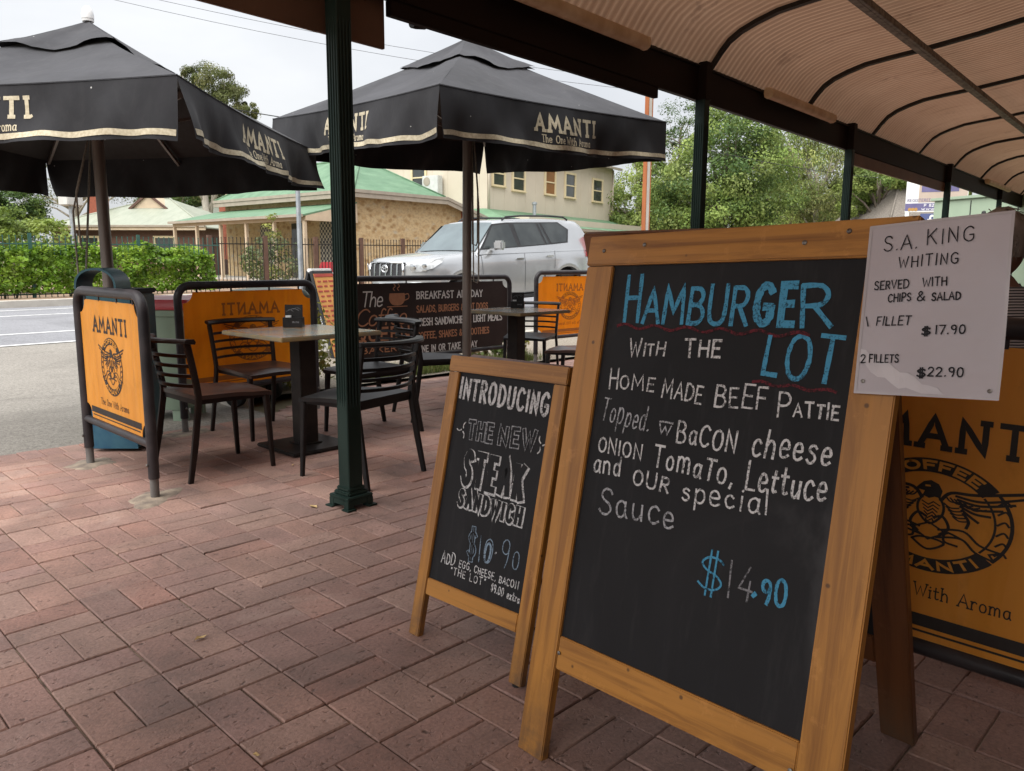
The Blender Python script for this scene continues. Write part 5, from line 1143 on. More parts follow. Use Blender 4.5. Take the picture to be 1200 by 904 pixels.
# ------------------------------------------------------------------ silver four-wheel drive
def car(label, loc, rz, pitch, paint='car', group=None):
    t = thing('parked_car', label, 'car', loc, 0, group); t.rotation_euler = (0, pitch, rz)
    def W(x):
        w_ = .93
        if x > 1.75: w_ -= .43*((x-1.75)/.53)**2.0
        if x < -1.9: w_ -= .16*((-1.9-x)/.42)**2
        return w_
    def zb(x):
        z = .44
        for c in (1.39, -1.385):
            d = abs(x-c)
            if d < .50: z = max(z, .38+math.sqrt(max(0, .50**2-d*d)))
        if x > 2.0: z = max(z, .40+.1*(x-2.0)/.3)
        return z
    def zt(x):
        if x > .9: return 1.225-.085*((x-.9)/1.2)**1.6-(.10*((x-2.05)/.25)**2 if x > 2.05 else 0)
        return 1.235+.05*(.9-x)/3.1
    xs = sorted(set([round(-2.32+.0595*i, 4) for i in range(79)]+[2.30, 2.32]))
    P = []
    for x in xs:
        w_ = W(x); b = zb(x); T = zt(x); lip = .018 if any(abs(abs(x-c)) < .56 for c in (1.39, -1.385)) else 0
        sec = [(w_-.10, b), (w_-.012+lip, b+.004), (w_+lip, b+.05), (w_+.004+lip*.6, max(b+.07, .72)), (w_+.002, max(b+.12, .90)), (w_-.008, max(b+.16, 1.03)), (w_-.035, T-.07), (w_-.085, T-.018), (w_-.22, T+.004), (w_*.45, T+.022), (0, T+.028)]
        half = [Vector((x, y, z)) for y, z in sec]; P.append(half+[Vector((p.x, -p.y, p.z)) for p in reversed(half[:-1])])
    mb = MB(); mb.grid(P); mb.add(P[-1], [tuple(range(len(P[-1])))]); mb.add(P[0], [tuple(range(len(P[0])))]); body = mb.build('body', MT[paint], t, smooth=True, angle=38)
    hw = lambda z: .875-.215*(z-1.25)/.55
    def roof(x):
        if x > .36: return max(1.2, 1.765-.56*(x-.36)/.66)
        if x < -1.98: return max(1.2, 1.765-.53*(-1.98-x)/.30)
        return 1.765+.045*math.sin(math.pi*(x+1.98)/2.34)**.8
    xs2 = [1.03, .9, .8, .7, .6, .5, .4, .33, .2, 0, -.3, -.6, -.9, -1.2, -1.5, -1.8, -1.93, -2.0, -2.06, -2.12, -2.2, -2.28]
    P = []
    for x in xs2:
        rz_ = roof(x); sec = []
        for z in (1.18, 1.35, 1.5, 1.62, 1.70): z2 = min(z, rz_-.05*(z > 1.6)); sec.append((hw(z2), z2))
        k = hw(min(1.72, rz_)); sec += [(k-.035, rz_-.022), (k-.10, rz_-.004), (k*.5, rz_+.012), (0, rz_+.016)]
        half = [Vector((x, y, z)) for y, z in sec]; P.append(half+[Vector((p.x, -p.y, p.z)) for p in reversed(half[:-1])])
    mb = MB(); mb.grid(P); mb.build('cabin', MT[paint], t, smooth=True, angle=40)
    for s in (1, -1):
        side = lambda x, z, o=.004: Vector((x, s*(hw(z)+o), z))
        frame = [(.94, 1.262), (.47, 1.715), (.1, 1.742), (-1.36, 1.745), (-1.62, 1.60), (-1.49, 1.345), (-1.0, 1.32), (0, 1.285)]
        mb = MB(); mb.keep = True; mb.add([side(*p, .0035) for p in frame], [tuple(range(8))]); fr = mb.build('window_surround', MT['cladding'], t)
        for poly in ([(.86, 1.288), (.46, 1.685), (.03, 1.715), (-.03, 1.298)], [(-.13, 1.305), (-.09, 1.718), (-.70, 1.725), (-.80, 1.328)], [(-.76, 1.724), (-.80, 1.722), (-.93, 1.335), (-.86, 1.332)], [(-1.00, 1.342), (-.86, 1.724), (-1.34, 1.722), (-1.57, 1.595), (-1.45, 1.365)]):
            mb = MB(); mb.keep = True; mb.add([side(x, z, .0075) for x, z in poly], [tuple(range(len(poly)))]); mb.build('window', MT['glass'], t)
        for x0, x1 in ((.93, .93), (-.14, -.18), (-.98, -1.03)):
            mb = MB(); zz = [.50, .72, .90, 1.03, 1.17] if x0 > -.9 else [.86, .92, 1.0, 1.08, 1.2]
            yy = [.936, .940, .934, .926, .897]; mb.grid([[Vector((x0+(x1-x0)*i/4+d, s*(yy[i]+.0015), zz[i])) for i in range(5)] for d in (-.004, .004)]); mb.keep = True; mb.build('door_seam', MT['cladding'], body)
        for x, z in ((-.03, 1.075), (-.86, 1.10)):
            mb = MB(); mb.box((x, s*.938, z), (.20, .03, .034), bev=.012); mb.build('door_handle', MT['chrome'], t, smooth=True, angle=50)
        mb = MB(); mb.box((.60, s*1.03, 1.335), (.13, .20, .165), Matrix.Rotation(s*R(8), 3, 'Z'), bev=.03); mb.box((.66, s*.93, 1.27), (.07, .12, .04)); mb.build('mirror', MT[paint], t, smooth=True, angle=50)
        mb = MB(); mb.tube([(.10, s*.60, 1.79), (.0, s*.60, 1.845), (-.4, s*.60, 1.865), (-1.2, s*.60, 1.865), (-1.62, s*.60, 1.845), (-1.75, s*.60, 1.79)], .018, 8); mb.build('roof_rail', MT['cladding'], t, smooth=True)
        mb = MB(); mb.bar((.85, s*.955, .385), (-.85, s*.955, .385), .13, .06, bev=.02); mb.build('side_step', MT['cladding'], t)
        y_ = lambda x: W(x)+.010
        hl = [(2.285, .47, .93), (2.285, .47, 1.055), (2.16, .665, 1.09), (1.98, .86, 1.125), (1.80, .925, 1.16), (1.86, .935, 1.085), (2.02, .875, .985), (2.16, .72, .935)]
        mb = MB(); n = len(hl); cpt = (2.09, .77, 1.045)
        mb.add([Vector((x, s*y, z)) for x, y, z in hl]+[Vector((cpt[0]+.03, s*(cpt[1]+.028), cpt[2]))], [(i, (i+1) % n, n) for i in range(n)]); mb.keep = True; hd = mb.build('headlight', MT['lampglass'], t, smooth=True, angle=60)
        for (x, y, z, r_) in ((2.235, .60, 1.0, .055), (2.13, .77, 1.03, .045)):
            mb = MB(); mb.lathe([(r_, 0), (r_*.9, .008), (r_*.4, .012), (0, .012)], (x+.02, s*(y+.03), z), 14, axis=(Matrix.Rotation(s*R(38), 3, 'Z') @ Matrix.Rotation(R(90), 3, 'Y'))); mb.build('lamp_lens', MT['chrome'], hd, smooth=True, angle=40)
        mb = MB(); mb.bar((2.27, s*.47, .93), (2.10, s*.80, .955), .03, .02); mb.build('trim', MT['chrome'], t)
        tl = [(-2.0, .885, 1.47), (-2.09, .855, 1.47), (-2.22, .80, 1.12), (-2.08, .90, 1.05), (-1.98, .925, 1.06)]
        mb = MB(); mb.prism(tl, lambda p: Vector((p[0], s*(p[1]+.022), p[2])), lambda p: Vector((p[0]-.03, s*(p[1]-.06), p[2]))); ta = mb.build('tail_light', MT['tail'], t)
        for z in (1.22, 1.37): mb = MB(); mb.box((-2.085, s*.912, z), (.10, .01, .05), Matrix.Rotation(s*R(-14), 3, 'Z')); mb.build('reversing_lens', MT['chrome'], ta)
    ws = [(.985, .80, 1.235), (.985, -.80, 1.235), (.405, -.655, 1.728), (.405, .655, 1.728)]
    mb = MB(); P = []
    for i in range(7):
        v = i/6; x = .985+(.405-.985)*v; z = roof(x)+.014; w_ = .80+(.655-.80)*v; P.append([Vector((x+.008, w_*(j/4-1), z+.016*(1-(j/4-1)**2))) for j in range(9)])
    mb.grid(P); mb.keep = True; mb.build('windscreen', MT['windscreen'], t, smooth=True)
    for y0 in (.35, -.35): mb = MB(); mb.bar((1.03, y0+.3, 1.235), (1.0, y0-.25, 1.25), .02, .012); mb.build('wiper', MT['cladding'], t)
    mb = MB(); mb.box((2.295, 0, .955), (.10, .90, .27), Matrix.Rotation(R(-6), 3, 'Y'), bev=.02); gr = mb.build('grille', MT['cladding'], t)
    for k in range(5):
        y = -.32+.16*k
        mb = MB(); mb.box((2.345, y, .955), (.03, .055, .235), Matrix.Rotation(R(-6), 3, 'Y'), bev=.012); mb.build('grille_bar', MT['chrome'], gr, smooth=True, angle=40)
    mb = MB(); Rv = Matrix.Rotation(R(90), 3, 'Y')
    mb.tube([(2.375, .085*math.cos(a), .985+.062*math.sin(a)) for a in [2*math.pi*i/20 for i in range(20)]], .010, 6, closed=True)
    mb.tube([(2.377, .032*math.cos(a), .985+.058*math.sin(a)) for a in [2*math.pi*i/16 for i in range(16)]], .008, 6, closed=True); mb.tube([(2.377, .06*math.cos(a), 1.012+.024*math.sin(a)) for a in [2*math.pi*i/16 for i in range(16)]], .008, 6, closed=True)
    mb.build('emblem', MT['chrome'], gr, smooth=True)
    mb = MB()
    for s in (1, -1): mb.tube([(2.345, s*.455, .83), (2.345, s*.47, .95), (2.33, s*.455, 1.07)], .022, 6)
    mb.tube([(2.33, .455, 1.085), (2.345, 0, 1.095), (2.33, -.455, 1.085)], .016, 6); mb.build('grille_surround', MT['chrome'], gr, smooth=True)
    mb = MB(); mb.box((2.362, 0, .68), (.02, .38, .11), bev=.004); mb.build('number_plate', MT['white_plastic'], t)
    for s in (1, -1): mb = MB(); mb.keep = True; mb.grid([[Vector((2.1-.12*i, s*(.70+.012*i+d), zt(2.1-.12*i)+.0115)) for d in (-.004, .004)] for i in range(10)]); mb.build('bonnet_seam', MT['cladding'], body)
    mb = MB(); bp = [(2.05, .80), (2.20, .66), (2.30, .50), (2.345, .25), (2.355, 0)]; bp = bp+[(x, -y) for x, y in reversed(bp[:-1])]; mb.grid([[Vector((x-.03*(z == .44)-.02*(z == .76), y, z)) for x, y in bp] for z in (.44, .50, .70, .76)]); mb.build('bumper', MT[paint], t, smooth=True, angle=40); mb = MB(); mb.box((2.345, 0, .56), (.03, .80, .09), bev=.008); mb.build('air_intake', MT['cladding'], t)
    mb = MB(); mb.box((0, 0, .62), (4.0, 1.46, .46)); mb.build('underbody', MT['rubber'], t)
    for x in (1.39, -1.385):
        for s in (1, -1):
            ax = Matrix.Rotation(R(-90*s), 3, 'X')
            mb = MB(); mb.lathe([(.24, -.11), (.36, -.12), (.385, -.09), (.385, .09), (.36, .12), (.24, .115), (.24, -.11)], (x, s*.79, .385), 28, axis=ax); wh = mb.build('wheel', MT['rubber'], t, smooth=True, angle=40)
            mb = MB(); mb.lathe([(.02, .05), (.235, .05), (.242, .10), (.225, .105), (.20, .075), (.06, .085), (0, .085)], (x, s*.79, .385), 24, axis=ax); mb.build('rim', MT['chrome'], wh, smooth=True, angle=30)
    return t
car('silver four-wheel-drive wagon parked across the road edge, front to the left', (10.63, 11.13, .15), math.pi, R(2.3))

# ------------------------------------------------------------------ seated person behind the shaded banner
def person():
    # sits facing away along +X, head turned slightly; seat of a cafe chair
    px, py = 3.06, .665
    chair('dark brown slatted chair under the person at the right edge', px, py, R(60), 'chair', 'seat', 'chairs under the verandah')
    t = thing('person', 'seated person with grey hair and a striped shirt at the right edge, behind the banner', 'person', (px, py, 0), R(60))
    t.scale = (.978, .978, .978)
    verts = [(0, 0, .56), (0, 0, .72), (.015, 0, .90), (.02, 0, 1.02), (.035, 0, 1.10), (.05, 0, 1.17),
             (.01, .17, 1.02), (.05, .23, .78), (.28, .17, .70), (.01, -.17, 1.02), (.05, -.23, .78), (.28, -.17, .70),
             (.05, .10, .55), (.42, .12, .53), (.42, .12, .12), (.05, -.10, .55), (.42, -.12, .53), (.42, -.12, .12)]
    edges = [(0, 1), (1, 2), (2, 3), (3, 4), (4, 5), (3, 6), (6, 7), (7, 8), (3, 9), (9, 10), (10, 11), (0, 12), (12, 13), (13, 14), (0, 15), (15, 16), (16, 17)]
    rad = [.15, .135, .15, .12, .055, .052, .065, .05, .035, .065, .05, .035, .095, .07, .045, .095, .07, .045]
    me = bpy.data.meshes.new('body'); me.from_pydata(verts, edges, []); o = bpy.data.objects.new('tmp', me); COL.objects.link(o)
    sk = o.modifiers.new('s', 'SKIN'); ss = o.modifiers.new('u', 'SUBSURF'); ss.levels = 2
    for i, v in enumerate(me.skin_vertices[0].data): v.radius = (rad[i], rad[i]); v.use_root = (i == 0)
    dg = bpy.context.evaluated_depsgraph_get(); m2 = bpy.data.meshes.new_from_object(o.evaluated_get(dg)); bpy.data.objects.remove(o)
    for p in m2.polygons: p.use_smooth = True
    hb = bmesh.new(); bmesh.ops.create_uvsphere(hb, u_segments=28, v_segments=20, radius=1)
    for v in hb.verts:
        x, y, z = v.co; f = 1.0
        X = x*.098; Y = y*.076*(1-.10*max(0, -z)); Z = z*.118
        if x > 0: X *= (1-.18*max(0, z)); 
        if x > .5 and abs(y) < .5: X += .022*math.exp(-((z+.12)/.16)**2)*math.exp(-(y/.16)**2); X -= .010*math.exp(-((z-.12)/.12)**2)*math.exp(-((abs(y)-.36)/.14)**2); X += .006*math.exp(-((z+.50)/.08)**2)*math.exp(-(y/.25)**2)
        if z < -.4: X += .012*max(0, x)
        if abs(y) > .88 and -.35 < z < .25 and -.35 < x < .15: Y *= 1.16
        v.co = (X+.065, Y, Z+1.262)
    hm = bpy.data.meshes.new('h'); hb.to_mesh(hm)
    bb = bmesh.new(); bb.from_mesh(m2); bb.from_mesh(hm); m3 = bpy.data.meshes.new('body'); bb.to_mesh(m3); m3.materials.append(MT['skin'])
    for p in m3.polygons: p.use_smooth = True
    bo = bpy.data.objects.new('body', m3); COL.objects.link(bo); bo.parent = t
    # shirt: a shell over torso and upper arms
    sb = bmesh.new(); sb.from_mesh(m2); sb.normal_update()
    dl = [v for v in sb.verts if v.co.z < .58 or v.co.z > 1.125 or (v.co.x > .17)]
    for v in sb.verts: v.co += v.normal*.014
    bmesh.ops.delete(sb, geom=dl, context='VERTS'); sm_ = bpy.data.meshes.new('shirt'); sb.to_mesh(sm_); sm_.materials.append(MT['shirt'])
    for p in sm_.polygons: p.use_smooth = True
    so = bpy.data.objects.new('shirt', sm_); COL.objects.link(so); so.parent = t
    sb = bmesh.new(); sb.from_mesh(m2); sb.normal_update()
    dl = [v for v in sb.verts if v.co.z > .64 or (v.co.z > .60 and v.co.x > .2)]
    for v in sb.verts: v.co += v.normal*.010
    bmesh.ops.delete(sb, geom=dl, context='VERTS'); tm = bpy.data.meshes.new('trousers'); sb.to_mesh(tm); tm.materials.append(MT['trouser'])
    for p in tm.polygons: p.use_smooth = True
    to = bpy.data.objects.new('trousers', tm); COL.objects.link(to); to.parent = t
    rnd = random.Random(2); mb = MB()
    for i in range(420):
        a = rnd.uniform(0, 2*math.pi); zz = rnd.uniform(-.25, 1); r_ = math.sqrt(max(0, 1-zz*zz)); x, y = r_*math.cos(a), r_*math.sin(a)
        if x > .35 and zz < .62: continue
        if zz < .1 and x > -.1: continue
        p = Vector((.065+x*.100, y*.080, 1.262+zz*.120)); nrm_ = Vector((x/.1, y/.08, zz/.12)).normalized(); d = (Vector((-.6, rnd.uniform(-.6, .6), -.5))-nrm_*nrm_.dot(Vector((-.6, 0, -.5)))).normalized()
        mb.tube([p-nrm_*.004, p+nrm_*.008+d*.02, p+nrm_*.006+d*.045], [.002, .0018, .0006], 4, caps=False)
    P = []
    for i in range(17):
        th = math.pi*(-.02+.62*i/16)
        P.append([Vector((.060+math.sin(th)*math.cos(a_)*.108*(1+.02*math.sin(a_*9)), math.sin(th)*math.sin(a_)*.087*(1+.02*math.sin(a_*11)), 1.262+math.cos(th)*.127+.003*math.sin(a_*7+i))) for a_ in [math.pi*(.30+1.40*j/24) for j in range(25)]])
    mb.grid(P); mb.build('hair', MT['hair'], t, smooth=True)
    for s in (1, -1):
        mb = MB(); mb.lathe([(0, -.008), (.009, -.004), (.011, .002), (.006, .009), (0, .0105)], (.148, s*.028, 1.275), 10, axis=Matrix.Rotation(R(90), 3, 'Y')); mb.build('eye', MT['white_plastic'], t, smooth=True)
        mb = MB(); mb.box((.43+.05, s*.12, .04), (.26, .09, .08), bev=.03); mb.build('shoe', MT['rubber'], t, smooth=True, angle=40)
        c = Vector((.33, s*.16, .68)); mb = MB(); mb.box(c, (.09, .075, .028), bev=.012)
        for k in range(4): mb.tube([c+Vector((.03, (k-1.5)*.019, 0)), c+Vector((.075+.008*(k in (1, 2)), (k-1.5)*.021, -.004)), c+Vector((.10+.012*(k in (1, 2)), (k-1.5)*.021, -.022))], [.009, .008, .006], 6)
        mb.tube([c+Vector((-.02, -s*.035, 0)), c+Vector((.02, -s*.06, -.004)), c+Vector((.05, -s*.06, -.014))], [.011, .009, .007], 6); mb.build('hand', MT['skin'], t, smooth=True, angle=60)
person()
# ------------------------------------------------------------------ foliage
def leafmesh(name, cen, nrm, size, col, mat, parent=None, aspect=.55, droop=0.0, seed=0):
    """many small pointed leaves: one bent diamond per row"""
    rg = np.random.default_rng(seed); n = len(cen)
    d = rg.normal(size=(n, 3)); d[:, 2] = d[:, 2]*.6-droop; d -= nrm*(d*nrm).sum(1, keepdims=True)*.7; d /= np.linalg.norm(d, axis=1, keepdims=True)+1e-9
    s = np.cross(nrm+rg.normal(size=(n, 3))*.55, d); s /= np.linalg.norm(s, axis=1, keepdims=True)+1e-9
    up = np.cross(d, s); L = size[:, None]
    V = np.stack([cen-d*L*.5, cen+s*L*aspect*.5+up*L*.08, cen+d*L*.5-up*L*.1, cen-s*L*aspect*.5+up*L*.08], 1).reshape(-1, 3)
    me = bpy.data.meshes.new(name); me.vertices.add(4*n); me.vertices.foreach_set('co', V.astype(np.float32).ravel())
    me.loops.add(4*n); me.loops.foreach_set('vertex_index', np.arange(4*n, dtype=np.int32))
    me.polygons.add(n); me.polygons.foreach_set('loop_start', np.arange(0, 4*n, 4, dtype=np.int32))
    try: me.polygons.foreach_set('loop_total', np.full(n, 4, dtype=np.int32))
    except Exception: pass
    me.materials.append(mat); a = me.attributes.new('tint', 'FLOAT_COLOR', 'FACE')
    a.data.foreach_set('color', np.concatenate([col, np.ones((n, 1))], 1).astype(np.float32).ravel()); me.update(calc_edges=True); me.validate()
    o = bpy.data.objects.new(name, me); COL.objects.link(o)
    if parent: o.parent = parent
    return o
def clumps(ells, rg, per, shell=.6, cl=.26, flat_=.7):
    """leaf positions in clumps spread through ellipsoids"""
    C_, Nn, K = [], [], []; k0 = 0
    for (cx, cy, cz, rx, ry, rz, m) in ells:
        u = rg.normal(size=(m, 3)); u /= np.linalg.norm(u, axis=1, keepdims=True); r = (shell+(1-shell)*rg.random(m))**(1/2.0)
        cc = u*r[:, None]*np.array([rx, ry, rz])+np.array([cx, cy, cz])
        rr = cl*(rx+ry+rz)/3*rg.uniform(.6, 1.3, m)
        g = rg.normal(size=(m, per, 3))*np.array([1, 1, flat_]); q = np.linalg.norm(g, axis=2, keepdims=True); g = g/q*np.minimum(q, 1.7)*.62
        p = cc[:, None, :]+g*rr[:, None, None]
        nn = g*.8+u[:, None, :]*.6+np.array([0, 0, .35]); nn /= np.linalg.norm(nn, axis=2, keepdims=True)+1e-9
        C_.append(p.reshape(-1, 3)); Nn.append(nn.reshape(-1, 3)); K.append(np.repeat(np.arange(m)+k0, per)); k0 += m
    return np.concatenate(C_), np.concatenate(Nn), np.concatenate(K), k0
def tint(K, nk, pal, rg, var=.40):
    pal = np.array(pal); ci = rg.integers(0, len(pal), nk); cv = rg.uniform(1-var, 1+var, nk)
    c = pal[ci][K]*cv[K][:, None]; alt = rg.random(len(K)) < .12; c[alt] = pal[rg.integers(0, len(pal), alt.sum())]
    return np.clip(c*rg.uniform(.8, 1.2, (len(K), 1)), 0, 1)
def tree(name, label, base, ells, per, leaf, pal, trunk_r, bark='bark', seed=1, droop=.3, cl=.26, shell=.6, aspect=.5, group=None, limbs=True, cat='tree', lean=(0, 0), forks=3, flat_=.7):
    """ells are given relative to the base; trunk climbs to the crown and forks into limbs"""
    rg = np.random.default_rng(seed); t = thing(name, label, cat, base, 0, group)
    if leaf > .19: per = int(per*2.3); leaf *= .60
    cen, nrm, K, nk = clumps(ells, rg, per, shell, cl, flat_)
    leafmesh('crown', cen, nrm, leaf*rg.uniform(.65, 1.35, len(cen)), tint(K, nk, pal, rg), MT['leaf'], t, aspect, droop, seed)
    if trunk_r:
        mb = MB(); e0 = max(ells, key=lambda e: e[5]*e[3]); top = Vector((e0[0]*.6, e0[1]*.6, e0[2]-e0[5]*.15)); r = random.Random(seed)
        pts = [Vector((0, 0, -.1)), Vector((lean[0]*.3, lean[1]*.3, top.z*.25)), Vector((top.x*.5+lean[0]*.2, top.y*.5, top.z*.6)), top]
        mb.tube(pts, [trunk_r*1.3, trunk_r, trunk_r*.8, trunk_r*.45], 9)
        for e in ells:
            c = Vector(e[:3])
            for k in range(forks):
                a = pts[1].lerp(pts[3], r.uniform(.15, .9)); dirv = Vector((r.gauss(0, 1), r.gauss(0, 1), r.gauss(.2, .7))); dirv.normalize()
                tip = c+Vector((dirv.x*e[3], dirv.y*e[4], dirv.z*e[5]))*r.uniform(.4, .95); mid = a.lerp(tip, .5)+Vector((r.uniform(-.1, .1), r.uniform(-.1, .1), .08))*(tip-a).length
                mb.tube([a, mid, tip], [trunk_r*.38, trunk_r*.24, trunk_r*.07], 6)
        mb.build('trunk', MT[bark], t, smooth=True)
    return t
def gpos(px, D):
    p = at(px, 308, D); p.z = zg(p.x, p.y)-.02; return p
def zpix(py, px, D): return at(px, py, D).z
def ell(px, py, wpx, hpx, D, base, m, dep=None):
    """ellipsoid that stands at distance D on the bearing of a photo pixel"""
    c = at(px, py, D)-base; s = D/931; r_ = wpx*s/2; return (c.x, c.y, c.z, r_, (dep or r_), hpx*s/2, m)
DK = [(0.046, 0.087, 0.022), (0.063, 0.112, 0.031), (0.082, 0.138, 0.037), (0.102, 0.163, 0.043)]
MD = [(0.126, 0.19, 0.045), (0.171, 0.244, 0.055), (0.217, 0.289, 0.072), (0.253, 0.317, 0.086)]
LT = [(0.243, 0.303, 0.078), (0.286, 0.338, 0.096), (0.329, 0.355, 0.113), (0.217, 0.277, 0.078), (0.182, 0.243, 0.07)]
OL = [(0.126, 0.145, 0.048), (0.165, 0.175, 0.063), (0.204, 0.204, 0.077), (0.107, 0.126, 0.043)]
HG = [(0.134, 0.244, 0.021), (0.185, 0.311, 0.029), (0.109, 0.202, 0.02), (0.235, 0.353, 0.042)]
GT = 'trees beyond the road'
b = gpos(836, 40); tree('spreading_tree', 'broad dense mid green tree standing behind the second green post', b, [ell(856, 205, 130, 130, 40, b, 60), ell(815, 230, 90, 110, 40, b, 38), ell(895, 225, 90, 120, 40, b, 38), ell(862, 160, 90, 70, 40, b, 30), ell(850, 262, 150, 50, 40, b, 30)], 95, .26, DK[1:]+MD+MD, .38, seed=3, droop=.6, cl=.30, group=GT, forks=4)
b = gpos(748, 47); tree('leafy_tree', 'pale yellow green tree beside the beige building, behind the rusty pole', b, [ell(745, 235, 80, 100, 47, b, 46), ell(772, 205, 60, 80, 47, b, 30), ell(722, 255, 44, 60, 47, b, 22), ell(760, 270, 90, 36, 47, b, 24)], 85, .27, MD+LT, .25, seed=5, droop=.8, group=GT)
b = gpos(795, 56); tree('sparse_tree', 'thin open-crowned tree poking above the green trees near the umbrella tip', b, [ell(795, 145, 46, 60, 56, b, 16), ell(778, 165, 34, 44, 56, b, 10), ell(812, 150, 30, 50, 56, b, 9)], 40, .22, DK, .12, seed=8, droop=.3, cl=.3, group=GT, forks=5)
b = gpos(955, 46); tree('gum_tree', 'pale-trunked gum tree with thin yellow olive leaves left of the third post', b, [ell(955, 195, 90, 120, 46, b, 36), ell(925, 250, 90, 70, 46, b, 44), ell(985, 245, 80, 70, 46, b, 44), ell(925, 180, 60, 80, 46, b, 34), ell(1005, 262, 60, 40, 46, b, 26), ell(995, 200, 50, 70, 46, b, 26)], 70, .27, LT+OL, .20, 'bark_pale', seed=9, droop=1.6, aspect=.28, cl=.34, group=GT, forks=4)
b = gpos(1030, 40); tree('leafy_tree', 'green leafy tree rising behind the grey shingle roof', b, [ell(1025, 205, 70, 70, 40, b, 36), ell(1065, 195, 70, 70, 40, b, 30), ell(1000, 225, 40, 60, 40, b, 18)], 80, .26, MD+LT[:2], .2, seed=12, droop=.5, group=GT)
b = gpos(1115, 34); tree('leafy_tree', 'yellow green bushy tree above the pale green shed', b, [ell(1110, 222, 44, 50, 34, b, 30), ell(1150, 215, 60, 60, 34, b, 26), ell(1195, 225, 60, 60, 34, b, 22)], 70, .2, LT+MD, .15, seed=13, group=GT)
b = gpos(15, 38); tree('round_tree', 'dense dark green tree at the far left behind the hedge', b, [ell(12, 245, 70, 70, 38, b, 60), ell(-25, 250, 70, 70, 38, b, 40), ell(38, 258, 30, 36, 38, b, 16)], 110, .2, DK+DK+MD[:2], .2, seed=14, droop=.1, cl=.24, group=GT)
b = gpos(95, 50); tree('gum_tree', 'wispy gum tree with bare branches above the cream-roofed house', b, [ell(75, 205, 90, 36, 50, b, 22), ell(120, 195, 80, 40, 50, b, 20), ell(55, 235, 50, 40, 50, b, 12), ell(150, 215, 60, 40, 50, b, 16)], 45, .24, OL, .22, 'bark_pale', seed=15, droop=1.4, aspect=.3, cl=.36, group=GT, forks=5)
b = gpos(215, 58); tree('bushy_tree', 'olive green bushy tree behind the brick chimney under the left umbrella', b, [ell(215, 225, 75, 70, 58, b, 60), ell(190, 240, 50, 44, 58, b, 26), ell(245, 235, 50, 44, 58, b, 26)], 90, .26, OL+DK[2:], .25, seed=16, droop=.4, group=GT)
b = gpos(250, 54); tree('tall_gum_tree', 'tall gum tree whose crown rises above the left umbrella', b, [ell(247, 97, 52, 34, 54, b, 30), ell(275, 122, 46, 36, 54, b, 26), ell(225, 95, 30, 26, 54, b, 12), ell(288, 130, 26, 18, 54, b, 12), ell(240, 140, 60, 50, 54, b, 26), ell(225, 180, 70, 50, 54, b, 20)], 100, .24, OL+[(.12, .15, .035), (.16, .18, .045)], .3, 'bark_pale', seed=17, droop=.6, cl=.36, group=GT, aspect=.35)
b = gpos(940, 62); tree('leafy_tree', 'broad yellow green tree filling the background behind the gum tree', b, [ell(905, 225, 110, 130, 62, b, 50), ell(975, 225, 110, 120, 62, b, 50), ell(1030, 235, 90, 100, 62, b, 34), ell(860, 255, 90, 80, 62, b, 30), ell(765, 235, 110, 100, 62, b, 40)], 90, .3, LT+MD, .3, seed=41, droop=.8, cl=.34, group=GT)
def hedge(name, label, boxes, n, leaf, pal, seed, mat='leaf_gloss', bumpy=.16):
    rg = np.random.default_rng(seed); t = thing(name, label, 'hedge', (boxes[0][0], boxes[0][2], zg(boxes[0][0], boxes[0][2])))
    o = np.array(t.location); C_, Nn = [], []; vol = [(b[1]-b[0]+b[3]-b[2])*(b[5]-b[4]) for b in boxes]
    for bx, v in zip(boxes, vol):
        m = int(n*v/sum(vol)); u = rg.random((m, 3)); f = rg.integers(0, 5, m)
        p = np.stack([bx[0]+(bx[1]-bx[0])*u[:, 0], bx[2]+(bx[3]-bx[2])*u[:, 1], bx[4]+(bx[5]-bx[4])*u[:, 2]], 1); nn = np.zeros((m, 3))
        dp = np.abs(rg.normal(size=m))*.10
        fr = f <= 2; p[fr, 1] = bx[2]+dp[fr]; nn[fr, 1] = -1
        tp = f >= 3; p[tp, 2] = bx[5]-dp[tp]; nn[tp, 2] = 1
        lump = np.array([mnoise.noise(Vector((q[0]*1.6, q[2]*2.2, q[1]*1.6+seed))) for q in p]); lump2 = np.array([mnoise.noise(Vector((q[0]*4, q[2]*4, q[1]*4+seed))) for q in p])
        hgt = np.clip((p[:, 2]-bx[4])/(bx[5]-bx[4]), 0, 1); rnd_ = np.where(tp, 0, np.clip(hgt-.75, 0, 1)*1.2)
        p[:, 1] += np.where(fr, -lump*bumpy-lump2*bumpy*.5+rnd_, 0); p[:, 2] += np.where(tp, lump*bumpy+lump2*bumpy*.5, 0)
        C_.append(p); Nn.append(nn+rg.normal(size=(m, 3))*.5+np.array([0, 0, .5]))
    cen = np.concatenate(C_); nrm = np.concatenate(Nn); nrm /= np.linalg.norm(nrm, axis=1, keepdims=True)
    K = (np.floor(cen[:, 0]*3)*7+np.floor(cen[:, 2]*3)*13+np.floor(cen[:, 1]*2)*5).astype(int) % 60
    leafmesh('foliage', cen-o, nrm, leaf*rg.uniform(.6, 1.4, len(cen)), tint(K, 60, pal, rg, .2), MT[mat], t, .6, .1, seed)
    mb = MB(); r = random.Random(seed)
    for bx in boxes:
        for k in range(int((bx[1]-bx[0])*2.5)):
            x = r.uniform(bx[0]+.2, bx[1]-.2); y = (bx[2]+bx[3])/2+r.uniform(-.2, .2); z0 = zg(x, y)
            mb.tube([Vector((x, y, z0-.05))-Vector(o), Vector((x+r.uniform(-.2, .2), y, z0+.5))-Vector(o), Vector((x+r.uniform(-.4, .4), y+r.uniform(-.2, .2), bx[5]-.25))-Vector(o)], [.03, .022, .008], 5)
    mb.build('stem', MT['bark'], t); return t
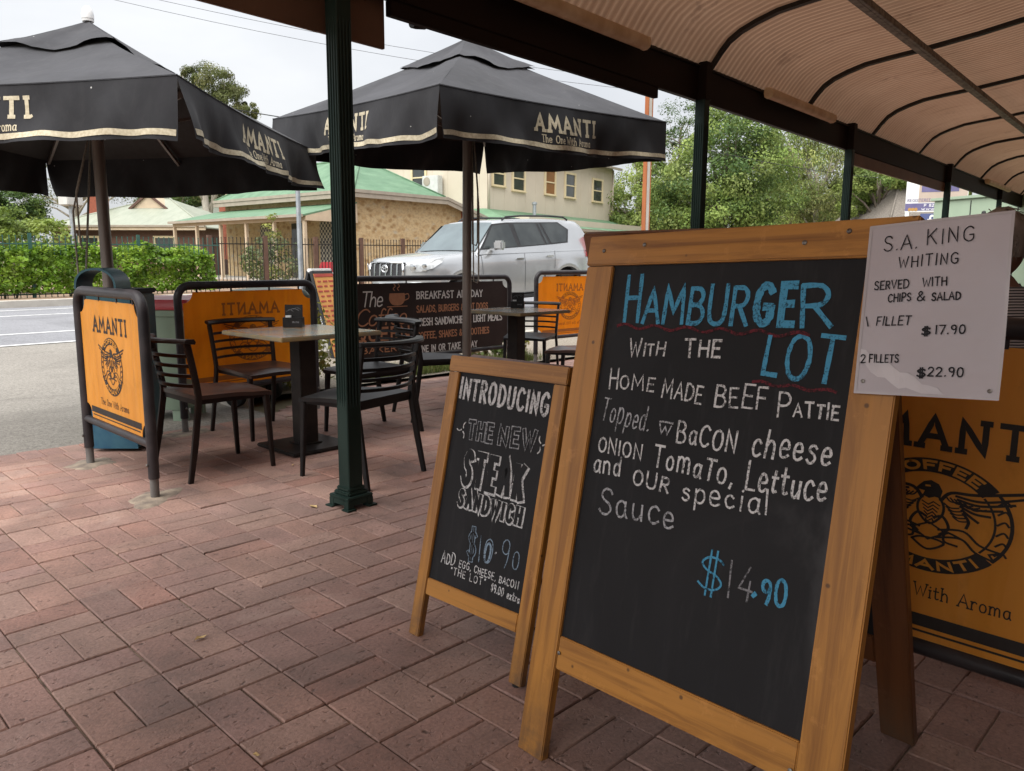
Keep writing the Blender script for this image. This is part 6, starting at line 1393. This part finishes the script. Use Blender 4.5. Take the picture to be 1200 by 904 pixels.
hedge('garden_hedge', 'bright green clipped hedge behind the green picket fence across the road', [(-4, 9.35, 20.02, 21.4, .42, 1.44)], 34000, .098, HG, 21, bumpy=.30)
hedge('vine_hedge', 'taller rounded green creeper mound behind the bright hedge at the left', [(1.5, 6.9, 23.0, 25.0, .5, 2.15), (2.6, 5.6, 23.2, 24.8, 1.6, 2.5)], 13000, .10, [(.18, .25, .045), (.23, .31, .06), (.28, .35, .08), (.14, .2, .04)], 22, bumpy=.28)
def shrub(label, x, y, h, r_, pal, seed, n=26, leaf=.06, group='low shrubs in the garden strip', aspect=.5):
    t = tree('garden_shrub', label, (x, y, zg(x, y)), [(0, 0, h*.55, r_, r_, h*.5, n)], 26, leaf, pal, .012, seed=seed, droop=-.2, cl=.34, group=group, cat='shrub', aspect=aspect); return t
YG = [(.22, .24, .05), (.30, .30, .07), (.16, .19, .04), (.36, .33, .09)]
shrub('yellow green garden shrub seen under the left table top', 3.66, 6.35, .72, .34, YG, 31, 60)
shrub('low yellow shrub between the left orange banner and the green post', 3.30, 6.35, .50, .26, YG, 32, 36)
shrub('leafy shrub behind the right table column', 6.42, 6.35, .46, .20, YG+MD, 33)
shrub('small reddish green plant under the right table', 6.15, 6.62, .34, .16, [(.2, .14, .06), (.25, .2, .07), (.14, .2, .05)], 34)
b_ = gpos(322, 27); shrub('large grey green shrub behind the brown fence, left of the galvanised pole', b_.x, b_.y, 1.5, .85, [(.08, .11, .05), (.11, .14, .065), (.15, .17, .08)], 35, 40, .12, 'shrubs in the cottage garden')
b_ = gpos(304, 28); shrub('rounded dull green shrub by the cottage verandah', b_.x, b_.y, 1.2, .6, [(.09, .12, .04), (.13, .16, .05)], 36, 30, .12, 'shrubs in the cottage garden')
b_ = gpos(318, 27.5); shrub('tall yellow green sapling in front of the cottage verandah', b_.x, b_.y, 2.35, .34, [(.26, .30, .06), (.32, .34, .09)], 37, 16, .14, 'shrubs in the cottage garden', .3)
def far_wood():
    rg = np.random.default_rng(77); E_ = []
    for i in range(46):
        x = rg.uniform(-30, 150); y = rg.uniform(85, 125) if x < 70 else rg.uniform(10, 120); h = rg.uniform(3, 6.5); E_.append((x, y, h*.55, rg.uniform(4, 7), rg.uniform(3, 5), h*.6, 14))
    cen, nrm, K, nk = clumps(E_, rg, 40, .5, .3)
    o = leafmesh('distant_trees', cen, nrm, .8*rg.uniform(.6, 1.4, len(cen)), tint(K, nk, DK+MD+OL, rg), MT['leaf'], None, .6, .1, 77); tag(o, kind='stuff')
far_wood()

# ------------------------------------------------------------------ fences across the road
def fence(label, x0, x1, y, h_, step, pw, post, pick, gap, off, group='fences across the road'):
    t = thing('picket_fence', label, 'fence', (x0, y, zg(x0, y)), 0, group); z0 = zg(x0, y); L = x1-x0
    zz = lambda x: zg(x0+x, y)-z0+off
    mb = MB(); n = int(L/gap)
    for i in range(n+1):
        x = i*gap; mb.box((x, 0, zz(x)+h_/2+.03), (.016, .016, h_)); mb.box((x, 0, zz(x)+h_+.045), (.022, .022, .03))
    mb.build('pickets', MT[pick], t)
    for z in (.16, h_-.13):
        mb = MB()
        for i in range(int(L/2)+1): a, b2 = i*2, min(L, i*2+2); mb.bar((a, 0, zz(a)+z), (b2, 0, zz(b2)+z), .03, .03)
        mb.build('rail', MT[pick], t)
    x = 0
    while x <= L:
        mb = MB(); mb.box((x, 0, zz(x)+(h_+.1)/2), (pw, pw, h_+.12), bev=.006); mb.build('post', MT[post], t); x += step
fence('green steel picket fence in front of the bright hedge', -4.2, 9.6, 20.25, 1.42, 2.35, .07, 'fence_green', 'fence_green', .125, 0)
fence('brown-posted black picket fence in front of the stone cottage', 10.15, 30, 22.0, 1.45, 1.72, .12, 'fence_brown', 'picket_black', .118, .02)

# ------------------------------------------------------------------ buildings
def houseframe(name, label, o, xdir, group=None):
    a = math.atan2(xdir.y, xdir.x); return thing(name, label, 'building', o, a, group)
def roofpoly(t, polys, mat, name='roof', th=.06):
    mb = MB()
    for p in polys:
        p = [Vector(q) for q in p]; mb.prism(p, lambda q: q, lambda q: q-Vector((0, 0, th)))
    return mb.build(name, MT[mat], t)
def window(t, M_, x, z, w_, h_, split=True, blind=False, trim='trim', fw=.11):
    """window on the plane y=0 of frame M_, looking along -y"""
    P_ = lambda mb: [M_ @ Vector(v) for v in mb.v]
    mb = MB()
    for a in ((x, z-h_/2-fw/2, w_+2*fw, fw), (x, z+h_/2+fw/2, w_+2*fw, fw), (x-w_/2-fw/2, z, fw, h_), (x+w_/2+fw/2, z, fw, h_)): mb.box((a[0], -.03, a[1]), (a[2], .07, a[3]))
    mb.box((x, -.06, z-h_/2-fw*.6), (w_+2.6*fw, .1, .05)); mb.v = P_(mb); f = mb.build('window', MT[trim], t)
    mb = MB(); mb.box((x, -.005, z), (w_, .02, h_)); mb.v = P_(mb); mb.build('pane', MT['blind' if blind else 'pane'], f)
    if split: mb = MB(); mb.box((x, -.025, z), (w_, .05, .06)); mb.v = P_(mb); mb.build('sash_bar', MT['trim'], f)
    return f
def cottage():
    C_ = at(418, 300, 30); L_ = at(262, 300, 36.2); C_.z = L_.z = .36; xd = (L_-C_).normalized(); yd = Vector((xd.y, -xd.x, 0))
    if yd.dot(Vector((1, 1, 0))) < 0: yd = -yd
    t = houseframe('stone_cottage', 'stone cottage with green iron roof and front verandah across the road', C_, xd)
    s = 1 if xd.cross(yd).z > 0 else -1; V = lambda x, y, z: Vector((x, s*y, z))
    FL, DP, H = 9.2, 4.1, 3.42
    def wall(poly, name='wall', mat='stone', th=.3):
        pass
    mb = MB(); mb.box(V(FL/2, .15, H/2), (FL, .3, H)); fw = mb.build('front_wall', MT['stone'], t)
    mb = MB(); mb.prism([(.3, 0), (DP, 0), (DP+3.6, 0), (DP+3.6, 2.32), (DP, H), (.3, H)], lambda p: V(0, p[0], p[1]), lambda p: V(.3, p[0], p[1])); mb.build('side_wall', MT['stone'], t)
    mb = MB(); mb.box(V(FL/2, DP+3.45, 1.16), (FL, .3, 2.3)); mb.box(V(FL-.15, DP/2, H/2), (.3, DP-.3, H)); mb.build('rear_wall', MT['stone'], t)
    mb = MB(); mb.prism([(DP+1.55, 2.05), (DP+3.63, 2.05), (DP+3.63, 2.32), (DP+1.55, 2.98)], lambda p: V(-.015, p[0], p[1]), lambda p: V(.05, p[0], p[1])); mb.build('brick_patch', MT['brickwall'], t)
    ov = .32; e = [V(-ov, -ov, H), V(FL+ov, -ov, H), V(FL+ov, DP+ov, H), V(-ov, DP+ov, H)]; r0 = V(2.2, DP/2, H+1.5); r1 = V(FL-2.2, DP/2, H+1.5)
    rf = roofpoly(t, [[e[0], e[1], r1, r0], [e[1], e[2], r1], [e[2], e[3], r0, r1], [e[3], e[0], r0]], 'green_roof')
    roofpoly(t, [[V(-ov, DP+ov, H+.02), V(FL+ov, DP+ov, H+.02), V(FL+ov, DP+3.9, 2.42), V(-ov, DP+3.9, 2.42)]], 'green_roof', 'lean_to_roof')
    mb = MB(); mb.tube([e[3], r0], .05, 6); mb.tube([e[0], r0], .05, 6); mb.tube([r0, r1], .06, 6); mb.tube([e[1], r1], .05, 6); mb.build('ridge_cap', MT['green_roof'], rf, smooth=True)
    for a, b2 in ((V(-ov-.05, -ov-.05, H-.06), V(FL+ov, -ov-.05, H-.06)), (V(-ov-.05, -ov-.05, H-.06), V(-ov-.05, DP+ov, H-.06)), (V(-ov-.05, DP+ov, H-.04), V(-ov-.05, DP+3.95, 2.36))):
        mb = MB(); mb.bar(a, b2, .11, .12); mb.bar(a-Vector((0, 0, .15)), b2-Vector((0, 0, .15)), .05, .16); mb.build('gutter', MT['gutter'], t)
    vd = 2.25; x1 = FL+.4; vx = -.1
    roofpoly(t, [[V(vx, 0, 2.98), V(x1, 0, 2.98), V(x1, -vd-.15, 2.42), V(vx, -vd-.15, 2.42)]], 'green_roof', 'verandah_roof')
    mb = MB(); mb.bar(V(vx, -vd, 2.30), V(x1, -vd, 2.30), .06, .17); mb.bar(V(vx+.02, -vd, 2.30), V(vx+.02, 0, 2.30), .06, .17); mb.prism([(-vd, 2.385), (0, 2.385), (0, 2.93)], lambda p: V(vx+.0, p[0], p[1]), lambda p: V(vx+.05, p[0], p[1])); mb.build('verandah_beam', MT['cream'], t)
    mb = MB(); mb.bar(V(vx, -vd-.2, 2.38), V(x1, -vd-.2, 2.38), .1, .1); mb.build('verandah_gutter', MT['gutter'], t)
    for k in range(6):
        x = .03+k*(FL+.25)/5; mb = MB(); mb.box(V(x, -vd, 1.11), (.12, .12, 2.2), bev=.01); mb.build('verandah_post', MT['cream'], t)
    mb = MB(); mb.box(V(FL/2, -vd/2, .04), (FL+.6, vd+.1, .16)); mb.build('verandah_floor', MT['kerb'], t)
    mb = MB(); mb.box(V(3.6, -.02, 1.2), (.95, .08, 2.2)); d = mb.build('door', MT['pane'], t); mb = MB(); mb.box(V(3.6, -.05, 2.36), (1.15, .08, .12)); mb.build('lintel', MT['cream'], d)
    for x in (1.7, 5.9):
        mb = MB(); mb.box(V(x, -.03, 1.35), (.95, .06, 1.9)); mb.build('lattice_screen', MT['lattice'], t)
    mb = MB(); mb.box(V(.75, -.03, 1.55), (.5, .05, .6)); mb.build('notice_board', MT['white_plastic'], t)
    mb = MB(); mb.box(V(FL+.75, .6, 2.2), (.62, .62, 2.7)); mb.box(V(FL+.75, .6, 3.5), (.74, .74, .14)); ch = mb.build('chimney', MT['brickwall'], t); mb = MB(); mb.lathe([(.12, 3.55), (.12, 4.0), (.17, 4.01), (.17, 4.06), (0, 4.1)], V(FL+.75, .6, 0), 10); mb.build('flue', MT['cream'], ch, smooth=True, angle=40)
cottage()
def beige():
    c = at(571, 300, 36); r_ = at(716, 300, 46.2); c.z = r_.z = .4; xd = (r_-c).normalized(); L = (r_-c).length; yd = Vector((-xd.y, xd.x, 0))
    t = houseframe('beige_building', 'two-storey beige clad building with cream window trims and green skirt roof', c, xd); V = Vector
    H = 6.05; Wd = 9.5; zb = 2.75
    mb = MB(); mb.box(V((L/2, Wd/2, (H+zb)/2)), (L, Wd, H-zb)); up = mb.build('upper_wall', MT['beige_wall'], t)
    mb = MB()
    for k in range(int(L/.9)): mb.box(V((.45+.9*k, -.004, (H+zb)/2)), (.02, .01, H-zb-.1))
    for k in range(int(Wd/.9)): mb.box(V((-.004, .45+.9*k, (H+zb)/2)), (.01, .02, H-zb-.1))
    mb.build('cover_strips', MT['beige_wall'], up)
    mb = MB(); mb.box(V((L/2+.1, Wd/2-1.1, zb/2)), (L-.2, Wd+2.0, zb)); mb.build('lower_wall', MT['beige_wall'], t)
    roofpoly(t, [[(-.3, -.35, H), (L+.3, -.35, H), (L+.3, Wd/2, H+1.3), (-.3, Wd/2, H+1.3)], [(-.3, Wd+.35, H), (-.3, Wd/2, H+1.3), (L+.3, Wd/2, H+1.3), (L+.3, Wd+.35, H)]], 'green_roof')
    mb = MB(); mb.prism([(0, H), (Wd, H), (Wd/2, H+1.2)], lambda p: V((0, p[0], p[1])), lambda p: V((.2, p[0], p[1]))); mb.prism([(0, H), (Wd, H), (Wd/2, H+1.2)], lambda p: V((L, p[0], p[1])), lambda p: V((L-.2, p[0], p[1]))); mb.build('gable_wall', MT['beige_wall'], t)
    roofpoly(t, [[(-.2, 0, 3.12), (L+.1, 0, 3.12), (L+1.4, -2.5, 2.35), (-1.2, -2.5, 2.35)], [(-.2, 0, 3.12), (-1.2, -2.5, 2.35), (-1.2, Wd, 2.35), (-.2, Wd, 3.12)]], 'green_roof', 'skirt_roof')
    mb = MB(); mb.bar((-1.2, -2.55, 2.27), (L+1.4, -2.55, 2.27), .1, .12); mb.bar((0, -.4, H-.06), (L+.3, -.4, H-.06), .1, .12); mb.build('gutter', MT['gutter'], t)
    for x, y in ((.06, -.05), (L-.05, -.05)):
        mb = MB(); mb.tube([(x, y, 3.1), (x, y, H-.1)], .045, 8); mb.build('downpipe', MT['beige_wall'], t, smooth=True)
    mb = MB(); mb.lathe([(.09, 2.9), (.09, 3.45), (.13, 3.46), (.13, 3.55), (0, 3.6)], (3.0, -.6, 0), 10); mb.build('vent_pipe', MT['galv'], t, smooth=True, angle=40)
    I = Matrix.Identity(4); inv = (Matrix.Translation(c) @ Matrix.Rotation(math.atan2(xd.y, xd.x), 4, 'Z')).inverted()
    def on(px, py, plane):
        o = inv @ Vector((0, 0, EYE)); d = inv.to_3x3() @ (_f*FPX+_r*(px-600)+_u*(452-py)); k = ((0-o.y)/d.y) if plane == 'R' else ((0-o.x)/d.x); return o+d*k
    for px, p0, p1, w_, bl in ((584, 190, 217, 12.5, 0), (607.5, 196, 223, 12.5, 0), (644.5, 200.5, 227.5, 10.5, 1), (668, 205, 231, 10.5, 0), (700, 212, 236, 10, 0)):
        a = on(px, p0, 'R'); b2 = on(px, p1, 'R'); l_ = on(px-w_/2, p1, 'R'); r2 = on(px+w_/2, p1, 'R'); window(t, I, a.x, (a.z+b2.z)/2, r2.x-l_.x, a.z-b2.z, True, bool(bl))
    ML = Matrix.Rotation(R(-90), 4, 'Z')
    a = on(491, 195, 'L'); b2 = on(491, 222, 'L'); window(t, ML, -a.y, (a.z+b2.z)/2, .75, a.z-b2.z)
    for px, p0, p1, w_, two in ((511, 207, 234, .95, 1), (471, 212, 224, .8, 0)):
        a = on(px, p0, 'L'); b2 = on(px, p1, 'L'); h_ = a.z-b2.z
        mb = MB(); mb.box((-.28, a.y, (a.z+b2.z)/2), (.36, w_, h_), bev=.02); ac = mb.build('air_conditioner', MT['ac'], t)
        for k in range(2 if two else 1):
            zc = (a.z+b2.z)/2+((.25-.5*k)*h_ if two else 0); mb = MB(); mb.lathe([(.21*min(1, h_*.9), 0), (.21*min(1, h_*.9), .012), (.05, .02), (0, .02)], (-.465, a.y+.18, zc), 16, axis=Matrix.Rotation(R(-90), 3, 'Y')); mb.build('fan_grille', MT['gutter'], ac, smooth=True, angle=30)
beige()
def hiphouse(name, label, px, D, w_, d_, eave, top, roof, wallm, face=0.0, gablet=False, group='low houses beyond the hedge'):
    b2 = at(px, 300, D); b2.z = .3; vd = Vector((math.cos(AZ+face), math.sin(AZ+face), 0)); xd = Vector((vd.y, -vd.x, 0))
    t = houseframe(name, label, b2, xd, group); V = Vector; ov = .4
    mb = MB(); mb.box((0, d_/2, eave/2), (w_, d_, eave)); mb.build('wall', MT[wallm], t)
    e = [V((-w_/2-ov, -ov, eave)), V((w_/2+ov, -ov, eave)), V((w_/2+ov, d_+ov, eave)), V((-w_/2-ov, d_+ov, eave))]; k = max(.3, (w_-d_)/2); r0 = V((-k, d_/2, top)); r1 = V((k, d_/2, top))
    rf = roofpoly(t, [[e[0], e[1], r1, r0], [e[1], e[2], r1], [e[2], e[3], r0, r1], [e[3], e[0], r0]], roof)
    mb = MB(); mb.bar((-w_/2-ov, -ov-.05, eave-.05), (w_/2+ov, -ov-.05, eave-.05), .1, .22); mb.build('fascia', MT['cream'], t)
    mb = MB(); mb.bar((-w_/2-ov, -ov-.12, eave+.05), (w_/2+ov, -ov-.12, eave+.05), .1, .1); mb.build('gutter', MT['gutter'], t)
    mb = MB()
    for a, c2 in ((e[0], r0), (e[1], r1), (r0, r1)): mb.tube([a, c2], .06, 6)
    mb.build('ridge_cap', MT[roof], rf, smooth=True)
    if gablet:
        z0 = top-.62; g = .95
        y0 = (z0-eave)/(top-eave)*(d_/2+ov)-ov
        mb = MB(); mb.prism([(-g, z0), (g, z0), (0, top+.08)], lambda p: V((p[0], y0-.02, p[1])), lambda p: V((p[0], d_/2, p[1]))); gb = mb.build('gablet', MT['cream'], t)
        mb = MB(); mb.bar((-g-.15, y0-.08, z0-.06), (0, y0-.08, top+.16), .1, .13); mb.bar((g+.15, y0-.08, z0-.06), (0, y0-.08, top+.16), .1, .13); mb.bar((0, y0-.08, top+.1), (0, y0-.08, top+.38), .05, .05); mb.build('barge_board', MT['fence_brown'], gb)
    for x in (-w_*.25, w_*.25): window(t, Matrix.Identity(4), x, 1.35, 1.0, 1.3)
    return t
h1 = hiphouse('cream_roofed_house', 'low house with pale cream iron roof and small gablet behind the hedge', 150, 42, 8.4, 7.5, 2.55, 4.3, 'cream_roof', 'housewall', R(-6), True)
mb = MB(); mb.box((-2.75, 2.0, 3.3), (.75, .75, 2.6)); mb.box((-2.75, 2.0, 4.6), (.9, .9, .18)); mb.build('chimney', MT['brickwall'], h1)
hiphouse('cream_roofed_house', 'second pale-roofed house between the gablet house and the stone cottage', 232, 52, 7, 8, 2.9, 4.6, 'cream_roof', 'cream', R(8))
hiphouse('shingled_house', 'house with grey shingle roof left of the purple sign', 1096, 38, 5.0, 5, 2.5, 5.4, 'tile_roof', 'cream', R(10), group=None)

# ------------------------------------------------------------------ poles, signs, wires, shed
b = gpos(755, 24)
t = thing('power_pole', 'tall rusty steel and concrete power pole behind the right umbrella', 'pole', b, R(0))
for x in (-.10, .10): mb = MB(); mb.box((x, 0, 4.9), (.035, .13, 9.9)); mb.build('steel_side', MT['pole_rust'], t)
mb = MB(); mb.box((0, 0, 4.9), (.166, .105, 9.85)); mb.build('concrete_core', MT['concrete'], t)
mb = MB(); mb.box((0, -.06, 9.2), (2.2, .09, .11)); mb.build('cross_arm', MT['pole_rust'], t)
b = gpos(352, 10.5)
t = thing('sign_pole', 'plain galvanised sign pole rising behind the left orange banner', 'pole', b)
mb = MB(); mb.tube([(0, 0, -.1), (0, 0, 2.62)], .030, 12); mb.build('tube', MT['galv'], t, smooth=True, angle=50); mb = MB(); mb.lathe([(.032, 2.6), (.032, 2.63), (0, 2.64)], (0, 0, 0), 12); mb.build('cap', MT['galv'], t, smooth=True, angle=40)
b = at(88, 300, 24); b.z = zg(b.x, b.y)
t = thing('meter_box_pole', 'pale metal box on a teal steel pole above the hedge at the left', 'utility box', b, R(20))
mb = MB(); mb.tube([(0, 0, 0), (0, 0, 2.45)], .075, 10); mb.build('pole', MT['galv'], t, smooth=True, angle=50); mb = MB(); mb.lathe([(.10, 1.55), (.10, 1.62)], (0, 0, 0), 10); mb.build('collar', MT['galv'], t)
mb = MB(); mb.box((0, 0, 2.78), (.52, .42, .68), bev=.02); bx = mb.build('box', MT['ac'], t); mb = MB(); mb.box((0, 0, 3.14), (.6, .5, .05)); mb.build('rain_hood', MT['ac'], bx)
def menu_board():
    b = gpos(374, 9.2); t = thing('sandwich_board', 'yellow and red printed sandwich board beside the galvanised pole', 'sandwich board', b, R(-156)); V = Vector
    for s in (-1, 1):
        Mt = Matrix.Translation((0, s*.02, 0)) @ Matrix.Rotation(s*R(15), 4, 'X'); mb = MB(); mb.box((0, 0, -.52), (.42, .03, 1.05)); 
        T2 = Matrix.Translation((0, 0, 1.01)) @ Mt; mb.v = [tuple(T2 @ V(v)) for v in mb.v]; pn = mb.build('panel', MT['cladding'], t)
        mb = MB(); mb.box((0, s*.018, -.52), (.38, .006, .98)); mb.v = [tuple(T2 @ V(v)) for v in mb.v]; mb.build('menu_sheet', MT['menu_yellow'], pn)
        mb = MB(); mb.box((0, s*.024, -.05), (.38, .006, .035))
        for r_ in range(15):
            for c2 in range(3): mb.box((-.12+.12*c2+.01*(r_ % 3), s*.0235, -.12-.058*r_), (.10-.02*((r_+c2) % 3), .005, .018))
        mb.v = [tuple(T2 @ V(v)) for v in mb.v]; mb.build('menu_print', MT['menu_red'], pn)
    mb = MB(); mb.box((0, 0, 1.02), (.42, .06, .05), bev=.01); mb.build('top_cap', MT['white_plastic'], t)
menu_board()
b = gpos(388, 26.5); t = thing('road_barrier', 'small red and white plastic barrier behind the brown fence', 'barrier', b, R(-45)); b_ = None
mb = MB(); mb.prism([(-.45, .0), (.45, .0), (.42, .45), (.25, .80), (-.25, .80), (-.42, .45)], lambda p: Vector((p[0]*1.1, -.2, p[1])), lambda p: Vector((p[0]*1.1, .2, p[1]))); mb.build('body', MT['bin_red'], t)
mb = MB(); mb.box((0, -.205, .42), (.94, .012, .09)); mb.build('stripe', MT['white_plastic'], t)
def wire(label, a, b2, sag, r_):
    a = at(*a); b2 = at(*b2); mb = MB(); mb.tube([a.lerp(b2, i/14)-Vector((0, 0, sag*4*(i/14)*(1-i/14))) for i in range(15)], r_, 5); o = mb.build('power_line', MT['wire'], smooth=True); tag(o, label, 'wire', 'overhead wires')
wire('upper thin overhead wire in the pale sky between the umbrellas', (20, -40, 24), (760, 95, 26), .35, .006)
wire('lower thin overhead wire running just under the topmost one', (20, -28, 24), (760, 107, 26), .35, .006)
wire('thick dark wire crossing behind the gap between the two umbrellas', (120, 96, 34), (520, 160, 40), .3, .022)
wire('pale thin wire crossing in front of the green trees', (757, 160, 24), (1090, 212, 44), .3, .012)
def sign():
    a = at(1056, 300, 23); b2 = at(1128, 300, 22.4); xd = (b2-a); L = xd.length; xd.normalize(); a.z = zg(a.x, a.y); t = thing('business_sign', 'tall white, peach and purple roadside sign seen left of the fourth post', 'sign', a, math.atan2(xd.y, xd.x)); V = Vector
    z = lambda py: at(1075, py, 23).z-a.z
    for x in (.06, L-.06): mb = MB(); mb.box((x, .05, 2.3), (.10, .10, 4.6)); mb.build('post', MT['white_plastic'], t)
    mb = MB(); mb.box((L/2, .02, (z(196)+z(249))/2), (L, .05, z(196)-z(249))); pn = mb.build('panel', MT['white_plastic'], t)
    sf = lambda x, z_, l: V((x, -.012-l, z_))
    mb = MB(); mb.box((L*.60, -.008, (z(198)+z(238))/2), (L*.78, .006, z(198)-z(238))); mb.build('peach_field', MT['sign_peach'], pn)
    mb = MB(); mb.box((L*.55, -.014, (z(200)+z(226))/2), (L*.6, .006, z(200)-z(226))); mb.build('picture', MT['sign_purple'], pn)
    mb = MB(); mb.box((L/2, -.008, (z(239)+z(247.5))/2), (L, .006, z(239)-z(247.5))); mb.build('purple_band', MT['sign_purple'], pn)
    write('lettering', pn, MT['sign_purple'], sf, 'REGISTERED CONVEYANCER', (.05, z(237)), (L-.1, z(237)), .075, .012, jit=0); write('lettering', pn, MT['white_plastic'], sf, 'P 820', (.48, z(243)), (.80, z(243)), .07, .012, jit=0); write('lettering', pn, MT['white_plastic'], sf, 'www.', (.42, z(246.8)), (.78, z(246.8)), .07, .012, jit=0)
    mb = MB(); mb.keep = True
    for k in range(3): polyfill(mb, [(.12+.08*k+.045*math.cos(a_*.7), z(246)+.05*math.sin(a_*.7)) for a_ in range(9)], lambda x, z_, l: sf(x, z_, l+.001))
    mb.build('flower_emblem', MT['sign_orange'], pn)
    mb = MB(); mb.box((.72, .02, (z(251)+z(270))/2), (.62, .05, z(251)-z(270))); lp = mb.build('lower_panel', MT['sign_blue'], t); write('lettering', lp, MT['white_plastic'], sf, 'f', (.60, z(266)), (.76, z(266)), .30, .05, jit=0)
sign()
def shed():
    a = at(1089, 300, 19.5); b2 = at(1240, 300, 16.6); xd = (b2-a); L = xd.length; xd.normalize(); a.z = zg(a.x, a.y); t = thing('green_shed', 'pale green metal shed behind the last verandah posts', 'shed', a, math.atan2(xd.y, xd.x)); H = at(1089, 236, 19.5).z-a.z
    mb = MB(); mb.box((L/2, 1.2, H/2), (L, 2.4, H), bev=.02); w_ = mb.build('wall', MT['cabinet'], t); mb = MB(); mb.box((L/2, 1.2, H+.03), (L+.12, 2.52, .07), bev=.01); mb.build('roof', MT['cabinet'], t)
    for x in (1.0, 2.15, 3.3): mb = MB(); mb.box((x, -.002, H/2), (.025, .008, H-.1)); mb.build('panel_joint', MT['cladding'], w_)
    mb = MB(); mb.lathe([(.05, 0), (.05, .02), (.02, .05), (0, .05)], (1.35, 0, H-.35), 10, axis=Matrix.Rotation(R(90), 3, 'X')); mb.build('vent', MT['cladding'], w_)
shed()
for ob in list(bpy.data.objects):
    if ob.type == 'MESH' and len(ob.data.polygons) == 0: bpy.data.objects.remove(ob)
